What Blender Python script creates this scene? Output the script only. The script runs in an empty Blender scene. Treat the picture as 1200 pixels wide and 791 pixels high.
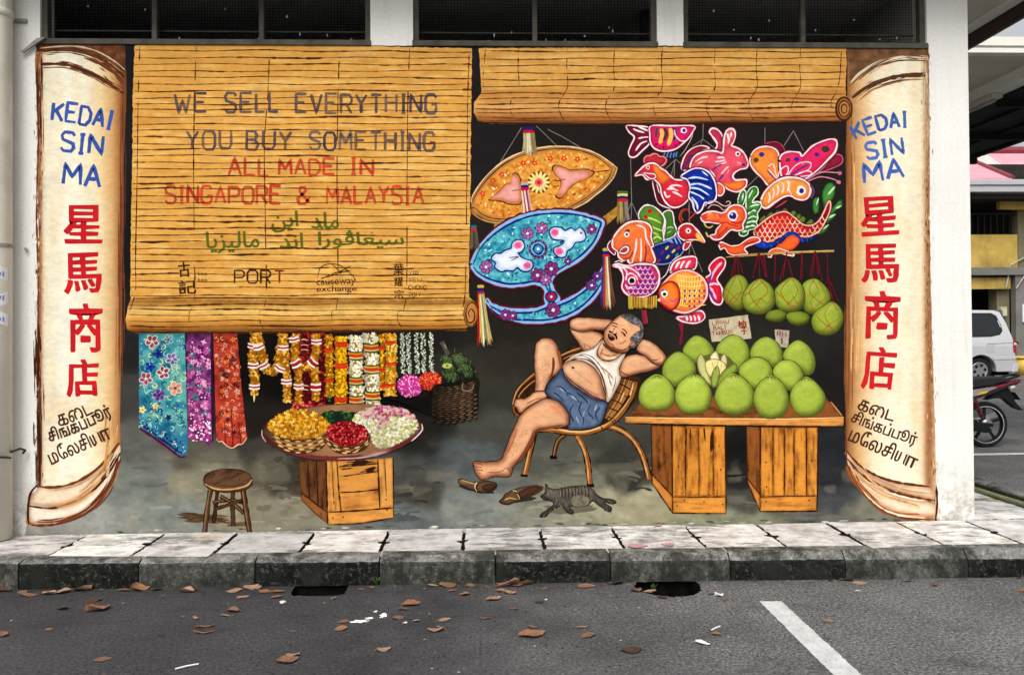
import bpy, bmesh, math, random
import numpy as np
from mathutils import Vector, Matrix
from mathutils.geometry import delaunay_2d_cdt

SC = bpy.context.scene
COL = SC.collection
R = math.radians
random.seed(11)

# ------------------------------------------------------------------ camera
# world: X along the painted wall, Y into it (wall face at Y = 0), Z up, road at Z = 0
FPX, PPX, PPY = 930.0, 600.0, 374.0          # focal length and principal point in photo pixels (1200 x 791)
CAM = np.array([0.0, -5.39, 1.50])
_ey = np.array([-33.0, 11.0, FPX]); _ey /= np.linalg.norm(_ey)      # world axes in camera axes (right, down, forward)
_dn = np.array([.0074, 1.0, -.01157]); _dn -= _ey * _dn.dot(_ey); _dn /= np.linalg.norm(_dn)
_ez = -_dn
_ex = np.cross(_ey, _ez)
CW = np.array([_ex, _ey, _ez])               # rows: world axes in camera coordinates
cd = bpy.data.cameras.new('camera'); cam = bpy.data.objects.new('camera', cd); COL.objects.link(cam)
m3 = Matrix([[CW[i][0], -CW[i][1], -CW[i][2]] for i in range(3)])
cam.matrix_world = Matrix.Translation(Vector(CAM)) @ m3.to_4x4()
cd.sensor_fit = 'HORIZONTAL'; cd.sensor_width = 36; cd.lens = FPX / 1200 * 36
cd.shift_x = 0; cd.shift_y = -(395.5 - PPY) / 1200
cd.clip_start = .05; cd.clip_end = 3000
SC.camera = cam

# ------------------------------------------------------------------ overcast daylight
SUN_EL, SUN_AZ = R(52), R(200)               # the bright part of the cloud stands behind the camera
w = bpy.data.worlds.new('World'); SC.world = w; w.use_nodes = True
nt = w.node_tree; bg = nt.nodes['Background']
sky = nt.nodes.new('ShaderNodeTexSky'); sky.sky_type = 'NISHITA'; sky.sun_disc = False
sky.sun_elevation = SUN_EL; sky.sun_rotation = SUN_AZ; sky.air_density = 1.4; sky.dust_density = 6.0; sky.ozone_density = 1.0
hs = nt.nodes.new('ShaderNodeHueSaturation'); hs.inputs['Saturation'].default_value = .18
nt.links.new(sky.outputs[0], hs.inputs['Color']); nt.links.new(hs.outputs[0], bg.inputs[0])
bg.inputs[1].default_value = .14
sd = bpy.data.lights.new('sun', 'SUN'); sd.energy = 1.3; sd.angle = R(28); sd.color = (1, .965, .91)
sun = bpy.data.objects.new('sun', sd); COL.objects.link(sun)
sdir = Vector((math.sin(SUN_AZ) * math.cos(SUN_EL), math.cos(SUN_AZ) * math.cos(SUN_EL), math.sin(SUN_EL)))
sun.rotation_euler = sdir.to_track_quat('Z', 'Y').to_euler(); sun.location = sdir * 30
SC.view_settings.view_transform = 'Standard'; SC.view_settings.look = 'None'
SC.view_settings.gamma = 1; SC.view_settings.use_curve_mapping = False
SC.view_settings.exposure = EXPOSURE = 0.30

# ------------------------------------------------------------------ measuring helpers
def ray(px, py):
    c = np.array([(px - PPX) / FPX, (py - PPY) / FPX, 1.0])
    return CW @ c
def hit(px, py, axis, val):
    d = ray(px, py); t = (val - CAM[axis]) / d[axis]
    return CAM + d * t
def wall_xz(x, y, Y=0.0):                    # arrays of photo pixels -> X, Z on the plane Y
    x = np.asarray(x, float); y = np.asarray(y, float)
    c = np.stack([(x - PPX) / FPX, (y - PPY) / FPX, np.ones_like(x)])
    d = CW @ c; t = (Y - CAM[1]) / d[1]
    return CAM[0] + d[0] * t, CAM[2] + d[2] * t
def proj(p):
    c = CW.T @ (np.asarray(p, float) - CAM)
    return PPX + FPX * c[0] / c[2], PPY + FPX * c[1] / c[2]
# ------------------------------------------------------------------ colours and noise
def c(r, g, b):                              # display colour -> linear pigment colour
    f = lambda v: (v / 255 / 12.92) if v <= 10 else ((v / 255 + .055) / 1.055) ** 2.4
    return np.array([f(r), f(g), f(b)])
def vnoise(x, y, s, seed=0):
    x = np.asarray(x, float) / s; y = np.asarray(y, float) / s
    xi = np.floor(x).astype(np.int64); yi = np.floor(y).astype(np.int64); fx = x - xi; fy = y - yi
    fx = fx * fx * (3 - 2 * fx); fy = fy * fy * (3 - 2 * fy)
    def h(a, b):
        n = (a * 374761393 + b * 668265263 + seed * 1274126177) & 0x7fffffff
        n = ((n ^ (n >> 13)) * 1103515245) & 0x7fffffff
        return ((n ^ (n >> 16)) & 0xffff) / 65535.0
    return (h(xi, yi) * (1 - fx) + h(xi + 1, yi) * fx) * (1 - fy) + (h(xi, yi + 1) * (1 - fx) + h(xi + 1, yi + 1) * fx) * fy
def fbm(x, y, s, seed=0):
    return (vnoise(x, y, s, seed) + .5 * vnoise(x, y, s / 2.1, seed + 1) + .25 * vnoise(x, y, s / 4.3, seed + 2)) / 1.75
def mixc(a, b, t):
    t = np.clip(np.asarray(t, float), 0, 1)[..., None]
    return np.asarray(a) * (1 - t) + np.asarray(b) * t
def smooth(a, b, x):
    t = np.clip((np.asarray(x, float) - a) / (b - a), 0, 1); return t * t * (3 - 2 * t)

# ------------------------------------------------------------------ scene-graph helpers
def props(o, label=None, cat=None, group=None, kind=None):
    for k, v in (('label', label), ('category', cat), ('group', group), ('kind', kind)):
        if v: o[k] = v
    return o
def empty(name, loc=(0, 0, 0), rz=0, parent=None):
    o = bpy.data.objects.new(name, None); COL.objects.link(o); o.location = loc; o.rotation_euler = (0, 0, rz)
    o.empty_display_size = .1
    if parent: o.parent = parent
    return o
def link_mesh(name, me, mat, parent=None, smooth_=False):
    o = bpy.data.objects.new(name, me); COL.objects.link(o)
    if mat: me.materials.append(mat)
    if parent: o.parent = parent
    if smooth_: me.polygons.foreach_set('use_smooth', [True] * len(me.polygons))
    return o

# ------------------------------------------------------------------ the mural painter
# Shapes are given in photo pixels and laid on the wall plane; each brush mark lies a hair above what it covers.
GX0, GY0, GS = -40, 20, 2.0
HMAP = np.zeros((340, 600), np.int32)        # how many coats already lie on each 2-pixel cell of the wall
COAT = 5e-5
def spline(pts, n=6, closed=True):
    P = np.asarray(pts, float); m = len(P); out = []
    for i in range(m if closed else m - 1):
        p0, p1, p2, p3 = (P[(i + k) % m] if closed else P[min(max(i + k, 0), m - 1)] for k in (-1, 0, 1, 2))
        L = np.linalg.norm(p2 - p1); k = max(2, min(n * 3, int(L / 2.2) + 1))
        for t in np.linspace(0, 1, k, endpoint=False):
            out.append(.5 * ((2 * p1) + (-p0 + p2) * t + (2 * p0 - 5 * p1 + 4 * p2 - p3) * t * t + (-p0 + 3 * p1 - 3 * p2 + p3) * t ** 3))
    if not closed: out.append(P[-1])
    return np.array(out)
def straight(pts, closed=True):
    P = np.asarray(pts, float); out = []; m = len(P)
    for i in range(m if closed else m - 1):
        a, b = P[i], P[(i + 1) % m]; k = max(1, int(np.linalg.norm(b - a) / 3))
        for t in np.linspace(0, 1, k, endpoint=False): out.append(a + (b - a) * t)
    if not closed: out.append(P[-1])
    return np.array(out)
def edge_dist(X, Y, B):
    A = B; C = np.roll(B, -1, 0); d = np.full(len(X), 1e9)
    for i in range(0, len(A)):
        ax, ay = A[i]; bx, by = C[i] - A[i]; L = bx * bx + by * by + 1e-9
        t = np.clip(((X - ax) * bx + (Y - ay) * by) / L, 0, 1)
        d = np.minimum(d, (X - ax - t * bx) ** 2 + (Y - ay - t * by) ** 2)
    return np.sqrt(d)
def inside(X, Y, B):
    r = np.zeros(len(X), bool); x0, y0 = B[:, 0], B[:, 1]; x1, y1 = np.roll(x0, -1), np.roll(y0, -1)
    for i in range(len(B)):
        if y0[i] == y1[i]: continue
        k = (y0[i] > Y) != (y1[i] > Y)
        r[k] ^= X[k] < (x1[i] - x0[i]) * (Y[k] - y0[i]) / (y1[i] - y0[i]) + x0[i]
    return r
class Part:
    def __init__(s, name, parent=None):
        s.name, s.parent = name, parent; s.v = []; s.f = []; s.col = []; s.n = 0; s.label = None; s.kids = []
    def add(s, X, Y, faces, C):
        X = np.asarray(X, float); Y = np.asarray(Y, float)
        i0 = np.clip(((X.min() - 1 - GX0) / GS), 0, 599); 
        cells = set()
        for f in faces:
            xs = X[list(f)]; ys = Y[list(f)]
            a0 = int((xs.min() - GX0) / GS); a1 = int((xs.max() - GX0) / GS); b0 = int((ys.min() - GY0) / GS); b1 = int((ys.max() - GY0) / GS)
            if a1 - a0 < 2 and b1 - b0 < 2:
                cells.add((b0, a0)); cells.add((b1, a1)); cells.add((b0, a1)); cells.add((b1, a0))
            else:
                for b in range(b0, b1 + 1):
                    for a in range(a0, a1 + 1): cells.add((b, a))
        cc = np.array(list(cells)); cc[:, 0] = np.clip(cc[:, 0], 0, 339); cc[:, 1] = np.clip(cc[:, 1], 0, 599)
        h = HMAP[cc[:, 0], cc[:, 1]].max() + 1; HMAP[cc[:, 0], cc[:, 1]] = h
        wx, wz = wall_xz(X, Y); wy = -.0012 - h * COAT
        C = np.broadcast_to(np.asarray(C, float), (len(X), 3))
        s.v.append(np.stack([wx, np.full(len(X), wy), wz], 1)); s.col.append(C)
        s.f += [tuple(int(q) + s.n for q in f) for f in faces]; s.n += len(X)
    def fill(s, pts, shade, curve=True, g=None, jit=.35, seed=0):
        B = spline(pts) if curve else straight(pts)
        if jit: B = B + jit * 2 * np.stack([vnoise(B[:, 0], B[:, 1], 3.1, seed + 5) - .5, vnoise(B[:, 0], B[:, 1], 3.1, seed + 9) - .5], 1)
        x0, y0 = B.min(0); x1, y1 = B.max(0)
        if g is None: g = min(5.0, max(1.2, min(x1 - x0, y1 - y0) / 9))
        gx, gy = np.meshgrid(np.arange(x0 + g / 2, x1, g), np.arange(y0 + g / 2, y1, g)); gx = gx.ravel(); gy = gy.ravel()
        rs = np.random.RandomState(seed + len(B)); gx = gx + rs.uniform(-.25, .25, len(gx)) * g; gy = gy + rs.uniform(-.25, .25, len(gy)) * g
        k = inside(gx, gy, B); gx, gy = gx[k], gy[k]
        if len(gx):
            k = edge_dist(gx, gy, B) > g * .35; gx, gy = gx[k], gy[k]
        vs = [Vector(p) for p in B] + [Vector(p) for p in zip(gx, gy)]
        r = delaunay_2d_cdt(vs, [], [list(range(len(B)))], 1, 1e-4)
        V = np.array([(p.x, p.y) for p in r[0]])
        if not len(V) or not len(r[2]): return s
        if callable(shade): C = shade(V[:, 0], V[:, 1], edge_dist(V[:, 0], V[:, 1], B))
        else: C = shade
        s.add(V[:, 0], V[:, 1], [tuple(f) for f in r[2]], C); return s
    def stroke(s, pts, col, w=1.5, taper=(.5, .5), curve=True, jit=.3, seed=0, col2=None):
        P = spline(pts, closed=False) if curve and len(pts) > 2 else straight(pts, closed=False)
        n = len(P)
        if n < 2: return s
        T = np.gradient(P, axis=0); T /= np.linalg.norm(T, axis=1)[:, None] + 1e-9; N = np.stack([-T[:, 1], T[:, 0]], 1)
        t = np.linspace(0, 1, n); ww = w * .5 * (1 - (1 - taper[0]) * np.clip(1 - t * 4, 0, 1) ** 2) * (1 - (1 - taper[1]) * np.clip(t * 4 - 3, 0, 1) ** 2)
        ww = ww * (1 + jit * 1.6 * (vnoise(P[:, 0] + P[:, 1] * .7, P[:, 1] * .3 + seed * 7.7, 4.5, seed) - .5)); ww = ww[:, None]
        V = np.concatenate([P + N * ww, P - N * ww]); F = [(i, i + 1, n + i + 1, n + i) for i in range(n - 1)]
        C = col if col2 is None else np.concatenate([mixc(col, col2, t)] * 2)
        s.add(V[:, 0], V[:, 1], F, C); return s
    def dot(s, x, y, r, col, ry=None, n=9, rot=0.0, jit=.12):
        ry = ry or r; a = np.linspace(0, 2 * math.pi, n, endpoint=False); k = 1 + np.random.uniform(-jit, jit, n)
        px = np.cos(a) * r * k; py = np.sin(a) * ry * k; cr, sr = math.cos(rot), math.sin(rot)
        s.add(x + px * cr - py * sr, y + px * sr + py * cr, [tuple(range(n))], col); return s
    def build(s, parent):
        o = None
        if s.n:
            me = bpy.data.meshes.new(s.name)
            V = np.concatenate(s.v); me.from_pydata([tuple(v) for v in V], [], s.f)
            a = me.color_attributes.new('Pigment', 'FLOAT_COLOR', 'POINT')
            rgba = np.ones((len(V), 4)); rgba[:, :3] = np.clip(np.concatenate(s.col), 0, 1) ** 1.13 * .94; a.data.foreach_set('color', rgba.ravel())
            o = link_mesh(s.name, me, MURAL_PAINT, parent)
            if s.label: o['label'] = s.label
        for k in s.kids: k.build(o)
        return o
MURAL = []
def part(name, label=None):
    p = Part(name); p.label = label; MURAL.append(p); return p
def sub(p, name, label=None):
    q = Part(name); q.label = label; p.kids.append(q); return q
def zoom(ox, oy, k):                         # coordinates read off an enlargement of the photograph
    def f(t):
        v = [float(a) for a in t.replace(',', ' ').split()]
        return [(ox + v[i] / k, oy + v[i + 1] / k) for i in range(0, len(v), 2)]
    return f
P_ = zoom(0, 0, 1)
# -- ways of shading a painted shape
def form(base, dark, D=8.0, light=None, ld=(-.5, -.8), hl=.8, nz=.10, ns=7, seed=3, flat=0.35):
    def f(X, Y, d):
        cx, cy = (X.min() + X.max()) / 2, (Y.min() + Y.max()) / 2; rx = max(1, (X.max() - X.min()) / 2); ry = max(1, (Y.max() - Y.min()) / 2)
        side = ((X - cx) / rx * ld[0] + (Y - cy) / ry * ld[1])
        C = mixc(dark, base, smooth(0, 1, np.clip(d / D, 0, 1) * (1 - flat * .3) + flat * (side * .5 + .35)))
        if light is not None: C = mixc(C, light, hl * smooth(.15, .75, side) * smooth(.1, .9, d / D))
        return C * (1 + nz * 2 * (fbm(X, Y, ns, seed) - .5))[:, None]
    return f
def hgrad(stops, nz=.06, ns=9, axis=0, seed=1):
    def f(X, Y, d):
        u = X if axis == 0 else Y
        C = np.stack([np.interp(u, [q[0] for q in stops], [q[1][k] for q in stops]) for k in range(3)], 1)
        return C * (1 + nz * 2 * (fbm(X, Y, ns, seed) - .5))[:, None]
    return f
def mottled(cols, s=6, seed=0, nz=.1):
    def f(X, Y, d):
        t = fbm(X, Y, s, seed); t = np.clip((t - .22) / .56, 0, .999) * (len(cols) - 1); i = t.astype(int); fr = (t - i)[:, None]
        A = np.array(cols + [cols[-1]]); C = A[i] * (1 - fr) + A[i + 1] * fr
        return C * (1 + nz * 2 * (vnoise(X, Y, 2.3, seed + 4) - .5))[:, None]
    return f
def wood(base, dark, ang=0.0, s=2.2, seed=0, k=.7):
    def f(X, Y, d):
        u = X * math.cos(ang) + Y * math.sin(ang); v = -X * math.sin(ang) + Y * math.cos(ang)
        t = fbm(u / 9, v, s, seed); t2 = fbm(X, Y, 22, seed + 8)
        return mixc(base, dark, k * smooth(.45, .85, t) + .45 * smooth(.5, .9, t2) + .6 * smooth(2.0, 0, d))
    return f
# -- lettering
GLY = {  # brush strokes of block capitals in a 1 x 1 box, y up
 'A': ['0,0 .5,1 1,0', '.2,.36 .8,.36'], 'B': ['0,0 0,1 .7,1 .88,.78 .7,.54 0,.54', '.7,.54 1,.3 .8,0 0,0'], 'C': ['1,.82 .78,1 .2,1 0,.78 0,.22 .2,0 .78,0 1,.2'],
 'D': ['0,0 0,1 .62,1 1,.7 1,.3 .62,0 0,0'], 'E': ['1,1 0,1 0,0 1,0', '0,.52 .8,.52'], 'G': ['1,.82 .78,1 .2,1 0,.78 0,.22 .2,0 .8,0 1,.2 1,.46 .55,.46'],
 'H': ['0,0 0,1', '1,0 1,1', '0,.52 1,.52'], 'I': ['.5,0 .5,1', '.1,1 .9,1', '.1,0 .9,0'], 'K': ['0,0 0,1', '1,1 .04,.45', '.3,.62 1,0'], 'L': ['0,1 0,0 1,0'],
 'M': ['0,0 .06,1 .5,.36 .94,1 1,0'], 'N': ['0,0 0,1 1,0 1,1'], 'O': ['.2,0 0,.22 0,.78 .2,1 .8,1 1,.78 1,.22 .8,0 .2,0'], 'P': ['0,0 0,1 .78,1 1,.84 1,.6 .78,.45 0,.45'],
 'R': ['0,0 0,1 .78,1 1,.84 1,.62 .78,.48 0,.48', '.5,.48 1,0'], 'S': ['1,.84 .8,1 .2,1 0,.82 .1,.6 .9,.42 1,.2 .8,0 .2,0 0,.16'], 'T': ['0,1 1,1', '.5,1 .5,0'],
 'U': ['0,1 0,.2 .2,0 .8,0 1,.2 1,1'], 'V': ['0,1 .5,0 1,1'], 'W': ['0,1 .26,0 .5,.7 .74,0 1,1'], 'Y': ['0,1 .5,.5 1,1', '.5,.5 .5,0'],
 '&': ['1,.05 .2,.74 .3,1 .6,1 .7,.78 .05,.3 .2,0 .62,0 1,.4'], '1': ['.2,.8 .5,1 .5,0'], '7': ['0,1 1,1 .4,0'], '2': ['0,.8 .25,1 .8,1 1,.75 0,0 1,0'], '0': ['.2,0 0,.22 0,.78 .2,1 .8,1 1,.78 1,.22 .8,0 .2,0'], '.': ['.4,0 .6,0'], 'F': ['1,1 0,1 0,0', '0,.5 .7,.5']}
NARROW = {'I': .5, '1': .4, 'L': .8, '.': .3, 'M': 1.15, 'W': 1.3, 'O': 1.05}
def baseline(p0, p1, sag):
    p0, p1 = np.array(p0, float), np.array(p1, float); d = p1 - p0; L = np.linalg.norm(d); t = d / L; n = np.array([t[1], -t[0]])
    if n[1] > 0: n = -n
    def at(u, v):                            # u along 0..1, v up in pixels
        u = np.asarray(u, float); v = np.asarray(v, float)
        b = p0 + d * u[..., None] - n * (sag * 4 * u * (1 - u))[..., None]
        s_ = -sag * 4 * (1 - 2 * u) / L; nn = n - t * s_[..., None]; nn = nn / np.linalg.norm(nn, axis=-1)[..., None]
        return b + nn * v[..., None]
    return at, L
def brush_text(p, txt, p0, p1, h, col, w=2.6, sag=0, gap=.42, space=.75, h1=None, tone=.18, fade=None):
    at, L = baseline(p0, p1, sag); W = []; x = 0
    for ch in txt:
        if ch == ' ': x += space; continue
        cw = NARROW.get(ch, 1); W.append((ch, x, cw)); x += cw + gap
    x -= gap
    for ch, x0, cw in W:
        jr = np.random.uniform(-.04, .04, 3); k = 1 + np.random.uniform(-tone, tone)
        for st in GLY[ch]:
            q = np.array([[float(a) for a in z.split(',')] for z in st.split()]); u = (x0 + q[:, 0] * cw) / x
            hh = h if h1 is None else h + (h1 - h) * u
            pts = at(u, (q[:, 1] * (1 + jr[0]) + jr[1]) * hh)
            p.stroke(pts, np.clip(np.asarray(col) * k if fade is None else mixc(np.asarray(col) * k, fade, random.uniform(0, .42)), 0, 1), w, col2=None if fade is None else np.clip(mixc(np.asarray(col) * k, fade, random.uniform(0, .42)), 0, 1), taper=(.85, .75), curve=False, jit=.3, seed=int(x0 * 9))
def font_mesh(txt, bold):
    cu = bpy.data.curves.new('lettering', 'FONT'); cu.body = txt; cu.offset = bold; cu.resolution_u = 4
    o = bpy.data.objects.new('lettering', cu); COL.objects.link(o)
    me = o.evaluated_get(bpy.context.evaluated_depsgraph_get()).to_mesh()
    V = np.array([v.co[:2] for v in me.vertices]); F = [tuple(f.vertices) for f in me.polygons]
    bpy.data.objects.remove(o); bpy.data.curves.remove(cu); return V, F
def font_text(p, txt, p0, p1, h, col, bold=.0, sag=0, rough=.35, fat=0, lo=None, hi=None):
    V, F = font_mesh(txt, bold); at, L = baseline(p0, p1, sag)
    x0, x1 = V[:, 0].min(), V[:, 0].max(); y0 = V[:, 1].min() if lo is None else lo; y1 = V[:, 1].max() if hi is None else hi
    Q = at((V[:, 0] - x0) / (x1 - x0), (V[:, 1] - y0) / (y1 - y0) * h)
    Q = Q + rough * 2 * np.stack([vnoise(Q[:, 0], Q[:, 1], 4, 3) - .5, vnoise(Q[:, 0], Q[:, 1], 4, 6) - .5], 1)
    t = fbm(Q[:, 0], Q[:, 1], 8, 5)
    for dx, dy in (((-1, -.55), (1, -.55), (0, .6), (-.6, .4), (.7, .5)) if fat else ((0, 0),)):
        p.add(Q[:, 0] + dx * fat, Q[:, 1] + dy * fat, F, np.asarray(col) * (.8 + .4 * t)[:, None])
# ------------------------------------------------------------------ node materials
def new_mat(name):
    m = bpy.data.materials.new(name); m.use_nodes = True; n = m.node_tree.nodes; return m, n, m.node_tree.links, n['Principled BSDF']
def N(n, t, **kw):
    q = n.new(t)
    for k, v in kw.items():
        if k.startswith('i_'): q.inputs[k[2:].replace('_', ' ')].default_value = v
        else: setattr(q, k, v)
    return q
def noise(n, l, scale, detail=4, rough=.55, co=None, stretch=None, kind='Object'):
    t = N(n, 'ShaderNodeTexCoord'); q = N(n, 'ShaderNodeTexNoise'); q.inputs['Scale'].default_value = scale; q.inputs['Detail'].default_value = detail; q.inputs['Roughness'].default_value = rough
    if stretch:
        mp = N(n, 'ShaderNodeMapping'); mp.inputs['Scale'].default_value = stretch; l.new(t.outputs[kind], mp.inputs[0]); l.new(mp.outputs[0], q.inputs['Vector'])
    else: l.new(t.outputs[kind], q.inputs['Vector'])
    return q.outputs['Fac']
def ramp(n, l, fac, stops):
    r = N(n, 'ShaderNodeValToRGB'); e = r.color_ramp.elements
    while len(e) < len(stops): e.new(.5)
    for k, (p, col) in enumerate(stops):
        e[k].position = p; col = (col, col, col) if isinstance(col, (int, float)) else col; e[k].color = (*col, 1)
    l.new(fac, r.inputs[0]); return r.outputs[0]
def mixn(n, l, a, b, fac, mode='MIX'):
    q = N(n, 'ShaderNodeMix', data_type='RGBA', blend_type=mode)
    for s, v in ((q.inputs[6], a), (q.inputs[7], b)):
        if isinstance(v, (tuple, list, np.ndarray)): s.default_value = (*[float(t) for t in v], 1)
        else: l.new(v, s)
    if isinstance(fac, (int, float)): q.inputs[0].default_value = fac
    else: l.new(fac, q.inputs[0])
    return q.outputs[2]
def bump(n, l, b, fac, strength=.3, dist=.01):
    q = N(n, 'ShaderNodeBump'); q.inputs['Strength'].default_value = strength; q.inputs['Distance'].default_value = dist; l.new(fac, q.inputs['Height']); l.new(q.outputs[0], b.inputs['Normal'])
def plain(name, col, rough=.6, var=.25, scale=6, metal=0, bumpy=0, stretch=None, spec=None, dirt=None):
    m, n, l, b = new_mat(name); f = noise(n, l, scale, 5, .6, stretch=stretch)
    col = np.asarray(col); o = ramp(n, l, f, [(.3, tuple(col * (1 - var))), (.7, tuple(np.minimum(col * (1 + var), 1)))])
    if dirt is not None:
        f2 = noise(n, l, scale * .37, 6, .7); o = mixn(n, l, o, dirt, ramp(n, l, f2, [(.5, 0.0), (.75, .8)]))
    l.new(o, b.inputs['Base Color']); b.inputs['Roughness'].default_value = rough; b.inputs['Metallic'].default_value = metal
    if spec is None and rough >= .55: spec = .12
    if spec is not None: b.inputs['Specular IOR Level'].default_value = spec
    if bumpy: bump(n, l, b, noise(n, l, scale * 6, 4), bumpy, .005)
    return m
# pigment on plaster: the painted colour of each mark, uneven like brushed paint
MURAL_PAINT, n, l, b = new_mat('mural_paint')
at = N(n, 'ShaderNodeAttribute', attribute_name='Pigment')
f1 = noise(n, l, 34, 5, .7, stretch=(.5, 1, 1)); f2 = noise(n, l, 7, 4, .6); f3 = noise(n, l, 160, 3, .6)
col = mixn(n, l, at.outputs['Color'], ramp(n, l, f1, [(.3, .86), (.7, 1.10)]), 1.0, 'MULTIPLY')
col = mixn(n, l, col, ramp(n, l, f2, [(.3, (.9, .92, .95)), (.7, (1.06, 1.04, 1.0))]), 1.0, 'MULTIPLY')
col = mixn(n, l, col, ramp(n, l, f3, [(.3, .93), (.7, 1.06)]), 1.0, 'MULTIPLY')
l.new(col, b.inputs['Base Color']); b.inputs['Roughness'].default_value = .62; b.inputs['Specular IOR Level'].default_value = .04
bump(n, l, b, f1, .18, .004)
# ================================================================== mesh helpers
def bm_box(bm, x0, x1, y0, y1, z0, z1):
    v = [bm.verts.new(p) for p in ((x0,y0,z0),(x1,y0,z0),(x1,y1,z0),(x0,y1,z0),(x0,y0,z1),(x1,y0,z1),(x1,y1,z1),(x0,y1,z1))]
    for f in ((3,2,1,0),(4,5,6,7),(0,1,5,4),(1,2,6,5),(2,3,7,6),(3,0,4,7)): bm.faces.new([v[i] for i in f])
def bm_prism(bm, poly, a0, a1, axis=1, bevel=0):       # poly in the two other axes, extruded along axis
    def P(p, a): return (a, p[0], p[1]) if axis == 0 else ((p[0], a, p[1]) if axis == 1 else (p[0], p[1], a))
    lo = [bm.verts.new(P(p, a0)) for p in poly]; hi = [bm.verts.new(P(p, a1)) for p in poly]; n = len(poly); fs = []
    try: fs.append(bm.faces.new(lo)); fs.append(bm.faces.new(hi[::-1]))
    except ValueError: pass
    for i in range(n): fs.append(bm.faces.new((lo[i], hi[i], hi[(i + 1) % n], lo[(i + 1) % n])))
    if bevel: bmesh.ops.bevel(bm, geom=list({e for f in fs for e in f.edges}), offset=bevel, segments=2, affect='EDGES', profile=.6)
def bm_tube(bm, pts, r, seg=10, caps=True):
    pts = [Vector(p) for p in pts]; n = len(pts); rs = r if isinstance(r, (list, tuple)) else [r] * n; rings = []; up = Vector((0, 0, 1))
    for i, p in enumerate(pts):
        t = (pts[min(i + 1, n - 1)] - pts[max(i - 1, 0)]).normalized(); a = t.cross(up)
        if a.length < .05: a = t.cross(Vector((0, 1, 0)))
        a.normalize(); b_ = t.cross(a)
        rings.append([bm.verts.new(p + (a * math.cos(k * 2 * math.pi / seg) + b_ * math.sin(k * 2 * math.pi / seg)) * rs[i]) for k in range(seg)])
    for i in range(n - 1):
        for k in range(seg): bm.faces.new((rings[i][k], rings[i][(k + 1) % seg], rings[i + 1][(k + 1) % seg], rings[i + 1][k]))
    if caps: bm.faces.new(rings[0][::-1]); bm.faces.new(rings[-1])
def bm_lathe(bm, prof, c0, axis=1, seg=32):             # prof: (radius, offset along axis)
    rings = []
    for r_, o in prof:
        ring = []
        for k in range(seg):
            a = 2 * math.pi * k / seg; u, v = math.cos(a) * r_, math.sin(a) * r_
            p = (u, o, v) if axis == 1 else ((u, v, o) if axis == 2 else (o, u, v)); ring.append(bm.verts.new(Vector(c0) + Vector(p)))
        rings.append(ring)
    for i in range(len(rings) - 1):
        for k in range(seg): bm.faces.new((rings[i][k], rings[i][(k + 1) % seg], rings[i + 1][(k + 1) % seg], rings[i + 1][k]))
    return rings
def mk(name, build, mat, parent=None, smooth_=False, bevel=0, fixn=True):
    bm = bmesh.new(); build(bm)
    if fixn: bmesh.ops.recalc_face_normals(bm, faces=bm.faces)
    me = bpy.data.meshes.new(name); bm.to_mesh(me); bm.free(); o = link_mesh(name, me, mat, parent, smooth_)
    if bevel:
        m = o.modifiers.new('bevel', 'BEVEL'); m.width = bevel; m.segments = 2; m.limit_method = 'ANGLE'
    return o
def boxes(name, L, mat, parent=None, bevel=0):
    return mk(name, lambda bm: [bm_box(bm, *q) for q in L], mat, parent, bevel=bevel)

# ------------------------------------------------------------------ materials of the street
def wall_mat():
    m, n, l, b = new_mat('painted_plaster')
    tc = N(n, 'ShaderNodeTexCoord'); sp = N(n, 'ShaderNodeSeparateXYZ'); l.new(tc.outputs['Object'], sp.inputs[0])
    big = noise(n, l, 1.3, 5, .6); streak = noise(n, l, 5, 5, .65, stretch=(2.2, 2.2, .12)); fine = noise(n, l, 45, 4, .6)
    col = ramp(n, l, big, [(.3, (.75, .735, .685)), (.7, (.83, .82, .78))])
    col = mixn(n, l, col, (.52, .50, .44), ramp(n, l, streak, [(.52, 0.0), (.78, .42)]))
    mr = N(n, 'ShaderNodeMapRange'); mr.inputs[1].default_value = .16; mr.inputs[2].default_value = .62; mr.inputs[3].default_value = 1; mr.inputs[4].default_value = 0; l.new(sp.outputs[2], mr.inputs[0])
    ml = N(n, 'ShaderNodeMath', operation='MULTIPLY'); l.new(mr.outputs[0], ml.inputs[0]); l.new(ramp(n, l, noise(n, l, 9, 6, .7), [(.42, 0.0), (.62, .9)]), ml.inputs[1])
    col = mixn(n, l, col, (.20, .175, .13), ml.outputs[0]); col = mixn(n, l, col, ramp(n, l, fine, [(.3, .93), (.7, 1.04)]), 1.0, 'MULTIPLY')
    l.new(col, b.inputs['Base Color']); b.inputs['Roughness'].default_value = .75; bump(n, l, b, fine, .12, .004); return m
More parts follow.
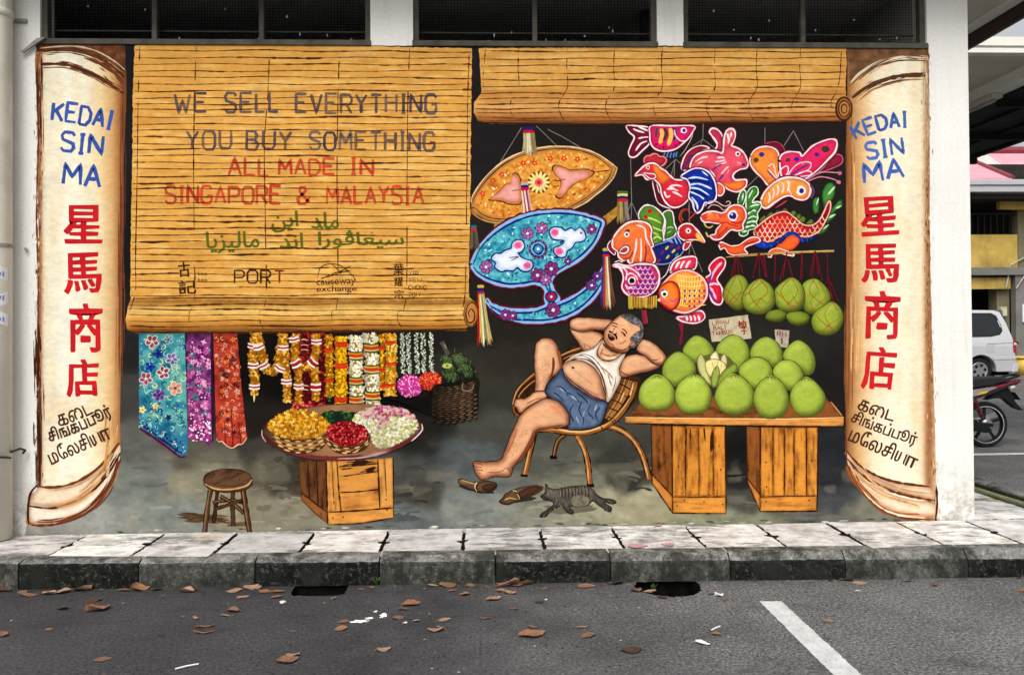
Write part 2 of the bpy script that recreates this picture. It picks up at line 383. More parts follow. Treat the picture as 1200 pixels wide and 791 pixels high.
def asphalt_mat():
    m, n, l, b = new_mat('asphalt')
    tc = N(n, 'ShaderNodeTexCoord'); sp = N(n, 'ShaderNodeSeparateXYZ'); l.new(tc.outputs['Object'], sp.inputs[0])
    nz = noise(n, l, 2.2, 5, .6); ad = N(n, 'ShaderNodeMath', operation='MULTIPLY_ADD'); l.new(nz, ad.inputs[0]); ad.inputs[1].default_value = 1.6; l.new(sp.outputs[0], ad.inputs[2])
    mr = N(n, 'ShaderNodeMapRange'); mr.inputs[1].default_value = .2; mr.inputs[2].default_value = 2.4; l.new(ad.outputs[0], mr.inputs[0])
    a1 = ramp(n, l, noise(n, l, 58, 6, .85), [(.34, (.026, .026, .028)), (.5, (.050, .050, .055)), (.66, (.105, .105, .11))])
    a2 = ramp(n, l, noise(n, l, 62, 6, .9), [(.36, (.026, .026, .027)), (.5, (.105, .105, .107)), (.62, (.33, .328, .324))])
    col = mixn(n, l, a1, a2, mr.outputs[0])
    def chips(scale, size, share, colr, col):
        vo = N(n, 'ShaderNodeTexVoronoi'); vo.inputs['Scale'].default_value = scale; l.new(tc.outputs['Object'], vo.inputs['Vector'])
        rn = ramp(n, l, vo.outputs['Distance'], [(size * .6, 1.0), (size, 0.0)]); vs = N(n, 'ShaderNodeSeparateColor'); l.new(vo.outputs['Color'], vs.inputs[0])
        pk = N(n, 'ShaderNodeMath', operation='GREATER_THAN'); l.new(vs.outputs[0], pk.inputs[0]); pk.inputs[1].default_value = 1 - share; m2 = N(n, 'ShaderNodeMath', operation='MULTIPLY'); l.new(rn, m2.inputs[0]); l.new(pk.outputs[0], m2.inputs[1])
        return mixn(n, l, col, colr, m2.outputs[0])
    col = mixn(n, l, col, chips(60, .26, .16, (.36, .35, .33), col), mr.outputs[0]); col = chips(42, .30, .14, (.012, .012, .012), col); col = chips(17, .12, .10, (.48, .47, .45), col); col = chips(9, .10, .12, (.16, .10, .06), col)
    col = mixn(n, l, col, ramp(n, l, noise(n, l, 1.1, 6, .65), [(.3, .66), (.72, 1.25)]), 1.0, 'MULTIPLY')
    col = mixn(n, l, col, (.022, .021, .021), ramp(n, l, noise(n, l, 3.4, 6, .7, stretch=(.6, 1.6, 1)), [(.56, 0.0), (.72, .6)]))
    # grit and damp dirt that settles along the foot of the kerb
    kb_ = N(n, 'ShaderNodeMapRange'); kb_.inputs[1].default_value = -.92; kb_.inputs[2].default_value = -.70; l.new(sp.outputs[1], kb_.inputs[0])
    m3_ = N(n, 'ShaderNodeMath', operation='MULTIPLY'); l.new(kb_.outputs[0], m3_.inputs[0]); l.new(ramp(n, l, noise(n, l, 14, 6, .8), [(.4, 0.0), (.62, .9)]), m3_.inputs[1])
    lt_ = N(n, 'ShaderNodeMath', operation='LESS_THAN'); l.new(sp.outputs[1], lt_.inputs[0]); lt_.inputs[1].default_value = 0; m4_ = N(n, 'ShaderNodeMath', operation='MULTIPLY'); l.new(m3_.outputs[0], m4_.inputs[0]); l.new(lt_.outputs[0], m4_.inputs[1])
    col = mixn(n, l, col, (.028, .022, .016), m4_.outputs[0])
    l.new(col, b.inputs['Base Color']); b.inputs['Roughness'].default_value = .85; b.inputs['Specular IOR Level'].default_value = .12
    bump(n, l, b, noise(n, l, 70, 4, .8), .8, .008); return m
def slab_mat():
    m, n, l, b = new_mat('paving_concrete'); oi = N(n, 'ShaderNodeObjectInfo')
    base = ramp(n, l, oi.outputs['Random'], [(0, (.50, .48, .465)), (.35, (.72, .69, .655)), (.7, (.64, .615, .59)), (1, (.42, .415, .40))])
    col = mixn(n, l, base, ramp(n, l, noise(n, l, 7, 6, .65), [(.34, .60), (.55, 1.02), (.7, 1.2)]), 1.0, 'MULTIPLY')
    col = mixn(n, l, col, (.10, .098, .092), ramp(n, l, noise(n, l, 3.1, 7, .8, stretch=(.7, 1.9, 1)), [(.505, 0.0), (.60, .86)]))
    col = mixn(n, l, col, (.035, .034, .03), ramp(n, l, noise(n, l, 22, 6, .8), [(.60, 0.0), (.68, .85)]))
    col = mixn(n, l, col, (.62, .61, .58), ramp(n, l, noise(n, l, 5, 7, .8, stretch=(.6, 2, 1)), [(.55, 0.0), (.66, .6)]))
    b.inputs['Specular IOR Level'].default_value = .12
    col = mixn(n, l, col, (.42, .33, .16), ramp(n, l, noise(n, l, 2.3, 4, .6, stretch=(1.3, 1, 3)), [(.62, 0.0), (.70, .45)]))
    l.new(col, b.inputs['Base Color']); b.inputs['Roughness'].default_value = .88; bump(n, l, b, noise(n, l, 40, 6, .75), .6, .006); return m
def kerb_mat(name, lo, hi, speck, k):
    m, n, l, b = new_mat(name)
    col = ramp(n, l, noise(n, l, 16, 7, .8), [(.38, lo), (.62, hi)]); col = mixn(n, l, col, speck, ramp(n, l, noise(n, l, 36, 6, .85), [(.54, 0.0), (.64, k)]))
    col = mixn(n, l, col, (.02, .022, .018), ramp(n, l, noise(n, l, 5, 7, .8, stretch=(1, 1, .45)), [(.44, 0.0), (.58, .88)]))
    b.inputs['Specular IOR Level'].default_value = .1; l.new(col, b.inputs['Base Color']); b.inputs['Roughness'].default_value = .92; bump(n, l, b, noise(n, l, 38, 6, .8), .9, .010); return m
WALL = wall_mat(); ASPH = asphalt_mat(); SLAB = slab_mat()
KBLK = kerb_mat('kerb_black_paint', (.003, .0035, .003), (.012, .013, .011), (.20, .20, .185), .55); KGRY = kerb_mat('kerb_bare_concrete', (.022, .023, .020), (.105, .106, .092), (.29, .29, .27), .55); KTOP = kerb_mat('kerb_worn_top', (.09, .09, .083), (.27, .265, .25), (.55, .54, .52), .65)
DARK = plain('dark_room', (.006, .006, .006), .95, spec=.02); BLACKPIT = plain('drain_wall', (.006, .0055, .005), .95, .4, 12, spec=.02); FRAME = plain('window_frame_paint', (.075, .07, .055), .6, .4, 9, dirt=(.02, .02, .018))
PVC = plain('cream_pipe', (.66, .63, .54), .5, .07, 4, dirt=(.34, .31, .25)); CONC = plain('bare_concrete', (.26, .255, .24), .85, .2, 5, bumpy=.2); WIRE = plain('grey_wire', (.004, .004, .004), .9, spec=.02)
CEIL = plain('soffit_board', (.58, .53, .44), .8, .1, 2); WHITEP = plain('white_trim_paint', (.78, .76, .70), .6, .08, 3); BROWNP = plain('dark_brown_paint', (.035, .012, .009), .5, .3, 4)

# ------------------------------------------------------------------ the building that carries the mural
WX0, WX1, WT = -7.0, 3.384, .18
bld = empty('shop_building', (0, 0, 0)); props(bld, 'white plastered corner building with a row of dark windows above the mural', 'building')
WIN = [(-2.95, -.755), (-.467, 1.204), (1.387, 3.093)]; ZS, ZT = 3.425, 4.0
L = [(WX0, WX1, 0, WT, -.3, ZS), (WX0, WX1, 0, WT, ZT, 4.03)]; xs = [WX0] + [v for q in WIN for v in q] + [WX1]
for i in range(0, len(xs), 2): L.append((xs[i], xs[i + 1], 0, WT, ZS, ZT))
L += [(WX1 - WT, WX1, WT, 7, -.3, 4.03), (WX0, WX0 + WT, WT, 7, -.3, 4.03), (WX0, WX1, 7, 7.18, -.3, 4.03)]
def wallb(bm):
    for q in L: bm_box(bm, *q)
    bmesh.ops.remove_doubles(bm, verts=bm.verts, dist=1e-5)
mk('wall', wallb, WALL, bld)
mk('roof', lambda bm: bm_box(bm, WX0 - .4, 4.2, -.45, 7.6, 4.034, 4.2), WHITEP, bld)
mk('eave_soffit', lambda bm: bm_box(bm, 3.39, 4.06, -.5, 7.2, 4.09 - .07, 4.03), CEIL, bld)
mk('eave_beam', lambda bm: bm_box(bm, 4.06, 4.19, -.55, 7.4, 4.0, 4.03), WHITEP, bld)
mk('fascia_board', lambda bm: bm_box(bm, 4.201, 4.23, -.55, 7.6, 3.885, 4.21), BROWNP, bld)
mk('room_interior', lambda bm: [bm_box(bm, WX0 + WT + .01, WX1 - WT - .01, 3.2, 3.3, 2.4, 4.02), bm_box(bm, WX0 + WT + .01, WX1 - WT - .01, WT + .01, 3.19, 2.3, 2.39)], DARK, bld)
mk('inner_pipe', lambda bm: bm_tube(bm, [(1.32, .9, 2.4), (1.32, .9, 4.02)], .055, 14), plain('grey_inner_pipe', (.09, .09, .085), .6), bld, True)
for (a, b_), mull in zip(WIN, ((-2.209, -1.494), (.364, ), (2.233, ))):
    t = .038
    fr = mk('window', lambda bm: bm_prism(bm, [(a, ZS + .033), (a, ZT), (b_, ZT), (b_, ZS + .033), (b_ - t, ZS + .033), (b_ - t, ZT - t), (a + t, ZT - t), (a + t, ZS + .033)], .02, .075), FRAME, bld, bevel=.003)
    boxes('sill', [(a - .005, b_ + .005, -.012, .09, ZS - .006, ZS + .032)], FRAME, fr, .004)
    for mx in mull: boxes('mullion', [(mx - .017, mx + .017, .024, .07, ZS + .033, ZT - .002)], FRAME, fr, .003)
    boxes('rail', [(a + t, b_ - t, .10, .115, 3.545, 3.555)], plain('faint_rail', (.06, .06, .056), .6), fr)
    def screen(bm):
        x = a + t + .01
        while x < b_ - t: bm_box(bm, x, x + .0016, .080, .0815, ZS + .034, ZT - .003); x += .021
        z_ = ZS + .045
        while z_ < ZT - .01: bm_box(bm, a + t + .002, b_ - t - .002, .0825, .084, z_, z_ + .0016); z_ += .021
    mk('wire_screen', screen, WIRE, fr)
    specks = random.Random(int(a * 10))
    def lint(bm):
        for i in range(9):
            x, z_ = specks.uniform(a + .1, b_ - .1), specks.choice([specks.uniform(ZS + .05, ZS + .1), specks.uniform(ZS + .05, ZS + .3)])
            bm_box(bm, x, x + specks.uniform(.004, .012), .0775, .0795, z_, z_ + specks.uniform(.006, .02))
    props(mk('caught_lint', lint, plain('lint', (.35, .35, .33), .9), fr), kind='stuff')
strip = mk('bent_flashing', lambda bm: bm_prism(bm, [(-3.062, 3.358), (-3.048, 3.352), (-2.925, 3.438), (-2.90, 3.458), (-2.955, 3.45)], -.03, -.014, 1), plain('weathered_metal', (.22, .22, .20), .5, .3, 20), bld)

# ------------------------------------------------------------------ rainwater pipe on the left
pp = empty('drain_pipe', (-3.166, -.10, .158)); props(pp, 'thick cream rainwater pipe up the wall at the far left edge', 'drain pipe')
def on(name, build, mat, parent, **k):
    o = mk(name, build, mat, parent, **k); o.location = -parent.location if parent.rotation_euler.z == 0 else (0, 0, 0); return o
PX, PY, PR = -3.166, -.10, .082
on('pipe', lambda bm: bm_tube(bm, [(PX, PY, .16), (PX, PY, 1.99), (PX, PY, 2.08), (PX, PY, 3.56), (PX, PY, 4.03)], PR, 40), PVC, pp, smooth_=True)
on('collar', lambda bm: bm_tube(bm, [(PX, PY, 3.555), (PX, PY, 3.56), (PX, PY, 3.60), (PX, PY, 3.605)], [PR + .001, PR + .008, PR + .008, PR + .001], 40), PVC, pp, smooth_=True)
BRK = plain('bracket_metal', (.30, .29, .26), .5, .3, 30, dirt=(.05, .05, .05))
on('bracket', lambda bm: bm_box(bm, PX + .05, -3.032, -.015, -.002, 3.56, 3.585), BRK, pp); on('clamp', lambda bm: bm_tube(bm, [(PX, PY, 2.05), (PX, PY, 2.075)], PR + .004, 40), BRK, pp); on('nail', lambda bm: bm_tube(bm, [(-3.045, -.0, 2.052), (-3.03, -.03, 2.05)], .009, 8), BRK, pp)
STK = plain('sticker_paper', (.72, .73, .76), .6, .05); STI = plain('sticker_print', (.17, .22, .46), .6)
for zc, rot in ((1.875, .10), (1.73, -.14), (1.58, .14)):
    def patch(bm, r_, a0, a1, z0, z1, sk=0):
        q = []
        for k in range(7):
            a = a0 + (a1 - a0) * k / 6; q.append((PX + r_ * math.cos(a), PY - r_ * math.sin(a), z0 + sk * k / 6, z1 + sk * k / 6))
        for k in range(6): bm.faces.new([bm.verts.new(p) for p in ((q[k][0], q[k][1], q[k][2]), (q[k + 1][0], q[k + 1][1], q[k + 1][2]), (q[k + 1][0], q[k + 1][1], q[k + 1][3]), (q[k][0], q[k][1], q[k][3]))])
    s_ = on('sticker', lambda bm: patch(bm, PR + .002, .35, 1.5, zc - .045, zc + .035, rot * .3), STK, pp, fixn=False)
    ink = on('print', lambda bm: [patch(bm, PR + .003, .62 + .2 * k, .74 + .2 * k, zc - .02 + .008 * k, zc + .012 - .004 * k, rot * .08) for k in range(3)], STI, pp, fixn=False); ink.parent = s_; ink.location = (0, 0, 0)
tie = on('cable_tie', lambda bm: (bm_tube(bm, [(PX + (PR + .004) * math.cos(a), PY - (PR + .004) * math.sin(a), .71 + .06 * (1.6 - a) * -.3) for a in np.linspace(.1, 3.0, 16)], .007, 6), bm_tube(bm, [(PX + .083, PY - .01, .72), (PX + .12, -.06, .735), (PX + .135, -.03, .72), (PX + .12, -.03, .70)], .008, 6)), plain('black_strap', (.01, .01, .01), .5), pp)

# ------------------------------------------------------------------ ground: road sheet with two drain mouths, pits below
PH = .158
def kerbY(x): return -.70 - .02 * x
H1 = [(-1.115, -.66), (-.812, -.66), (-.80, -.70), (-.802, -.835), (-.86, -.862), (-1.0, -.852), (-1.09, -.846), (-1.115, -.80)]
H2 = [(.90, -.68), (1.225, -.68), (1.245, -.78), (1.235, -.88), (1.17, -.965), (1.05, -.99), (.95, -.955), (.88, -.90), (.865, -.80)]
def jagged(Pn, k=.006, seed=0):
    q = straight(np.array(Pn) * 100) / 100; q = np.array([a + (b_ - a) * t for a, b_ in zip(q, np.roll(q, -1, 0)) for t in (0, .5)])
    return q + k * 2 * np.stack([vnoise(q[:, 0] * 100, q[:, 1] * 100, 1.7, seed) - .5, vnoise(q[:, 0] * 100, q[:, 1] * 100, 1.7, seed + 3) - .5], 1)
def road(bm):
    outer = [(-900, -900), (900, -900), (900, 900), (-900, 900)]; loops = [np.array(outer, float), jagged(H1, .006, 2), jagged(H2, .009, 5)]
    extra = [(x, y) for x in np.arange(-6, 9.1, 1.0) for y in np.arange(-5, 6, 1.0) if not (-1.5 < x < 1.6 and -1.3 < y < -.4)]
    vs, fs = [], []
    for q in loops: fs.append(list(range(len(vs), len(vs) + len(q)))); vs += [Vector(p) for p in q]
    vs += [Vector(p) for p in extra]
    r_ = delaunay_2d_cdt(vs, [], fs, 1, 1e-5); V = [bm.verts.new((p.x, p.y, 0)) for p in r_[0]]
    for f in r_[2]:
        cx = sum(r_[0][i].x for i in f) / len(f); cy = sum(r_[0][i].y for i in f) / len(f)
        if any(inside(np.array([cx]), np.array([cy]), q)[0] for q in loops[1:]): continue
        bm.faces.new([V[i] for i in f])
rd = mk('road', road, ASPH); props(rd, kind='structure')
for q, s_ in ((H1, 2), (H2, 5)):
    J = jagged(q, .006 if s_ == 2 else .009, s_)
    def pit(bm):
        lo = [bm.verts.new((p[0], p[1], -.35)) for p in J]; hi = [bm.verts.new((p[0], p[1], -.0)) for p in J]; n_ = len(J)
        for i in range(n_): bm.faces.new((lo[i], lo[(i + 1) % n_], hi[(i + 1) % n_], hi[i]))
        bm.faces.new(lo)
    props(mk('drain_pit', pit, BLACKPIT, fixn=False), kind='structure')
# painted parking line and the far bay line, white splashes
LINEM, n, l, b = new_mat('road_paint')
_c = mixn(n, l, (.60, .61, .62), (.40, .40, .40), ramp(n, l, noise(n, l, 12, 6, .75), [(.42, 0.0), (.66, .8)])); _c = mixn(n, l, _c, (.07, .07, .07), ramp(n, l, noise(n, l, 75, 5, .85), [(.585, 0.0), (.63, .9)])); _c = mixn(n, l, _c, (.12, .12, .12), ramp(n, l, noise(n, l, 4, 7, .8, stretch=(3, .7, 1)), [(.6, 0.0), (.68, .7)])); l.new(_c, b.inputs['Base Color']); b.inputs['Roughness'].default_value = .85; bump(n, l, b, noise(n, l, 70, 4, .8), .8, .008)
def sheet(poly, z_): return lambda bm: bm.faces.new([bm.verts.new((p[0], p[1], z_)) for p in poly])
props(mk('road_marking', sheet(jagged([(1.49, -1.095), (1.49, -5.2), (1.61, -5.2), (1.61, -1.10)], .004, 8), .004), LINEM), kind='structure')
props(mk('road_marking', sheet([(4.6, 3.52), (14, 3.78), (14, 3.90), (4.6, 3.64)], .004), LINEM), kind='structure')
SPL = plain('white_splash_paint', (.75, .75, .73), .7)
for px, py, rx, ry in ((421.5, 727.5, .045, .022), (449, 721, .018, .035), (440, 716, .010, .014), (331, 705, .02, .02), (432, 724, .02, .015), (475, 729, .012, .012), (640, 702, .01, .01)):
    g = hit(px, py, 2, .004); a = np.linspace(0, 2 * math.pi, 22)[:-1]; rs = np.random.RandomState(int(px)); k = 1 + rs.uniform(-.45, .35, 21)
    props(mk('paint_splash', sheet([(g[0] + math.cos(t) * rx * q, g[1] + math.sin(t) * ry * q) for t, q in zip(a, k)], .004), SPL), kind='structure')
pp_h = lambda x, y: hit(x, y, 2, PH)
# ------------------------------------------------------------------ kerbstones
KX = [-4.9, -4.15, -3.42, -2.723, -2.028, -1.351, -.624, .06, .737, 1.446, 2.132, 2.866, 3.58, 4.23]; KM = [KBLK, KGRY, KBLK, KGRY, KBLK, KGRY, KBLK, KGRY, KBLK, KGRY, KBLK, KGRY, KBLK]
KM[2] = KGRY; KM[3] = KBLK; KM[4] = KGRY; KM[5] = KBLK; KM[6] = KGRY; KM[7] = KBLK; KM[8] = KGRY; KM[9] = KBLK; KM[10] = KGRY; KM[11] = KBLK
for i in range(len(KX) - 1):
    a, b_ = KX[i] + .004, KX[i + 1] - .004
    def stone(bm):
        nx = 26; xs_ = np.linspace(a, b_, nx + 1); cz = np.interp((a + b_) / 2, [-3, 3], [.146, .104])
        prof = [(.16, PH - .004), (.055, PH), (.046, PH - .001), (.004, cz + .004), (-.002, cz - .006), (-.004, cz * .66), (-.004, cz * .33), (-.002, 0.0), (0, -.12)]
        rows = []
        for x in xs_:
            col_ = []
            e = min(x - a, b_ - x) < 1e-6
            for k, (dy, z_) in enumerate(prof):
                j = 0 if e and k < 1 else 1; zz = z_
                if k == 8 and (-1.15 < x < -.77 or .84 < x < 1.28): dy, zz = .16, .001
                n1 = (vnoise(x * 40, k * 3.3, 1, 7) - .5) * .007 * j; n2 = (vnoise(x * 40, k * 2.1, 1, 17) - .5) * .006 * j
                if e: n1 -= -.004
                col_.append(bm.verts.new((x, kerbY(x) + dy + (n1 if k > 1 else 0), zz + (n2 if 1 < k < 7 else 0))))
            rows.append(col_)
        for p_, q_ in zip(rows, rows[1:]):
            for k in range(len(prof) - 1):
                f = bm.faces.new((p_[k], p_[k + 1], q_[k + 1], q_[k])); f.material_index = 1 if k < 3 else 0
        bm.faces.new(rows[0]); bm.faces.new(rows[-1][::-1])
    o = mk('kerb', stone, KM[i], smooth_=False); o.data.materials.append(KTOP); props(o, kind='structure')
patch_m = kerb_mat('kerb_mortar_patch', (.07, .07, .065), (.17, .17, .16), (.05, .05, .045), .6)
def mortar(bm):
    x0, x1 = 2.28, 2.62; pts = [(x0, .0), (x0 + .04, .04), (x0 + .10, .085), (x0 + .2, .095), (x0 + .28, .085), (x1, .05), (x1 + .02, 0)]
    bm.faces.new([bm.verts.new((x, kerbY(x) - .0105, z_)) for x, z_ in pts])
o = mk('kerb_patch', mortar, patch_m); props(o, kind='structure')
# ------------------------------------------------------------------ paving slabs with lifting notches, bedding below
JX = [-5.1, -4.61, -4.12, -3.63, -3.13, -2.634, -2.122, -1.642, -1.13, -.64, -.139, .363, .848, 1.349, 1.844, 2.328, 2.814, 3.3, 3.98]
props(boxes('pavement_bed', [(-6, 3.98, -.52, -.002, .02, PH - .035), (WX1 + .002, 3.98, -.002, 7.5, .02, PH - .035)], plain('black_soil', (.014, .013, .011), .95)), kind='structure')
JOINT = plain('joint_dirt', (.022, .020, .017), .95, .3, 30)
def slab(x0, x1, y0, y1, notch=True, seed=0):
    rs = random.Random(seed); g = .0115; dz = rs.uniform(-.003, .003); tilt = rs.uniform(-.006, .006)
    P = [(x0 + g, y0 + g), (x1 - g, y0 + g)]; ym = (y0 + y1) / 2 + rs.uniform(-.02, .04); r_ = rs.uniform(.024, .040)
    if notch: P += [(x1 - g, ym - r_), (x1 - g - r_ * .8, ym - r_ * .7), (x1 - g - r_ * .9, ym + r_ * .6), (x1 - g, ym + r_)]
    P += [(x1 - g, y1 - g), (x0 + g, y1 - g)]
    if notch: P += [(x0 + g, ym + r_ * .9), (x0 + g + r_ * .8, ym + r_ * .5), (x0 + g + r_ * .7, ym - r_ * .7), (x0 + g, ym - r_)]
    P = [(a, b_) for a, b_ in jagged(P, .0065, seed)]
    def f(bm):
        lo = [bm.verts.new((a, b_, PH - .045)) for a, b_ in P]; hi = [bm.verts.new((a, b_, PH - .004 + dz + tilt * (a - x0))) for a, b_ in P]; n_ = len(P)
        top = bm.faces.new(hi)
        for i in range(n_): bm.faces.new((lo[i], lo[(i + 1) % n_], hi[(i + 1) % n_], hi[i])).material_index = 1
        bmesh.ops.bevel(bm, geom=list(top.edges), offset=.004, segments=1, affect='EDGES')
    o = mk('paving_slab', f, SLAB); o.data.materials.append(JOINT); props(o, kind='structure')
for i in range(len(JX) - 1):
    x0, x1 = JX[i], JX[i + 1]; ym = kerbY((x0 + x1) / 2) + .058
    slab(x0, x1, ym, -.004, True, i)
for i, (y0, y1) in enumerate(((-.002, .19), (.19, .62), (.62, 1.1), (1.1, 1.6), (1.6, 2.1), (2.1, 2.6), (2.6, 3.2), (3.2, 4))): slab(WX1 + .004, 3.98, y0, y1, False, 40 + i)
RSTAIN = plain('faded_red_stain', (.42, .24, .24), .85, .35, 30)
for px, py, rx, ry in ((746, 640, .062, .05), (784, 638, .045, .04), (771, 616, .03, .02)):
    g_ = pp_h(px, py); a_ = np.linspace(0, 2 * math.pi, 26)[:-1]; rs_ = np.random.RandomState(px); k_ = 1 + rs_.uniform(-.5, .3, 25)
    props(mk('slab_stain', sheet([(g_[0] + math.cos(t) * rx * q, g_[1] + math.sin(t) * ry * q) for t, q in zip(a_, k_)], PH + .0035), RSTAIN), kind='structure')
# ------------------------------------------------------------------ side drain, far kerb, hose
props(boxes('side_kerb', [(4.235, 4.36, -.2, 11, -.1, .155)], KTOP, bevel=.012), kind='structure')
MOSS = plain('mossy_concrete', (.05, .045, .03), .95, .5, 14, dirt=(.10, .05, .025), bumpy=.5)
props(boxes('side_drain', [(3.985, 4.232, -.2, 11, -.06, .012), (4.215, 4.2348, -.2, 11, .0125, .14)], MOSS), kind='structure')
ho = mk('hose', lambda bm: bm_tube(bm, [(3.955 + .012 * math.sin(y * 3.1), y, .175 + .002 * math.sin(y * 7)) for y in np.arange(-.3, 5, .12)], .019, 10), plain('grey_green_pipe', (.16, .17, .10), .6, .35, 8), smooth_=True)
props(ho, 'grey green pipe lying along the side pavement edge by the drain', 'pipe')
# ================================================================== the mural: backdrop, pillars, blinds
BROWN = c(96, 52, 26); DKBR = c(60, 32, 20); RED = c(205, 38, 48); BLUE = c(66, 96, 170); INK = c(44, 28, 20)
_bk = [(160,60,34,32,35),(300,70,40,36,34),(700,160,40,35,33),(560,120,38,34,36),(560,60,40,38,44),(900,300,40,35,33),(985,100,42,37,36),(985,300,42,38,37),(640,330,41,35,32),
 (150,300,31,30,33),(148,400,44,42,42),(155,470,74,73,70),(150,520,104,104,99),(160,560,120,124,117),(200,600,132,137,130),(110,600,150,152,146),(230,560,142,137,117),(225,535,96,92,82),
 (300,440,20,16,14),(300,500,40,35,30),(360,420,20,16,14),(520,470,34,31,27),(310,530,72,68,60),(335,565,72,66,56),(475,585,72,70,62),(320,600,140,134,116),(250,590,150,142,118),(480,560,82,82,77),(470,600,110,115,114),(520,540,84,89,90),
 (560,545,92,98,98),(560,600,132,136,130),(590,460,62,60,52),(560,430,58,55,48),(600,420,54,51,44),(520,390,36,32,30),(580,390,44,40,36),(640,540,96,96,87),(680,560,122,121,106),(700,592,168,163,138),
 (640,600,142,141,125),(750,590,164,158,132),(755,530,70,69,62),(700,515,78,78,69),(860,530,30,29,29),(860,560,40,40,40),(862,588,80,80,72),(740,560,60,60,54),(725,540,66,66,58),(975,530,44,46,50),(970,585,72,75,78),(975,560,52,54,57),(1030,606,112,112,100),(990,470,38,35,34),
 (860,612,132,133,112),(800,612,150,148,122),(700,430,36,31,28),(700,610,150,148,126),(440,470,18,15,13),(1090,612,120,110,96),(50,620,150,148,140),(600,500,80,80,74),(480,510,40,38,33)]
_bk = np.array(_bk, float); _bc = np.array([c(*q) for q in _bk[:, 2:]])
def backdrop(X, Y, d):
    wx = X + 26 * (vnoise(X, Y, 17, 2) - .5) + 50 * (vnoise(X, Y, 45, 5) - .5); wy = Y + 14 * (vnoise(X, Y, 14, 3) - .5)
    D = ((wx[:, None] - _bk[None, :, 0]) ** 2 + (1.9 * (wy[:, None] - _bk[None, :, 1])) ** 2 + 40) ** -2.5
    C = (D @ _bc) / D.sum(1)[:, None]
    k = .12 + .5 * smooth(470, 560, Y)
    C = C * (1 + k * (fbm(X / 2.2, Y, 9, 7) - .5) + .35 * k * (vnoise(X, Y, 4, 1) - .5))[:, None]
    dabs = smooth(.66, .8, vnoise(X / 1.7, Y, 13, 31)) * smooth(500, 560, Y)
    return mixc(C, C * .55 + .45 * c(165, 160, 140), dabs * .5)
bd = part('painted_backdrop')
bd.fill([(146,52),(400,54),(700,54),(994,54),(994,540),(1012,575),(1050,600),(1098,606),(1098,610.5),(900,613.5),(600,618),(300,623),(30,627),(34,600),(100,590),(140,540)], backdrop, curve=False, g=4.2, jit=.5)
random.seed(4)
for i in range(90):                          # loose dry-brush sweeps on the painted floor
    x, y = random.uniform(150, 980), random.uniform(535, 612); L = random.uniform(8, 34)
    if x < 300 and y < 545: continue
    X = np.array([x]); Y = np.array([y]); b = backdrop(X, Y, X)[0] * random.choice([.78, .88, 1.15, 1.28])
    bd.stroke([(x, y), (x + L * .5, y + random.uniform(-2, 2)), (x + L, y + random.uniform(-4, 4))], b, random.uniform(1.5, 4.5), taper=(.2, .1), jit=.5, seed=i)

for i in range(90):                          # chips and scuffs along the foot of the painting
    x = random.uniform(130, 1090); y = np.interp(x, [40, 300, 600, 900, 1098], [626, 622, 617, 612.5, 609.5]) - random.uniform(.4, 3.2)
    bd.stroke([(x, y), (x + random.uniform(2, 13), y + random.uniform(-.7, .7))], random.choice([c(190,186,176), c(220,216,206), c(70,66,58), c(96,90,80), c(150,146,136)]), random.uniform(.7, 2.2), taper=(.2, .2), jit=.8, seed=i)
def dry(p, pts, col, w, n=14, seed=0, k=.5):  # a band of dry bristle marks along a path
    P = spline(pts, closed=False); rs = random.Random(seed)
    T = np.gradient(P, axis=0); T /= np.linalg.norm(T, axis=1)[:, None] + 1e-9; N = np.stack([-T[:, 1], T[:, 0]], 1); m = len(P)
    for i in range(n):
        a = rs.randrange(0, max(1, int(m * .8))); b = min(m, a + rs.randrange(max(4, int(m * .12)), max(6, int(m * .5)))); o = rs.gauss(0, w * .33)
        q = P[a:b:2] + N[a:b:2] * o
        if len(q) > 2: p.stroke(q, np.asarray(col) * rs.uniform(.7, 1.5), rs.uniform(.5, max(.9, w * .22)), taper=(.2, .1), curve=False, jit=.6, seed=i)
def bristle(p, pts, col, w, n, seed):        # short broken bristle touches, as a nearly dry brush leaves them
    P = spline(pts, closed=False); rs = random.Random(seed)
    for i in range(n):
        q = P[rs.randrange(len(P))]; x = q[0] + rs.gauss(0, w * .3); y = q[1] + rs.uniform(-3, 3); L_ = rs.uniform(1.5, 7)
        p.stroke([(x, y), (x + rs.uniform(-.6, .6), y + L_)], np.asarray(col) * rs.uniform(.6, 1.45), rs.uniform(.5, 1.5), taper=(.3, .2), curve=False, jit=.6, seed=i)
CREAM = [(41,c(196,160,122)),(45,c(150,98,58)),(48,c(176,124,80)),(52,c(236,226,200)),(75,c(246,241,222)),(100,c(244,236,212)),(118,c(240,220,178)),(130,c(222,184,132)),(138,c(186,134,84)),(144,c(132,80,46))]
CREAMR = [(992,c(140,90,54)),(999,c(190,142,92)),(1010,c(226,190,142)),(1024,c(243,226,194)),(1040,c(246,236,212)),(1060,c(246,238,214)),(1080,c(240,226,196)),(1085,c(190,146,104)),(1089,c(160,112,74)),(1094,c(196,156,116)),(1098,c(226,206,180))]
def pillar_shade(st):
    g = hgrad(st, nz=.05, ns=16)
    def f(X, Y, d):
        C = g(X, Y, d); t = vnoise(X, Y / 6, 9, 21)
        C = mixc(C, C * c(252, 232, 196), .35 * smooth(.5, .9, t))
        return mixc(C, C * c(250, 226, 200), .5 * smooth(.5, .85, vnoise(X, Y, 30, 8)) * smooth(380, 520, Y))
    return f
pl = part('painted_pillar', 'pillar painted with blue and red shop lettering, at the left end of the mural')
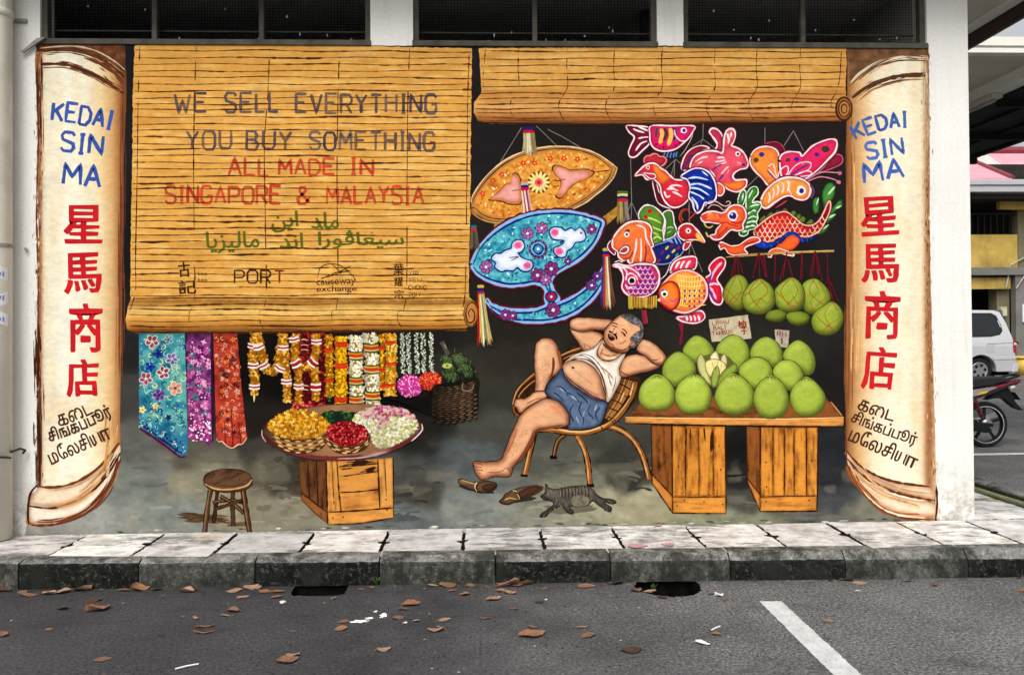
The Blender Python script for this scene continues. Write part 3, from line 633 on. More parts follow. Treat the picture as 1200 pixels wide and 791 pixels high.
pl.fill(P_('42,60 60,55 92,56 124,66 147,80 145,200 143,350 141,480 141,535 136,560 118,588 92,606 62,614 33,616 32,600 34,578 45,560 46,400 45,250 43,120'), pillar_shade(CREAM), g=3.2)
z = zoom(0, 0, 3.953)
pl.fill(z('165,205 340,205 580,207 582,340 500,285 420,250 320,228 170,236'), mottled([c(86,50,32), c(120,72,46), c(142,92,62)], 6, 3), curve=False)
for t, w_, col in (('170,238 320,232 430,258 520,310 578,360', 3.4, c(92,50,28)), ('185,225 330,215 440,236 530,285 578,325', 1.6, c(214,196,160)), ('190,250 320,246 430,275 520,328 575,385', 1.2, c(110,64,36)),
                   ('185,300 300,300 400,330 490,382 575,435', 4.2, c(88,46,24)), ('200,315 310,316 410,346 495,400 570,425', 1.4, c(150,98,60)), ('390,270 470,300 540,350 575,410', 3.0, c(126,78,48))):
    pl.stroke(z(t), col, w_, jit=.5)
dry(pl, z('430,280 500,325 575,400'), c(104,60,36), 9, 16, 1); dry(pl, z('190,245 300,240 420,265 560,350'), c(110,66,40), 6, 18, 2); dry(pl, z('190,305 300,305 420,345 560,425'), c(100,58,34), 6, 18, 3)
pl.stroke(P_('44,62 45,150 43,250 45,330 44,450 45,570'), c(122,70,40), 1.8, jit=.9, taper=(1, 1))
bristle(pl, [(46,62),(46,200),(45,330),(45,450),(45,575)], c(124,72,40), 9, 420, 4); bristle(pl, [(47,62),(46,200),(45,330),(46,450),(47,575)], c(222,196,160), 9, 160, 44); dry(pl, P_('44,380 46,470 47,575'), c(78,40,22), 8, 36, 5); dry(pl, P_('46,65 46,120 46,180'), c(80,42,24), 7, 18, 6)
RING = lambda lo_, hi_, ld_: form(lo_, hi_, 7, c(250,244,230), ld_, .6, nz=.06, flat=1.0)
zz = zoom(0, 400, 3.953)
pl.fill(zz('180,676 260,678 350,656 432,610 502,544 550,480 556,520 508,604 428,694 338,748 240,768 140,752'), RING(c(238,222,194), c(176,122,84), (-.35, -.7)), g=2.2)
pl.fill(P_('36,590 60,594 86,589 108,575 128,552 140,534 138,552 124,576 104,598 78,609 50,614 35,611'), RING(c(244,232,212), c(184,130,92), (-.35, -.7)), g=2.2)
z = zoom(0, 400, 3.953)
for t, w_, col in (('170,672 260,674 350,652 430,606 500,540 552,470', 3.2, c(120,66,32)), ('130,760 240,772 340,745 430,690 510,600 558,515', 2.6, c(84,44,26)), ('250,690 350,668 440,620 510,560', 1.2, c(190,140,90))):
    pl.stroke(z(t), col, w_, jit=.6)
pl.stroke(P_('33,612 50,616 80,610 106,598 126,574 140,540'), c(112,66,40), 2.4, jit=.8); dry(pl, P_('36,612 66,612 100,600 126,574 141,535'), c(120,64,38), 8, 30, 7)
pl.stroke(P_('46,566 36,578 33,600 34,614'), c(82,44,28), 2.6, jit=.8); dry(pl, P_('60,592 90,584 118,560 135,530'), c(206,160,110), 10, 18, 8)
dry(pl, z('470,640 510,590 545,520'), c(96,52,32), 8, 16, 9); dry(pl, P_('143,120 142,300 141,450'), c(120,70,40), 6, 34, 10); dry(pl, P_('134,480 128,540 120,560'), c(200,150,96), 12, 14, 11)
lt = sub(pl, 'lettering')
brush_text(lt, 'KEDAI', (61,141), (130,152), 21, BLUE, 4.2, sag=-1, gap=.34); brush_text(lt, 'SIN', (71,177), (119,182), 22, BLUE, 4.3, gap=.35); brush_text(lt, 'MA', (74,216), (117,219), 24, BLUE, 4.4, gap=.3)
for ch, q in (('星', (76,285,119,285,44)), ('馬', (76,344,119,342,46)), ('商', (82,412,119,412,56)), ('店', (79,465,116,464,43))):
    font_text(lt, ch, q[:2], q[2:4], q[4], RED, bold=.004, rough=.8, fat=1.3)
def tamil(p, p0, p1, h, col, k):
    at, L = baseline(p0, p1, 0)
    for t, a, b_ in (('ம\u0BC7லசி', 0, .66), ('ய', .69, .84), ('\u0BBE', .86, 1)): font_text(p, t, at(np.array([a]), np.array([0.]))[0], at(np.array([b_]), np.array([0.]))[0], h, col, 0, fat=k, lo=-.02, hi=.78 if len(t) > 1 else .78)
TAM = c(84, 50, 30)
font_text(lt, 'க\u0BC8ட', (70,500), (110,484), 14, TAM, 0, fat=.4, sag=1); font_text(lt, 'சிங்கப்பூர்', (60,521), (134,490), 20, TAM, 0, fat=.4, sag=2); tamil(lt, (61,545), (132,513), 18, TAM, .4)

pr = part('painted_pillar', 'pillar painted with blue and red shop lettering, at the right end of the mural')
pr.fill(P_('993,57 994,56.5 1020,56 1060,55 1086,56 1088,57 1089,120 1090,300 1094,450 1097,560 1098,607 1064,607 1040,600 1020,586 1004,568 993,545 991,500 991,400 992,250'), pillar_shade(CREAMR), g=3.2)
z = zoom(900, 0, 3.953)
pr.fill(z('370,222 560,220 742,222 742,258 620,262 520,285 440,330 378,390'), mottled([c(92,64,44), c(122,88,60), c(150,112,78)], 6, 5), curve=False)
for t, w_, col in (('382,385 430,335 520,285 620,262 740,268', 1.8, c(228,218,196)), ('380,400 440,345 530,298 640,282 742,285', 1.4, c(120,84,56)), ('390,455 450,410 520,378 610,355 742,352', 4.4, c(96,62,38)), ('420,470 480,420 560,390 650,372 735,370', 2.2, c(176,138,96))):
    pr.stroke(z(t), col, w_, jit=.6)
dry(pr, z('395,455 480,400 600,362 735,355'), c(100,66,40), 7, 26, 12); dry(pr, z('385,395 470,325 600,272 735,275'), c(120,84,56), 7, 20, 13)
bristle(pr, [(1085,57),(1086,200),(1087,350),(1091,450),(1095,600)], c(122,78,46), 9, 440, 14); bristle(pr, [(1086,57),(1087,200),(1088,350),(1092,450),(1096,600)], c(214,182,144), 10, 170, 45); dry(pr, P_('1083,70 1084,130 1084,190'), c(200,180,150), 6, 16, 15)
zz = zoom(900, 400, 3.953)
pr.fill(zz('362,508 420,574 500,624 600,656 745,676 770,732 640,706 530,670 430,606 366,540'), RING(c(236,210,180), c(180,128,92), (.35, -.7)), g=2.2)
pr.fill(P_('992,538 1008,558 1034,574 1062,584 1094,590 1096,604 1064,604 1040,597 1020,583 1004,564'), RING(c(240,220,194), c(190,138,100), (.35, -.7)), g=2.2)
z = zoom(900, 400, 3.953)
for t, w_, col in (('362,505 420,570 500,620 600,652 745,672', 2.6, c(104,62,36)), ('365,540 430,612 530,676 640,712 775,738', 3.0, c(112,66,38)), ('370,525 430,590 520,645 640,688 760,705', 1.3, c(196,150,104))):
    pr.stroke(z(t), col, w_, jit=.6)
pr.stroke(P_('991,500 993,545 1004,568 1020,587 1040,601 1064,608 1096,608'), c(118,70,44), 2.2, jit=.8); dry(pr, P_('993,545 1006,570 1040,600 1096,606'), c(150,86,46), 7, 26, 16)
pr.stroke(P_('1097,570 1098,590 1096,610'), c(70,38,24), 3.4, jit=.8); dry(pr, P_('995,120 996,300 995,480'), c(150,98,58), 7, 50, 17); dry(pr, P_('1001,180 1003,330 1002,440'), c(206,160,108), 9, 30, 18); dry(pr, P_('1000,545 1030,575 1080,592'), c(214,172,128), 12, 22, 19)
lt = sub(pr, 'lettering')
brush_text(lt, 'KEDAI', (1004,164), (1063,149), 17.5, c(84,114,180), 3.7, sag=-3.5, gap=.34); brush_text(lt, 'SIN', (1016,187), (1059,181), 19, c(86,116,182), 3.9, gap=.35); brush_text(lt, 'MA', (1013,214), (1059,208), 22, c(76,106,176), 4.2, gap=.3)
for ch, q in (('星', (1010,277,1053,274,44)), ('馬', (1010,331,1053,330,44)), ('商', (1013,396,1053,397,55)), ('店', (1009,455,1047,458,50))):
    font_text(lt, ch, q[:2], q[2:4], q[4], c(208,44,52), bold=.004, rough=.8, fat=1.2)
font_text(lt, 'க\u0BC8ட', (1004,479), (1046,494), 13, TAM, 0, fat=.4, sag=1); font_text(lt, 'சிங்கப்பூர்', (995,497), (1071,525), 19, TAM, 0, fat=.4, sag=1); tamil(lt, (993,516), (1071,550), 18, TAM, .4)

# -- rolled bamboo blinds
def blind_shade(y_roll, y_end, a, b, lo, roll):
    def f(X, Y, d):
        row = np.floor((Y + 1.5 * (vnoise(X, Y * 0, 60, 3) - .5)) / 7.6); t = vnoise(row * 7.3, X / 60, 1.0, 4); t2 = fbm(X / 6, Y, 3.2, 6); t3 = fbm(X, Y, 60, 9)
        C = mixc(a, b, .25 + .6 * (t - .5) + .8 * (t2 - .4) + .9 * (t3 - .5)); C = mixc(C, lo, .55 * smooth(.62, .9, vnoise(X / 9, Y, 3, 12)))
        R_ = np.stack([np.interp((Y - y_roll) / (y_end - y_roll) + .05 * (vnoise(X, Y, 12, 2) - .5), [q[0] for q in roll], [q[1][k] for q in roll]) for k in range(3)], 1)
        R_ = R_ * (1 + .5 * (fbm(X / 8, Y, 2.6, 14) - .5))[:, None]
        return mixc(C, R_, smooth(y_roll - 3, y_roll + 1, Y))
    return f
def slats(p, xl, xr, ys, seed, col=c(92,54,22), dens=1.0, strings=()):
    rs = random.Random(seed)
    for y in ys:
        a, b = xl(y), xr(y); wob = rs.uniform(-1.2, 1.2)
        yy = lambda x: y + wob * math.sin((x - a) / (b - a) * 3.3 + seed) + .7 * math.sin(x / 23 + y)
        p.stroke([(x, yy(x)) for x in np.linspace(a + 1, b - 1, 12)], c(136,88,34), .9, jit=.8, taper=(1, 1), seed=int(y))
        x = a + rs.uniform(0, 18)
        while x < b - 8:
            L = min(rs.uniform(14, 95), b - x); w_ = rs.choice([.8, 1.0, 1.1, 1.4, 2.0]) * rs.uniform(.8, 1.15)
            if rs.random() < dens: p.stroke([(x + L * t, yy(x + L * t) + rs.uniform(-.35, .35)) for t in np.linspace(0, 1, 5)], np.asarray(col) * rs.uniform(.65, 1.5), w_, taper=(.25, .15), jit=.6, seed=int(x + y))
            x += L + rs.uniform(0, 16)
    for st in strings:
        q = spline(st, closed=False)
        for i in range(0, len(q) - 3, 3):
            if rs.random() < .8: p.stroke([q[i], q[min(i + 3, len(q) - 1)]], np.asarray(c(84,40,20)) * rs.uniform(.7, 1.4), rs.uniform(.8, 1.7), taper=(.5, .4), seed=i)
bl = part('painted_blind', 'painted bamboo blind covered in slogan lettering')
bl.fill(P_('158,53 260,53 400,54 553,57 552,150 551,250 549,335 550,348 557,354 560,366 557,379 545,385 400,388 250,389 160,391 149,386 147,374 150,360 153,350 153,300 155,200 156,100'),
        blind_shade(352, 391, c(230,177,94), c(212,155,74), c(246,208,134), [(0,c(140,92,40)),(.12,c(196,146,72)),(.3,c(236,196,120)),(.55,c(224,170,86)),(.78,c(180,122,54)),(1,c(96,58,26))]), g=3.0, curve=False, jit=.7)
GB = c(76, 74, 92); RD = c(206, 66, 46)
for t, a, b, h in (('WE', (205,132), (242,132), 22), ('SELL', (264,132), (326,132), 22), ('EVERYTHING', (347,132), (511,133), 22), ('YOU', (219,175), (271,175), 22), ('BUY', (289,175), (341,176), 21), ('SOMETHING', (363,176), (509,177), 21)):
    brush_text(sub(bl, 'lettering'), t, a, b, h, GB, 3.6, tone=.25, fade=c(190,150,90))
for t, a, b, h in (('ALL', (268,206), (315,206), 20), ('MADE', (327,205), (392,205), 18), ('IN', (411,205), (437,205), 18), ('SINGAPORE', (194,238), (329,239), 20), ('&', (348,239), (363,239), 20), ('MALAYSIA', (383,239), (496,239), 20)):
    brush_text(sub(bl, 'lettering'), t, a, b, h, RD, 3.6, gap=.34, fade=c(214,140,80))
GR = c(98, 116, 40)
font_text(sub(bl, 'jawi_lettering'), '\uFEAA\uFE8E\uFEE3', (365,268), (397,268), 19, GR, 0, fat=.55); font_text(sub(bl, 'jawi_lettering'), '\uFEE6\uFEF3\uFE8D', (319,273), (350,271), 24, GR, 0, fat=.55)
font_text(sub(bl, 'jawi_lettering'), '\uFE8D\uFEAD\uFEEE\uFB6C\uFE8E\uFECC\uFEF4\uFEB3', (373,292), (473,292), 22, GR, 0, fat=.55); font_text(sub(bl, 'jawi_lettering'), '\uFEAA\uFEE7\uFE8D', (328,291), (355,291), 18, GR, 0, fat=.55); font_text(sub(bl, 'jawi_lettering'), '\uFE8E\uFEF3\uFEB0\uFEF4\uFEDF\uFE8E\uFEE3', (242,297), (304,296), 25, GR, 0, fat=.55)
jd = sub(bl, 'jawi_dots')
for x, y in ((434,276), (438,276), (436,273)): jd.dot(x, y, 1.1, GR)
lg = sub(bl, 'logo_lettering'); BK = c(66, 40, 24)
font_text(lg, '古', (210,325), (223,324), 17, BK, 0, fat=.5); font_text(lg, '記', (210,345), (230,344), 16, BK, 0, fat=.5); lg.stroke(P_('229,319 229,329'), BK, .8, curve=False)
font_text(lg, 'koo', (232,323), (243,323), 4.4, BK, .01, rough=.1); font_text(lg, 'kee', (232,330), (243,330), 4.4, BK, .01, rough=.1)
lg = sub(bl, 'logo_lettering'); brush_text(lg, 'POR', (275,332), (317,332), 15, BK, 2.2, gap=.35); brush_text(lg, 'T', (322,332), (333,332), 15, c(150,52,34), 2.2)
lg = sub(bl, 'logo_emblem'); z = zoom(300, 200, 3.953)
for t in ('285,500 300,450 345,432 400,445 450,490 468,520', '298,505 340,485 400,462 440,440', '300,498 350,488 405,468 445,462', '350,432 380,460 395,480', '330,490 380,470 430,468'): lg.stroke(z(t), BK, 1.1, taper=(.3, .3))
font_text(lg, 'causeway', (371,337), (417,335), 8.2, BK, .01, rough=.1); font_text(lg, 'exchange', (371,344), (418,343), 8.5, BK, .016, rough=.1)
lg = sub(bl, 'signature_lettering')
for ch, q in (('葉', (461,322,473,322,13)), ('耀', (462,336,472,336,11)), ('宗', (462,350,473,350,10))): font_text(lg, ch, q[:2], q[2:4], q[4], BK, 0, rough=.2, fat=.25)
for t, y, b in (('YIP', 323, 490), ('YEW', 331, 494), ('CHONG', 339.5, 500), ('2017', 348, 493)): brush_text(lg, t, (479, y), (b, y), 5, BK, .85, gap=.35)
XL = lambda y: np.interp(y, [53,100,200,300,345,362,388], [158,156.5,155,153.5,153,149,152]); XR = lambda y: np.interp(y, [57,150,250,340,352,365,385], [553,552,551,549,552,558,548])
slats(bl, XL, XR, list(np.arange(60.5, 351, 7.7)), 1, strings=[P_('164,55 162,120 161,200 159,300 159,340 152,365'), P_('230,55 228,120 227,200 228,300 228,352 222,366 222,380 226,388'), P_('316,56 314,110 310,170 311,260 312,350 304,365 305,378 310,387'), P_('398,57 396,120 395,220 396,350 389,364 390,378 394,386'), P_('480,57 478,120 477,220 476,350 467,364 466,376 472,385'), P_('550,58 548,120 547,220 545,345 540,360')])
slats(bl, XL, XR, [357, 363, 369.5, 376, 382, 387], 2, col=c(104,62,26), dens=.7)
bl.stroke(P_('152,389 260,390 400,388.5 545,386'), c(74,42,22), 2.2, jit=.8); bl.stroke(P_('156,350 260,349 400,350 548,349'), c(96,58,26), 1.5, jit=.8)
bl.fill(P_('552,352 559,357 561,368 558,380 551,384 545,378 543,366 546,356'), form(c(196,140,76), c(84,48,26), 4), g=1.5)
bl.stroke(P_('551,372 549,367 552,362 556,367 555,376 549,378 546,368 549,357 555,355 560,362 560,374 554,382'), c(76,42,22), 1.6)
br = part('painted_blind', 'short painted bamboo blind without lettering')
br.fill(P_('561,57 700,56 850,55 992,56 991,100 991,112 998,118 999,130 993,138 984,143 850,144 700,145.5 575,146 560,142 555,132 556,120 564,110 563,85'),
        blind_shade(106, 146, c(228,177,98), c(208,150,76), c(242,204,130), [(0,c(196,142,74)),(.25,c(206,150,84)),(.5,c(222,172,108)),(.75,c(190,128,70)),(1,c(110,66,36))]), g=3.0, curve=False, jit=.7)
XL = lambda y: np.interp(y, [57,100,112,128,144], [562,564,562,556,562]); XR = lambda y: np.interp(y, [56,110,128,143], [992,990,990,984])
st = [[(x, 57), (x - 1, 80), (x, 103), (x - 9, 118), (x - 10, 130), (x - 3, 143)] for x in (608, 665, 720, 776, 838, 887, 938)]
slats(br, XL, XR, list(np.arange(61, 108, 8.2)), 5, strings=st + [P_('569,58 567,80 566,104')] + [P_('986,57 984,90 980,108 973,120 976,128')])
slats(br, XL, XR, [110, 116, 121.5, 127, 132.5, 138, 142], 7, col=c(108,60,28), dens=.9)
br.stroke(P_('560,144 700,146 850,144.5 984,143'), c(70,40,24), 2.0, jit=.8)
for rx, ry, w_ in ((9.5,13.5,2.0),(6.5,9.5,1.4),(3.3,5.2,1.4)):
    a = np.linspace(0, 2 * math.pi, 26)
    if rx > 9: br.fill([(989 + rx * math.cos(q), 128 + ry * math.sin(q)) for q in a[:-1]], form(c(186,128,72), c(80,46,26), 4), g=1.6)
    br.stroke(np.stack([989 + rx * np.cos(a), 128 + ry * np.sin(a)], 1), c(74,42,24), w_, curve=False)
# ================================================================== the mural: cloths, garlands, flower table, stool, gourd basket
def petal_flower(p, x, y, r, col, core, n=5, rot=0., line=None):
    if n > 8:
        for i in range(n):
            a = rot + i * 2 * math.pi / n
            if line is not None: p.stroke([(x, y), (x + math.cos(a + .22) * r * .98, y + math.sin(a + .22) * r * .98)], line, r * .22, taper=(.5, .6))
        for i in range(n):
            a = rot + i * 2 * math.pi / n; p.dot(x + math.cos(a) * r * .58, y + math.sin(a) * r * .58, r * .4, np.asarray(col) * random.uniform(.85, 1.08), r * .13, rot=a, jit=.05)
        p.dot(x, y, r * .26, core); return
    for i in range(n):
        a = rot + i * 2 * math.pi / n
        if line is not None: p.dot(x + math.cos(a) * r * .62, y + math.sin(a) * r * .62, r * .62, line, r * .46, rot=a)
        p.dot(x + math.cos(a) * r * .6, y + math.sin(a) * r * .6, r * .48, np.asarray(col) * random.uniform(.8, 1.1), r * .34, rot=a)
    p.dot(x, y, r * .26, core)
def scroll(p, x, y, r, col, w=1.0, rot=0.):
    a = np.linspace(0, 4.4, 10) + rot; k = np.linspace(1, .25, 10) * r
    p.stroke(np.stack([x + np.cos(a) * k, y + np.sin(a) * k], 1), col, w, taper=(.3, .6))
random.seed(21)
z = zoom(150, 380, 4.944)
cl = part('painted_cloth', 'turquoise floral batik cloth hanging')
cl.fill(z('64,52 200,54 330,52 336,300 344,600 346,720 330,762 300,765 230,712 150,655 66,600'), lambda X, Y, d: mixc(mottled([c(36,108,128), c(62,146,158), c(96,174,174), c(124,184,170)], 9, 2)(X, Y, d), c(30,104,150), .75 * smooth(480, 520, Y) + .4 * smooth(176, 164, X)) * (.55 + .45 * smooth(388, 400, Y))[:, None], curve=False, g=2.2)
cl.stroke(z('66,600 150,655 230,712 300,765 335,762'), c(96,24,60), 3.0, jit=.5); cl.stroke(z('68,575 150,630 230,690 300,740 340,735'), c(30,40,100), 2.4, jit=.6)
for t in range(80):
    u = random.random(); x, y = 66 + u * 270, 560 + u * 165 + random.uniform(-30, 26)
    q = z(f'{x},{y}')[0]; cl.dot(*q, random.uniform(.5, 1.2), random.choice([c(24,30,92), c(90,180,210), c(200,230,235), c(60,30,110)]))
for i in range(170):
    q = z(f'{random.uniform(75,330)},{random.uniform(80,690)}')[0]
    if q[1] > 500 + (q[0] - 164) * .55: continue
    scroll(cl, *q, random.uniform(2, 4.5), random.choice([c(22,84,116), c(16,96,110), c(150,208,196), c(206,214,160), c(36,60,130)]), random.uniform(.8, 1.5), random.uniform(0, 6))
for x, y, r, col, core, ln in ((140,100,8.2,c(150,72,80),c(220,200,190),c(226,206,200)), (235,88,6,c(110,140,150),c(60,80,120),c(170,200,200)), (178,170,6.5,c(30,52,140),c(20,24,80),None), (130,245,7,c(34,60,160),c(20,24,90),None), (255,200,7.5,c(120,96,150),c(200,190,210),c(200,206,220)),
                               (205,280,8,c(150,70,90),c(230,210,200),c(226,216,206)), (105,315,8.2,c(158,74,96),c(226,200,190),c(222,206,206)), (275,370,8.6,c(216,150,130),c(120,50,60),c(236,214,186)), (180,410,7.5,c(96,60,140),c(40,30,100),c(160,130,180)), (85,495,5,c(230,210,140),c(180,130,60),None), (235,540,4.5,c(24,50,110),c(20,30,80),None), (160,475,4.5,c(226,206,140),c(200,150,80),None), (290,470,6,c(60,140,170),c(40,80,140),None), (300,120,5,c(90,160,170),c(60,110,140),None)):
    petal_flower(cl, *z(f'{x},{y}')[0], r * .86, col, core, rot=random.random(), line=ln)
for i in range(60): cl.dot(*z(f'{random.uniform(75,330)},{random.uniform(70,560)}')[0], .6, random.choice([c(220,236,236), c(240,240,220), c(20,60,120)]))
c2 = part('painted_cloth', 'purple and pink floral cloth hanging')
c2.fill(z('338,52 482,54 486,300 492,560 490,690 470,702 440,682 400,672 352,664 344,400'), lambda X, Y, d: mottled([c(76,34,76), c(120,54,110), c(158,84,138), c(126,60,116)], 7, 3)(X, Y, d) * (.5 + .5 * smooth(388, 400, Y))[:, None], curve=False, g=2.2)
for i in range(78):
    x, y = random.uniform(356, 472), random.uniform(90, 560)
    petal_flower(c2, *z(f'{x},{y}')[0], random.uniform(2.2, 4.6), random.choice([c(214,96,170), c(226,130,190), c(120,40,120), c(70,130,140), c(240,170,210), c(96,30,90)]), random.choice([c(240,190,220), c(90,20,80)]), n=random.choice([4, 5]), rot=random.random() * 6)
for i in range(80): c2.dot(*z(f'{random.uniform(356,480)},{random.uniform(560,675)}')[0], random.uniform(.6, 1.7), random.choice([c(250,200,228), c(238,130,194), c(210,70,150), c(255,232,242), c(150,30,110)]))
c2.stroke(z('484,60 486,300 491,680'), c(70,20,70), 2.2)
c3 = part('painted_cloth', 'rust red floral cloth hanging')
c3.fill(z('494,52 634,54 652,300 690,655 664,692 640,690 605,716 570,690 545,676 512,662 506,420'), lambda X, Y, d: mottled([c(130,42,32), c(176,62,46), c(198,80,58), c(170,58,50)], 7, 4)(X, Y, d) * (.55 + .45 * smooth(388, 402, Y))[:, None], curve=False, g=2.2)
for i in range(170):
    u = random.random(); x, y = random.uniform(505, 630) + u * 45, 75 + u * 580
    q = z(f'{x},{y}')[0]
    if i % 3: scroll(c3, *q, random.uniform(1.4, 3.2), random.choice([c(222,150,110), c(232,170,140), c(110,30,26), c(236,130,60), c(150,40,60)]), random.uniform(.7, 1.1), random.random() * 6)
    else: petal_flower(c3, *q, random.uniform(1.8, 3.6), random.choice([c(226,140,110), c(96,40,36), c(220,170,150), c(214,110,80), c(230,120,40)]), random.choice([c(250,200,120), c(60,24,30)]), rot=random.random() * 6)
c3.stroke(z('512,662 530,680 545,676 570,700 605,716 640,695 664,692 690,655'), c(230,190,160), 1.3, jit=.5)
for t in ('560,560 566,690', '600,500 610,710', '640,560 655,690'): c3.stroke(z(t), c(120,30,28), 1.4, taper=(.1, .8))

# -- garlands of petals
YEL = [c(206,136,18), c(236,170,24), c(246,196,40), c(220,150,30), c(180,110,20)]; GOLD = [c(196,128,26), c(224,164,50), c(236,190,84), c(170,104,24)]
WHT = [c(236,226,196), c(250,246,228), c(226,206,160), c(244,236,206)]; CRIM = [c(96,16,24), c(140,26,34), c(166,40,44), c(70,12,18)]
def garland(p, pts, w, pal, dens=1.0, dark=None):
    P = spline(pts, closed=False); T = np.gradient(P, axis=0); T /= np.linalg.norm(T, axis=1)[:, None] + 1e-9; Nn = np.stack([-T[:, 1], T[:, 0]], 1)
    B = np.concatenate([P + Nn * w * .42, (P - Nn * w * .42)[::-1]]); p.fill(B, np.asarray(pal[0]) * .55 if dark is None else dark, curve=False, jit=.6)
    L = len(P)
    for i in range(int(L * w * .34 * dens)):
        k = random.randrange(L); o = random.uniform(-.5, .5); q = P[k] + Nn[k] * w * o
        lit = 1.08 - 1.5 * max(0, abs(o) - .22) - .18 * (o > .2)
        p.dot(q[0], q[1], random.uniform(1.1, 2.3), np.asarray(random.choice(pal)) * lit, random.uniform(.8, 1.6), n=6, rot=random.random() * 3, jit=.3)
def band(p, q, ang, w, cols, th=2.0):
    ca, sa = math.cos(ang), math.sin(ang); h = len(cols) * th / 2
    for i, cc in enumerate(cols):
        o = -h + (i + .5) * th
        for k in range(2): p.stroke([(q[0] - ca * w / 2 - sa * o, q[1] - sa * w / 2 + ca * o), (q[0] - sa * (o + 1.1), q[1] + ca * (o + 1.1)), (q[0] + ca * w / 2 - sa * o, q[1] + sa * w / 2 + ca * o)], np.asarray(cc) * random.uniform(.85, 1.1), th * .95, taper=(.8, .8), jit=.4, seed=i + k)
WRW = [c(244,232,226), c(176,36,46), c(244,232,226)]; WRW2 = [c(244,232,226), c(176,36,46), c(160,30,40), c(244,232,226)]
z = zoom(280, 380, 7.193)
g1 = part('painted_garland', 'marigold garland with a looped middle and red and white bands')
garland(g1, z('150,80 190,230 230,370 275,400 320,370 345,230 370,90'), 11, GOLD); garland(g1, z('140,80 115,240 130,400 130,590'), 11, GOLD); garland(g1, z('370,90 390,300 405,500 412,650'), 10.5, GOLD)
for x, y, a in ((120,180,.1), (122,345,0), (132,525,0), (375,195,0), (402,480,0), (210,345,-.5), (345,370,.5), (165,190,-.3)): band(g1, z(f'{x},{y}')[0], a, 12.5, WRW)
for t in ('130,600 128,655', '405,640 402,668', '425,640 440,665'): g1.stroke(z(t), c(226,214,160), 1.8, taper=(1, .2))
g2 = part('painted_garland', 'crimson and marigold garland with a looped middle')
garland(g2, z('520,80 515,300 510,690'), 15, CRIM); garland(g2, z('590,80 600,300 600,680'), 14, CRIM); garland(g2, z('700,80 700,300 700,690'), 13, CRIM)
for x, y in ((480,680), (540,680), (600,685), (690,690)):
    for k in range(16): g2.dot(*(np.array(z(f'{x},{y}')[0]) + np.random.normal(0, 2.0, 2)), 1.5, random.choice([c(190,36,44), c(220,70,70), c(130,20,30), c(236,130,120)]))
garland(g2, z('470,90 475,250 490,340 550,365 620,330 650,240 655,90'), 10.5, GOLD); garland(g2, z('505,390 508,520 505,665'), 8.5, GOLD); garland(g2, z('640,370 645,500 650,640'), 10, GOLD)
for x, y, a, cc in ((465,125,-.2,WRW), (655,145,0,WRW), (480,330,-.45,WRW2), (625,320,.75,WRW2), (505,520,0,WRW), (650,525,0,WRW2)): band(g2, z(f'{x},{y}')[0], a, 12, cc)
for y in (135, 180, 220, 520, 555): g2.stroke(z(f'520,{y} 545,{y-8} 590,{y}'), c(214,170,150), 1.2, taper=(.2, .2))
ORB = [c(196,50,24), c(214,66,30)]
g3 = part('painted_garland', 'narrow yellow marigold garland with two orange bands')
garland(g3, z('760,85 762,300 765,600'), 10, YEL + [c(120,90,20)]); [band(g3, z(f'762,{y}')[0], 0, 11, ORB) for y in (210, 465)]
for k in range(10): g3.dot(*(np.array(z('765,610')[0]) + np.random.normal(0, 1.6, 2)), 1.2, c(120,120,50))
g4 = part('painted_garland', 'bright yellow marigold garland with orange bands')
garland(g4, z('865,110 860,300 862,520 858,730'), 15, [c(226,156,20), c(246,190,30), c(252,210,50), c(238,176,24)]); [band(g4, z(f'862,{y}')[0], 0, 15, ORB + [c(190,60,20)]) for y in (165, 345, 630)]
z = zoom(400, 380, 6.594); GOR = [c(52,90,28), c(214,160,40), c(200,56,30), c(200,66,36), c(222,190,120), c(60,96,34)]
g5 = part('painted_garland', 'cream jasmine garland with green and red bands, left of a matching one')
garland(g5, z('110,90 115,300 120,500 115,690'), 16.5, WHT, 1.2, c(150,130,90)); [band(g5, z(f'115,{y}')[0], 0, 16, GOR, 1.7) for y in (240, 435, 580)]
g6 = part('painted_garland', 'cream jasmine garland with green and red bands, right of a matching one')
garland(g6, z('225,75 235,260 240,450 248,660'), 17, WHT, 1.2, c(150,130,90)); [band(g6, z(f'{x},{y}')[0], 0, 17, GOR, 1.8) for x, y in ((232,180), (238,345), (243,550))]
g7 = part('painted_garland', 'yellow garland with orange bands and a thin second string')
garland(g7, z('315,80 318,300 315,500'), 5.5, YEL); garland(g7, z('382,75 385,260 378,550'), 14.5, [c(222,160,50), c(244,190,60), c(250,214,110), c(230,170,40)])
for x, y, w_ in ((380,135,13), (385,300,13), (370,465,14), (315,180,7), (318,350,7), (320,475,6)): band(g7, z(f'{x},{y}')[0], 0, w_, ORB)
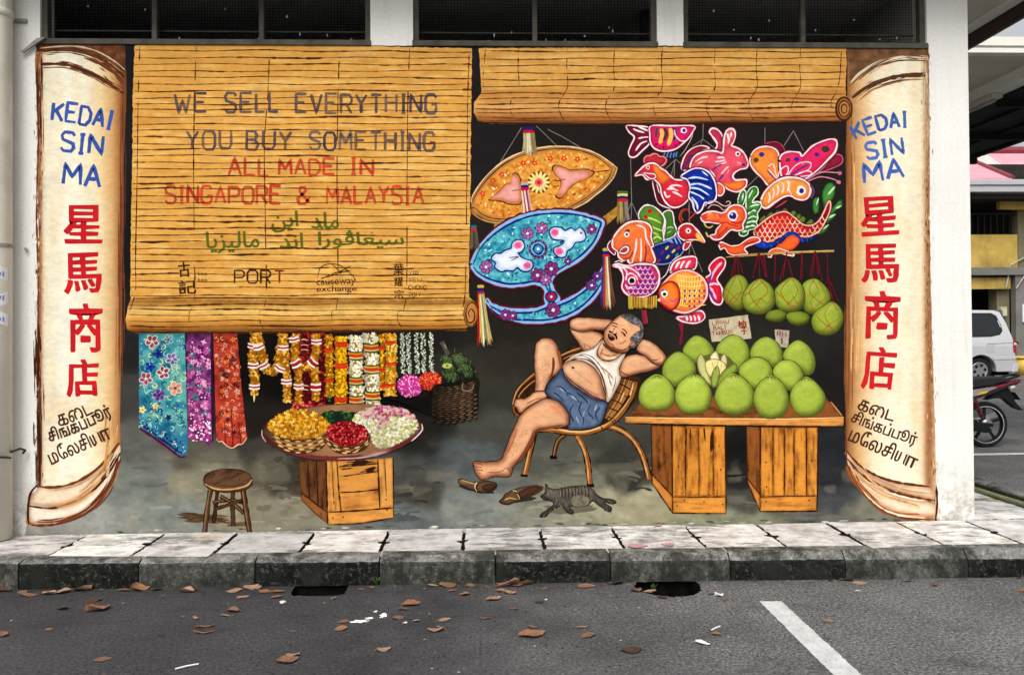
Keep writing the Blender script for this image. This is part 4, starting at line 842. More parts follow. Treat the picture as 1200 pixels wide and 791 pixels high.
for nm, xs, bl_, col in (('jasmine strings ending in a pink flower ball', ((470,0),(515,0)), (530,475,100,88), [c(206,60,150), c(226,100,180), c(240,160,210), c(170,36,120), c(250,206,230)]), ('jasmine strings ending in an orange red flower ball', ((580,0),(630,1),(690,0)), (690,440,88,75), [c(200,50,40), c(224,84,50), c(236,120,70), c(170,30,40), c(240,150,90)])):
    q = part('painted_garland', nm)
    for x, gr in xs:
        for y in range(70, 380, 7):
            for k in range(2): q.dot(*z(f'{x + random.uniform(-17,17) + (y-70)*.03},{y}')[0], random.uniform(.7, 1.4), random.choice([c(206,214,190), c(236,238,220), c(150,160,140), c(120,160,100) if gr else c(180,186,170)]), .8, n=5, rot=random.random() * 3)
    cx, cy, rx, ry = bl_; a = np.linspace(0, 2 * math.pi, 14)[:-1]
    q.fill(z(' '.join(f'{cx+math.cos(t)*rx},{cy+math.sin(t)*ry}' for t in a)), form(col[0], np.asarray(col[3]) * .6, 5), jit=1)
    for i in range(150):
        t, r_ = random.random() * 6.28, random.random() ** .5; q.dot(*z(f'{cx+math.cos(t)*rx*r_},{cy+math.sin(t)*ry*r_}')[0], random.uniform(.9, 1.9), np.asarray(random.choice(col)) * (1.05 - .35 * max(0, math.sin(t) * r_)), .8, n=5, rot=t)

# -- round table on a crate, with flowers
z = zoom(300, 460, 4.945)
for i in range(46):                          # the dark dry-brushed shade painted round the crate and basket
    x, y = random.choice([(random.uniform(300, 350), random.uniform(525, 600)), (random.uniform(455, 490), random.uniform(540, 606)), (random.uniform(340, 470), random.uniform(604, 611))]); L_ = random.uniform(8, 26)
    lc = backdrop(np.array([x]), np.array([y]), None)[0] * random.uniform(.62, .86)
    bd.stroke([(x, y), (x + L_ * .5, y + random.uniform(-1.5, 1.5)), (x + L_, y + random.uniform(-3, 3))], lc, random.uniform(2.5, 6), taper=(.05, .05), jit=.7, seed=i)
tb = part('painted_table', 'round flower table painted standing on a wooden crate')
tb.fill(z('246,390 330,392 408,396 412,560 416,762 340,700 262,622'), wood(c(118,74,42), c(44,26,18), math.pi / 2, 3, 2, .9), curve=False, g=2.2)
tb.fill(z('404,394 600,392 790,374 794,560 797,724 700,742 600,756 416,764 408,560'), wood(c(214,152,76), c(130,78,34), 0, 2.6, 5, .6), curve=False, g=2.2)
for t, a in (('404,396 470,394 492,690 412,690', 1.57), ('706,385 790,376 795,660 716,668', 1.57)): tb.fill(z(t), wood(c(222,162,86), c(150,92,42), a, 3, 8, .7), curve=False, g=1.8)
tb.fill(z('412,694 600,684 796,668 797,724 700,742 600,756 416,764'), wood(c(216,156,80), c(150,92,40), 0, 3, 3, .6), curve=False, g=1.8)
tb.fill(z('262,575 408,690 416,762 264,622'), wood(c(160,102,58), c(90,54,30), .66, 3, 3, .6), curve=False, g=1.8)
for t, w_ in (('408,396 410,560 416,762', 2.4), ('470,396 480,560 494,688', 1.7), ('706,386 712,540 718,668', 1.7), ('412,692 600,682 796,666', 1.6), ('262,576 330,630 408,690', 1.6), ('480,428 600,420 706,410', 2.2), ('484,488 600,470 706,455', 1.6), ('488,578 600,572 710,560', 1.6), ('300,392 306,520 312,610', 1.6), ('350,394 356,560 360,650', 1.8), ('416,764 600,756 797,724', 1.4), ('796,380 798,724', 1.2), ('440,396 452,640', 1.0), ('745,380 756,600', .9)):
    tb.stroke(z(t), c(58,34,20), w_, jit=.7)
for t in ('600,462 690,444', '620,448 700,432', '490,445 560,436', '500,420 690,400', '520,405 660,396'): tb.stroke(z(t), c(60,32,18), 2.6, taper=(.1, .1), jit=.8)
for x, y in ((452,636), (755,618), (760,680), (446,725), (378,702), (505,720)): tb.dot(*z(f'{x},{y}')[0], 1.0, c(44,26,18))
tb.fill(z('34,235 40,200 75,165 140,125 250,92 400,70 560,62 720,72 840,105 920,145 962,190 962,225 920,265 830,320 700,365 560,386 420,390 280,376 160,340 80,295 45,262'), hgrad([(306,c(70,36,34)),(360,c(128,56,56)),(420,c(110,46,48)),(440,c(180,140,136)),(460,c(110,44,46)),(495,c(90,48,46))]), g=3)
tb.fill(z('44,225 80,175 150,128 260,96 400,76 560,68 720,78 835,110 910,148 948,192 944,222 900,258 800,308 690,345 560,362 420,366 290,352 180,318 100,275 60,248'), hgrad([(306,c(84,56,42)),(340,c(120,84,60)),(390,c(166,124,86)),(450,c(140,102,74)),(495,c(110,84,72))], nz=.15), g=3)
tb.stroke(z('960,180 964,215 930,255 900,280'), c(226,206,200), 1.3); tb.stroke(z('36,215 38,250 60,285'), c(206,180,170), 1.2); tb.stroke(z('470,382 620,374 760,340'), c(200,160,156), 1.6, taper=(.1, .1))
def heap(p, pts, pal, base, n, r=(1.0, 2.2), star=False):
    B = spline(pts); p.fill(pts, base, jit=1.2)
    x0, y0 = B.min(0); x1, y1 = B.max(0); k = 0
    while k < n:
        x, y = random.uniform(x0, x1), random.uniform(y0, y1)
        if not inside(np.array([x]), np.array([y]), B)[0]: continue
        k += 1; sh = 1.08 - .45 * ((y - y0) / (y1 - y0)) ** 2 * random.random() - .25 * random.random() ** 2
        cc = np.asarray(random.choice(pal)) * sh
        if star:
            for i in range(4): p.dot(x + math.cos(i * 1.57 + k) * 1.2, y + math.sin(i * 1.57 + k) * 1.0, random.uniform(*r) * .7, cc, .6, n=5, rot=i * 1.57 + k)
        else: p.dot(x, y, random.uniform(*r), cc, random.uniform(*r) * .8, n=6, rot=random.random() * 3, jit=.3)
lf = sub(tb, 'green_leaves'); heap(lf, z('370,150 390,112 450,105 520,112 575,118 570,165 480,180 400,178'), [c(28,60,36), c(40,84,48), c(60,104,58), c(20,44,28)], c(24,44,28), 70)
wf = sub(tb, 'white_flowers'); heap(wf, z('560,160 600,110 680,84 780,80 860,105 920,150 940,195 900,240 840,285 770,315 720,318 680,290 655,230 600,190'), [c(246,240,206), c(252,250,232), c(226,222,170), c(236,230,150), c(250,248,240)], c(170,164,110), 420, (.9, 1.7), True)
heap(wf, z('600,130 640,96 740,76 850,90 920,140 900,160 840,130 780,140 740,205 700,200 705,150 650,150'), [c(206,60,140), c(226,110,170), c(170,40,110), c(244,200,220), c(190,30,80)], c(206,190,160), 110, (.9, 1.8), True)
def wicker(p, pts, seed, base, dark, light, rows, xs):
    p.fill(pts, form(base, dark, 7), jit=.4, g=1.8)
    for r_ in rows:
        q = spline(r_, closed=False)
        for i in range(0, len(q) - 2, 3): p.stroke(q[i:i + 4], light if (i // 3 + seed) % 2 else dark, random.uniform(1.3, 2.2), curve=False, taper=(.4, .4), seed=i)
b1 = sub(tb, 'yellow_flower_basket')
wicker(b1, z('75,215 120,250 200,270 290,268 370,255 410,235 405,300 370,330 300,350 220,350 150,330 100,280'), 0, c(176,130,76), c(70,44,26), c(222,184,126), [z('85,238 150,270 240,282 330,272 408,248'), z('95,262 150,292 240,306 330,296 405,270'), z('110,290 160,314 240,328 330,318 400,294'), z('140,318 220,344 300,342 370,322')], 0)
heap(b1, z('72,200 85,160 140,125 210,98 280,98 350,120 405,150 425,185 400,230 340,255 260,268 180,258 110,235'), [c(236,176,40), c(250,206,76), c(220,150,30), c(255,226,120), c(200,124,20), c(246,190,60)], c(160,100,24), 330, (1.0, 2.2), True)
b2 = sub(tb, 'red_flower_basket')
wicker(b2, z('402,235 430,285 500,310 580,305 640,280 662,240 655,300 620,335 550,354 480,350 430,320 408,280'), 1, c(170,122,70), c(70,42,26), c(216,176,120), [z('408,262 460,306 540,322 620,305 660,262'), z('415,290 470,326 540,340 610,325 655,290'), z('440,322 500,346 560,346 620,325')], 0)
heap(b2, z('410,225 430,190 490,170 560,168 620,190 655,230 640,270 590,300 530,308 460,290 420,258'), [c(176,24,36), c(206,40,50), c(140,16,28), c(226,80,80), c(240,130,120), c(190,30,40)], c(110,14,24), 240, (.9, 1.7))

# -- stool
z = zoom(0, 400, 3.953)
so = part('painted_stool', 'small dark wooden stool')
for i in range(16): so.stroke([(205 + random.uniform(0, 30), 604 + random.uniform(-4, 8)), (250 + random.uniform(0, 20), 606 + random.uniform(-4, 8))], c(96,74,52) * random.uniform(.7, 1.2), random.uniform(1.5, 3.5), taper=(.1, .1), jit=.6, seed=i)
for i in range(8): so.stroke([(262 + random.uniform(0, 8), 612 + random.uniform(-2, 4)), (292 + random.uniform(-6, 6), 613 + random.uniform(-2, 3))], c(110,88,62) * random.uniform(.7, 1.2), random.uniform(1.5, 3), taper=(.1, .1), jit=.6, seed=i)
def bar(p, pts, w, base, dark, light=None, seed=0):
    p.stroke(pts, dark, w + 1.0, taper=(1, 1), jit=.3, seed=seed); p.stroke(pts, base, w * .8, taper=(1, 1), jit=.3, seed=seed + 1)
    if light is not None: p.stroke(np.asarray(pts) + np.array([-w * .16, -w * .1]), light, w * .28, taper=(.3, .3), jit=.8, seed=seed + 2)
DB, DK, LB = c(86,58,40), c(36,24,18), c(140,104,74)
bar(so, z('1008,690 1000,760 990,840'), 4, c(64,44,32), DK); bar(so, z('1080,690 1078,760 1082,855'), 4.6, c(84,60,44), DK)
bar(so, z('985,745 1060,735 1130,745'), 3.4, DB, DK, LB); bar(so, z('1020,715 1080,750 1130,795'), 3.6, DB, DK, LB); bar(so, z('1000,775 1060,755 1120,735'), 3, DB, DK)
bar(so, z('975,690 962,770 948,890'), 5.2, DB, DK, LB); bar(so, z('1126,685 1140,780 1158,890'), 5.2, DB, DK, LB)
so.fill(z('942,640 955,612 1000,594 1060,588 1120,594 1160,615 1170,645 1165,670 1130,690 1060,700 990,692 950,670'), form(c(110,80,54), c(44,30,22), 3), g=1.6)
so.fill(z('944,638 958,612 1000,595 1060,589 1120,596 1160,616 1166,640 1140,660 1080,672 1010,668 958,654'), wood(c(108,78,56), c(58,38,28), -.5, 3, 4, .9), g=1.5)
so.stroke(z('950,660 1000,682 1070,684 1140,668 1168,640'), c(206,164,110), 1.7, jit=.6)
for x, y in ((990,615), (1110,640), (1100,610), (1010,655)): so.dot(*z(f'{x},{y}')[0], .9, DK)

# -- basket of bitter gourds
z = zoom(400, 380, 6.594)
gb = part('painted_basket', 'dark wicker basket full of green gourds')
gb.fill(z('330,560 420,555 520,570 640,560 740,440 700,520 690,700 600,660 450,600'), c(22,18,16), jit=1)
gb.fill(z('700,500 760,460 900,455 1050,410 1056,520 1050,650 990,720 900,750 820,752 740,728 680,660'), form(c(66,50,38), c(22,18,15), 22, c(98,78,58), (.8, -.1), .6), g=2)
for k in range(17):
    y = 452 + k * 17
    q = spline(z(f'{705-k*1.2},{y+20} 800,{y+36} 920,{y+22} 1050,{y-14}'), closed=False)
    for i in range(k % 2, len(q) - 3, 4):
        b_ = (.16 + .75 * i / len(q)); gb.stroke(q[i:i + 4], np.asarray(c(132,106,80)) * b_ * random.uniform(.6, 1.3), random.uniform(1.0, 1.9), curve=False, taper=(.2, .2), seed=i)
        gb.stroke(q[i + 1:i + 4] + np.array([0, 1.3]), c(26,20,16), 1.0, curve=False, taper=(.2, .2), seed=i)
gb.stroke(z('940,450 935,500 970,515 1010,500 1025,460'), c(140,124,104), 1.2)
for t, ln in (('760,250 800,235 850,262 905,350 900,420 850,440 800,390 790,300', .9), ('850,250 900,220 950,240 1000,300 1035,370 1020,420 960,420 900,350', 1.0), ('790,380 850,350 910,380 920,430 870,450 800,430', .8)):
    gb.fill(z(t), form(c(66,84,50) * ln, c(22,34,22), 5, c(104,120,80)), g=1.5); B = np.array(z(t))
    for i in range(60):
        a, b_ = B[random.randrange(len(B))], B.mean(0); u = random.uniform(.0, .9); q = a * u + b_ * (1 - u) + np.random.normal(0, 1.6, 2)
        gb.dot(q[0], q[1], .7, random.choice([c(110,128,84), c(30,44,28), c(80,100,60)]), 1.1)
gb.fill(z('780,320 800,302 850,305 858,325 830,340 795,338'), c(190,194,110), jit=.4); gb.dot(*z('818,320')[0], 1.8, c(120,140,70))
gb.stroke(z('775,135 800,180 825,235'), c(88,84,70), 5, taper=(1, 1)); gb.stroke(z('795,150 812,190'), c(180,174,150), 1, taper=(.4, .4)); gb.stroke(z('875,185 876,225'), c(90,110,70), 1)
# ================================================================== the mural: festival lanterns and paper hangings
WHITE = c(246,226,226); GLOW = c(110,16,44)
def loop(pts, curve=True):
    B = spline(pts) if curve else straight(pts); return np.concatenate([B, B[:2]])
def outlined(p, pts, shade, line=WHITE, w=1.5, glow=GLOW, g=None, jit=.25, curve=True):
    L = loop(pts, curve)
    if glow is not None: p.stroke(L, glow, w * 2.4, curve=False, taper=(1, 1), jit=.5)
    p.fill(pts, shade, g=g, jit=jit, curve=curve)
    if line is not None: p.stroke(L, line, w, curve=False, taper=(1, 1), jit=.5)
def lines(p, texts, col, w=1.2, taper=(.2, .2)):
    for i, t in enumerate(texts): p.stroke(t, col, w, taper=taper, jit=.5, seed=i)
def thread(p, *ts):
    for t in ts: p.stroke(t, c(150,136,132), .7, curve=False, taper=(1, 1), jit=.3)
def tassel(p, x0, y0, x1, y1, w0, w1, cols, caps, n=26):
    for i in range(n):
        u = i / (n - 1) - .5; v = u + random.uniform(-.08, .08); L = random.uniform(.8, 1.0)
        cc = np.asarray(cols[int((u + .5) * (len(cols) - .01)) % len(cols)]) * random.uniform(.65, 1.2)
        p.stroke([(x0 + u * w0, y0), (x0 + (x1 - x0) * .5 + u * (w0 + w1) * .48, (y0 + y1) / 2), (x0 + (x1 - x0) * L + v * w1, y0 + (y1 - y0) * L)], cc, random.uniform(.8, 1.6), taper=(1, .2), jit=.4, seed=i)
    for k, (cc, h) in enumerate(caps): p.stroke([(x0 - w0 * .55, y0 - h), (x0, y0 - h - .6), (x0 + w0 * .55, y0 - h)], cc, 3.4, taper=(.8, .8))
random.seed(33)
# paper wau kites
z = zoom(545, 140, 6.316)
kt = part('painted_kite', 'orange moon kite covered in painted flowers')
thread(kt, z('418,62 340,190 262,315'), z('525,50 600,120 682,202'), z('610,75 720,130 850,206'))
kt.fill(z('1010,730 1130,640 1190,600 1200,640 1120,720 1030,800 1010,790'), mottled([c(150,110,44), c(196,150,70), c(120,84,36)], 3, 3), curve=False)
kt.fill(z('230,762 330,780 420,770 400,830 300,860 220,820'), mottled([c(150,110,44), c(196,150,70), c(120,84,36)], 3, 3))
kt.fill(z('36,640 60,560 150,430 280,315 430,242 600,206 750,203 880,222 1000,270 1090,325 1128,362 1100,430 1040,500 960,565 880,625 780,675 640,700 480,720 330,765 200,765 100,720 48,690'), form(c(202,142,74), c(120,70,34), 4), g=2.4)
for t, col, w_ in (('40,640 60,560 150,430 280,315 430,242 600,206 750,203 880,222 1000,270 1126,362', c(236,206,160), 1.5), ('58,625 80,560 165,445 290,332 440,262 600,226 750,222 870,240 980,284 1090,368', c(96,56,28), 1.3), ('1126,362 1100,430 1040,500 960,565 880,625 780,672', c(230,200,160), 1.5), ('1085,380 1060,440 1000,505 930,555 850,610 760,655', c(100,60,30), 1.2), ('48,690 110,735 200,765 330,762 480,716', c(206,160,110), 1.4), ('66,650 130,705 220,735 330,735 430,712', c(96,56,28), 1.3), ('40,610 44,660 66,650', c(80,44,24), 1.6)):
    kt.stroke(z(t), col, w_, jit=.5)
inn = spline(z('80,610 180,460 300,352 450,280 600,244 750,240 870,258 970,298 1070,372 1030,440 950,520 860,585 760,635 620,670 480,680 380,715 240,720 140,685'))
kt.fill(inn, mottled([c(176,104,34), c(222,150,56), c(236,176,84), c(206,126,44)], 5, 2), curve=False, g=2.2)
for i in range(430):
    x, y = random.uniform(560, 720), random.uniform(178, 256)
    if inside(np.array([x]), np.array([y]), inn)[0]: kt.dot(x, y, random.uniform(1.3, 3.0), random.choice([c(240,190,110), c(250,220,170), c(230,160,60), c(212,120,40), c(246,206,80), c(190,96,36), c(240,140,90)]), random.uniform(.7, 1.6), n=5, rot=random.random() * 3, jit=.35)
for x, y in ((205,455), (130,550), (430,325), (515,325), (630,292), (732,290), (830,297), (270,410)): petal_flower(kt, *z(f'{x},{y}')[0], 3.6, c(222,70,40), c(250,190,90), rot=random.random())
for t in ('640,365 660,338 720,348 780,372 860,368 920,372 960,392 930,430 860,460 800,490 760,530 720,580 690,590 665,570 690,530 705,480 695,440 660,405', '170,600 220,560 260,520 300,480 340,460 345,410 375,395 405,420 420,480 425,560 415,625 340,635 260,610'):
    kt.fill(z(t), c(64,34,20)); q = np.array(z(t)); q = q.mean(0) + (q - q.mean(0)) * .93; kt.fill(q, c(206,130,84)); q = q.mean(0) + (q - q.mean(0)) * .84; kt.fill(q, form(c(240,176,164), c(226,140,126), 4))
lines(kt, [z('640,450 700,455 745,440'), z('960,392 1020,385 1080,378'), z('345,530 380,525 415,520')], c(60,34,24), 1.0)
petal_flower(kt, *z('545,468')[0], 13.5, c(246,226,150), c(226,60,60), n=14, line=c(120,70,24)); kt.dot(*z('545,468')[0], 5, c(236,120,110)); kt.dot(*z('545,468')[0], 2.6, c(206,40,60))
ts = sub(kt, 'tassel'); tassel(ts, *z('472,95')[0], *z('482,275')[0], 12, 17, [c(196,184,140), c(226,216,180), c(150,130,90)], [(c(190,30,50), 0), (c(50,30,110), 3.5)], 30)
ts = sub(kt, 'tassel'); tassel(ts, *z('442,520')[0], *z('480,780')[0], 8, 12, [c(226,206,190), c(206,80,60), c(240,220,210), c(140,70,120), c(220,170,150)], [(c(206,30,50), 0), (c(60,30,130), 3.2), (c(190,180,170), 6.4)], 24)
ts = sub(kt, 'tassel'); tassel(ts, *z('1165,600')[0], *z('1170,780')[0], 11, 14, [c(150,120,60), c(196,170,110), c(110,90,60), c(140,130,120)], [(c(200,40,40), 0), (c(30,40,110), 3.2), (c(220,206,130), 6), (c(80,120,60), 9)], 24)
z = zoom(545, 240, 4.653)
kb = part('painted_kite', 'blue moon kite covered in painted flowers')
RIM = c(150,186,232); NAVY = c(24,44,120)
def kfill(t): outlined(kb, z(t), mottled([c(30,120,150), c(70,170,190), c(120,206,214), c(44,140,160)], 5, 6), RIM, 3.0, c(104,22,44), g=2.2)
kfill('34,330 40,300 70,240 130,170 210,110 300,66 400,42 520,36 620,46 700,70 752,94 740,140 715,200 670,260 610,310 540,350 490,385 470,425 482,465 500,490 512,515 500,538 560,515 630,475 690,425 735,370 762,330 766,390 740,450 690,520 620,580 540,618 440,640 330,640 230,620 160,580 125,540 118,515 150,545 220,568 300,575 380,570 440,548 436,510 440,470 420,445 380,430 310,440 240,445 170,432 110,408 60,375')
D = kb
for t in ('46,325 80,245 140,178 220,120 310,78 400,55 520,48 620,58 700,80 740,100 728,140 702,200 655,255 600,300 530,342 480,375 458,425 466,470', '46,340 70,370 120,400 180,420 240,432 310,428 380,418 430,430 450,465', '135,550 200,582 290,590 380,585 450,560 500,552 570,525 640,480 700,425 758,345', '135,565 190,605 260,625 340,628 440,628 530,608 610,570 680,512 735,440 758,390'):
    kb.stroke(z(t), NAVY, 2.3, jit=.4)
big = spline(z('60,325 140,190 220,130 310,90 400,66 520,60 620,68 725,110 690,200 600,290 480,365 430,410 310,418 180,408 100,375')); arc = spline(z('150,560 290,600 440,570 570,535 700,440 750,370 740,430 670,510 600,565 440,618 290,616 190,592'))
for i in range(620):
    x, y = random.uniform(552, 710), random.uniform(248, 376)
    if inside(np.array([x]), np.array([y]), big)[0] or inside(np.array([x]), np.array([y]), arc)[0]: kb.dot(x, y, random.uniform(1.2, 3.0), random.choice([c(90,190,206), c(170,232,236), c(30,110,140), c(14,70,104), c(214,246,250), c(60,150,150), c(40,90,150)]), random.uniform(.7, 1.5), n=5, rot=random.random() * 3, jit=.35)
for x, y, r in ((340,158,6.5), (418,128,6.5), (690,135,5.5), (115,340,7), (470,350,8), (395,385,7.5), (440,410,6), (690,440,6), (720,390,5), (480,575,8), (220,600,6), (260,605,5), (560,310,4)):
    petal_flower(kb, *z(f'{x},{y}')[0], r, random.choice([c(150,60,120), c(180,110,170), c(120,60,130)]), c(220,230,240), n=7, rot=random.random(), line=c(70,40,110))
for t, tips in (('462,150 480,128 520,128 545,145 580,130 600,145 625,128 648,150 655,185 630,200 600,205 580,235 555,250 545,280 515,285 490,265 488,240 510,230 535,215 540,195 510,190 480,185', ((488,152), (512,255))),
                ('145,295 165,270 195,268 225,250 255,240 258,215 280,195 310,200 322,230 305,255 285,262 300,285 330,300 360,310 366,340 345,360 310,358 285,340 260,358 225,355 195,362 165,340 170,315', ((288,222), (338,332)))):
    kb.stroke(loop(z(t)), NAVY, 3.2, curve=False, taper=(1, 1)); kb.fill(z(t), form(c(236,240,250), c(180,206,230), 4), jit=.2)
    for x, y in tips: kb.dot(*z(f'{x},{y}')[0], 5.2, c(240,150,190), 4.6, n=14); kb.dot(*z(f'{x},{y}')[0], 3.6, c(232,96,150), 3.2, n=12)
kb.stroke(z('240,290 290,285 250,305'), NAVY, 1); kb.stroke(z('545,200 530,190'), NAVY, 1); kb.dot(*z('632,155')[0], 1.5, c(220,60,120))
petal_flower(kb, *z('398,242')[0], 12, c(40,50,130), c(20,30,90), n=13, line=c(150,30,60)); kb.dot(*z('398,242')[0], 8.2, c(110,190,220), n=14); kb.dot(*z('398,242')[0], 6.6, NAVY, n=14); kb.dot(*z('398,242')[0], 4.6, c(70,150,190), n=12); kb.dot(*z('398,242')[0], 1.8, c(246,246,250))
kb.dot(*z('470,502')[0], 7.2, NAVY, n=14); kb.dot(*z('470,502')[0], 5.4, c(160,40,80), n=12); kb.dot(*z('470,502')[0], 1.6, c(240,220,230))
ts = sub(kb, 'tassel'); tassel(ts, *z('768,280')[0], *z('775,575')[0], 7, 17, [c(60,60,130), c(180,60,60), c(196,160,110), c(230,214,180), c(120,80,60)], [(c(216,30,70), 0), (c(40,40,130), 3.5), (c(190,180,90), 7)], 30)
ts = sub(kb, 'tassel'); tassel(ts, *z('85,480')[0], *z('108,775')[0], 7, 17, [c(190,30,50), c(220,190,90), c(236,226,190), c(120,130,90), c(206,186,120)], [(c(190,30,40), 0), (c(30,40,130), 3.2), (c(206,180,90), 7)], 32)
ts = sub(kb, 'tassel'); tassel(ts, *z('48,140')[0], *z('55,250')[0], 6, 10, [c(120,100,70), c(70,70,60), c(96,90,80)], [(c(190,50,50), 0), (c(60,110,130), 3.5)], 18)

# lanterns
PK, HOT, ORG, YLW, BLU, GRN = c(232,92,126), c(222,36,110), c(240,128,52), c(250,196,96), c(28,56,168), c(74,140,52)
z = zoom(725, 140, 6.594)
f1 = part('painted_lantern', 'pink striped fish lantern, partly behind the blind')
thread(f1, z('92,300 100,640'))
outlined(f1, z('60,52 150,54 245,70 245,130 235,190 180,245 130,290 90,292 75,260 95,200 120,140 80,100'), form(c(126,24,56), c(80,14,40), 4), w=1.5)
lines(f1, [z('110,75 150,92 200,105'), z('150,60 200,80 235,95'), z('150,150 200,140 240,140'), z('130,245 170,190 220,170')], WHITE, 1.7)
outlined(f1, z('250,54 400,52 580,54 570,100 545,140 500,185 450,225 390,245 320,245 270,222 245,180 240,120'), form(HOT, c(150,16,80), 5), w=1.6)
for t, cc, w_ in (('300,70 290,110 290,145', c(90,80,80), 3), ('325,75 335,115 318,190', YLW, 4.4), ('350,70 370,110 345,170', c(80,60,60), 3.2), ('395,70 405,130 380,205', YLW, 4.6), ('425,65 440,110 420,170', c(40,50,120), 3)): f1.stroke(z(t), cc, w_, taper=(.5, .3))
lines(f1, [z('430,80 440,130 480,168 530,165')], WHITE, 1.5)
for x, y in ((290,195), (345,215), (440,205), (470,185)): f1.dot(*z(f'{x},{y}')[0], 1.6, c(150,20,60))
f1.dot(*z('502,88')[0], 3.6, c(240,236,240), n=12); f1.dot(*z('504,88')[0], 2.2, c(50,30,120), n=10)
lines(f1, [z(f'{x},{y} {x-12},{y+25} {x-10},{y+45}') for x, y in ((360,255), (385,255), (410,258), (435,255), (455,250))], c(90,140,200), 1.6); lines(f1, [z('470,290 510,240 560,150 580,70')], c(220,180,170), 1.0)
rb = part('painted_lantern', 'pink rabbit lantern')
thread(rb, z('652,35 650,155'), z('650,155 570,210'), z('650,155 630,200'), z('650,155 745,228'))
outlined(rb, z('485,390 492,330 520,270 570,225 640,205 700,225 650,245 590,280 560,330 550,390'), form(c(170,40,70), c(90,14,40), 4), w=1.4)
rb.stroke(z('490,400 530,330 560,270'), c(90,50,110), 3)
outlined(rb, z('745,240 760,200 720,130 700,100 720,72 760,80 795,120 805,180 800,250'), form(c(196,54,90), c(120,20,50), 3), w=1.5)
lines(rb, [z('720,130 750,170 765,195')], WHITE, 2)
outlined(rb, z('555,385 560,330 590,285 640,258 700,245 760,250 800,260 810,200 815,140 830,95 860,75 890,85 900,125 885,180 870,205 920,225 965,260 990,310 1000,345 985,378 940,388 900,410 880,440 900,470 950,468 985,470 985,510 960,540 910,562 850,545 800,510 760,495 740,480 735,430 690,395 620,385'), form(c(232,92,112), c(190,40,76), 6, c(246,140,140)), w=1.7)
rb.fill(z('770,495 850,490 890,480 950,478 975,490 955,535 905,552 850,535 800,505'), form(c(244,140,56), c(214,84,50), 4), jit=.2)
lines(rb, [z('835,110 850,150 845,190'), z('870,100 865,140')], WHITE, 2.2); lines(rb, [z('760,300 790,296 820,300'), z('740,330 790,325 825,315'), z('750,365 800,345 835,330'), z('790,425 830,380 850,365'), z('840,420 850,390'), z('590,330 640,300 690,290'), z('610,345 650,325')], WHITE, 1.7)
lines(rb, [z('740,270 790,278'), z('720,395 770,360 800,350'), z('770,475 800,440 810,430'), z('740,400 770,385')], c(100,40,140), 1.8)
rb.dot(*z('918,268')[0], 3.0, c(246,236,240), n=12); rb.dot(*z('920,270')[0], 1.7, c(60,50,120), n=9); rb.dot(*z('962,352')[0], 2.4, c(60,30,120), 1.4); lines(rb, [z('910,330 950,345'), z('915,350 950,352')], WHITE, .9)
outlined(rb, z('755,495 800,510 815,550 795,588 760,580'), form(c(236,110,80), c(200,60,60), 3), w=1.3)
rs = part('painted_lantern', 'rooster lantern with a blue tail')
thread(rs, z('440,310 360,385'), z('440,310 400,450'), z('440,310 478,345'), z('430,320 425,660'), z('545,640 545,790'))
outlined(rs, z('262,480 275,560 300,640 350,675 420,690 400,640 340,600 310,560 290,490'), form(c(120,20,46), c(60,8,24), 3), w=1.1)
outlined(rs, z('205,345 195,310 215,285 245,282 260,270 295,270 315,290 345,290 368,315 350,350 310,365 250,350'), form(c(196,50,70), c(130,20,44), 4), w=1.4, line=c(226,150,140))
outlined(rs, z('125,438 165,390 215,350 265,340 300,355 325,380 360,400 400,440 430,465 480,470 520,465 550,520 550,590 520,640 470,675 410,680 360,640 330,580 320,520 290,480 260,460 215,465 180,430'), form(c(222,54,74), c(170,26,50), 5), w=1.7)
rs.fill(z('265,352 300,365 350,410 400,450 380,480 340,500 310,490 285,450 270,400'), form(ORG, c(214,90,40), 4, c(246,170,80)), jit=.2)
outlined(rs, z('190,415 230,420 275,425 285,450 250,462 220,445'), form(c(210,50,80), c(170,30,60), 2), w=1.2)
lines(rs, [z('330,500 350,480'), z('350,500 372,470'), z('370,490 390,460')], c(110,60,40), 1.2); lines(rs, [z('390,520 440,510 490,520'), z('370,540 420,540 460,555'), z('350,555 370,600 400,590'), z('410,560 450,575 490,600'), z('380,530 430,528')], WHITE, 2.2)
rs.dot(*z('225,374')[0], 2.3, c(246,230,190), n=10); rs.dot(*z('226,374')[0], 1.2, INK)
outlined(rs, z('480,445 530,405 590,380 650,385 700,415 740,480 755,560 745,620 700,650 665,645 640,700 605,725 580,690 570,640 540,600 550,530 530,470'), form(BLU, c(14,24,90), 5), w=1.7, glow=c(40,20,80))
lines(rs, [z('530,460 600,450 690,470'), z('540,510 620,500 720,540'), z('545,530 620,540 700,590'), z('550,560 620,590 660,620'), z('560,600 600,650 610,700'), z('640,400 690,440')], c(206,226,246), 1.9); lines(rs, [z('535,480 620,475 710,500'), z('545,550 620,565 690,610')], c(20,30,100), 2.2)
rs.stroke(z('670,675 690,640 740,630'), c(120,170,230), 1.2); lines(rs, [z('545,690 480,720 470,770'), z('575,725 550,720 510,690')], c(170,30,44), 1.6)
bf = part('painted_lantern', 'orange and pink butterfly lantern')
z = zoom(870, 150, 4.944)
thread(bf, z('130,0 130,110'), z('295,18 240,105'), z('295,18 355,135'), z('130,240 70,300'), z('70,300 20,350'))
outlined(bf, z('135,100 180,82 220,95 245,140 200,150'), form(c(130,26,56), c(70,12,36), 3), w=1.0, line=c(180,80,100))
outlined(bf, z('45,170 70,130 110,112 160,112 200,135 215,185 225,250 215,300 180,320 150,335 110,290 70,250 45,210'), form(c(240,146,66), c(200,84,50), 5), w=1.7)
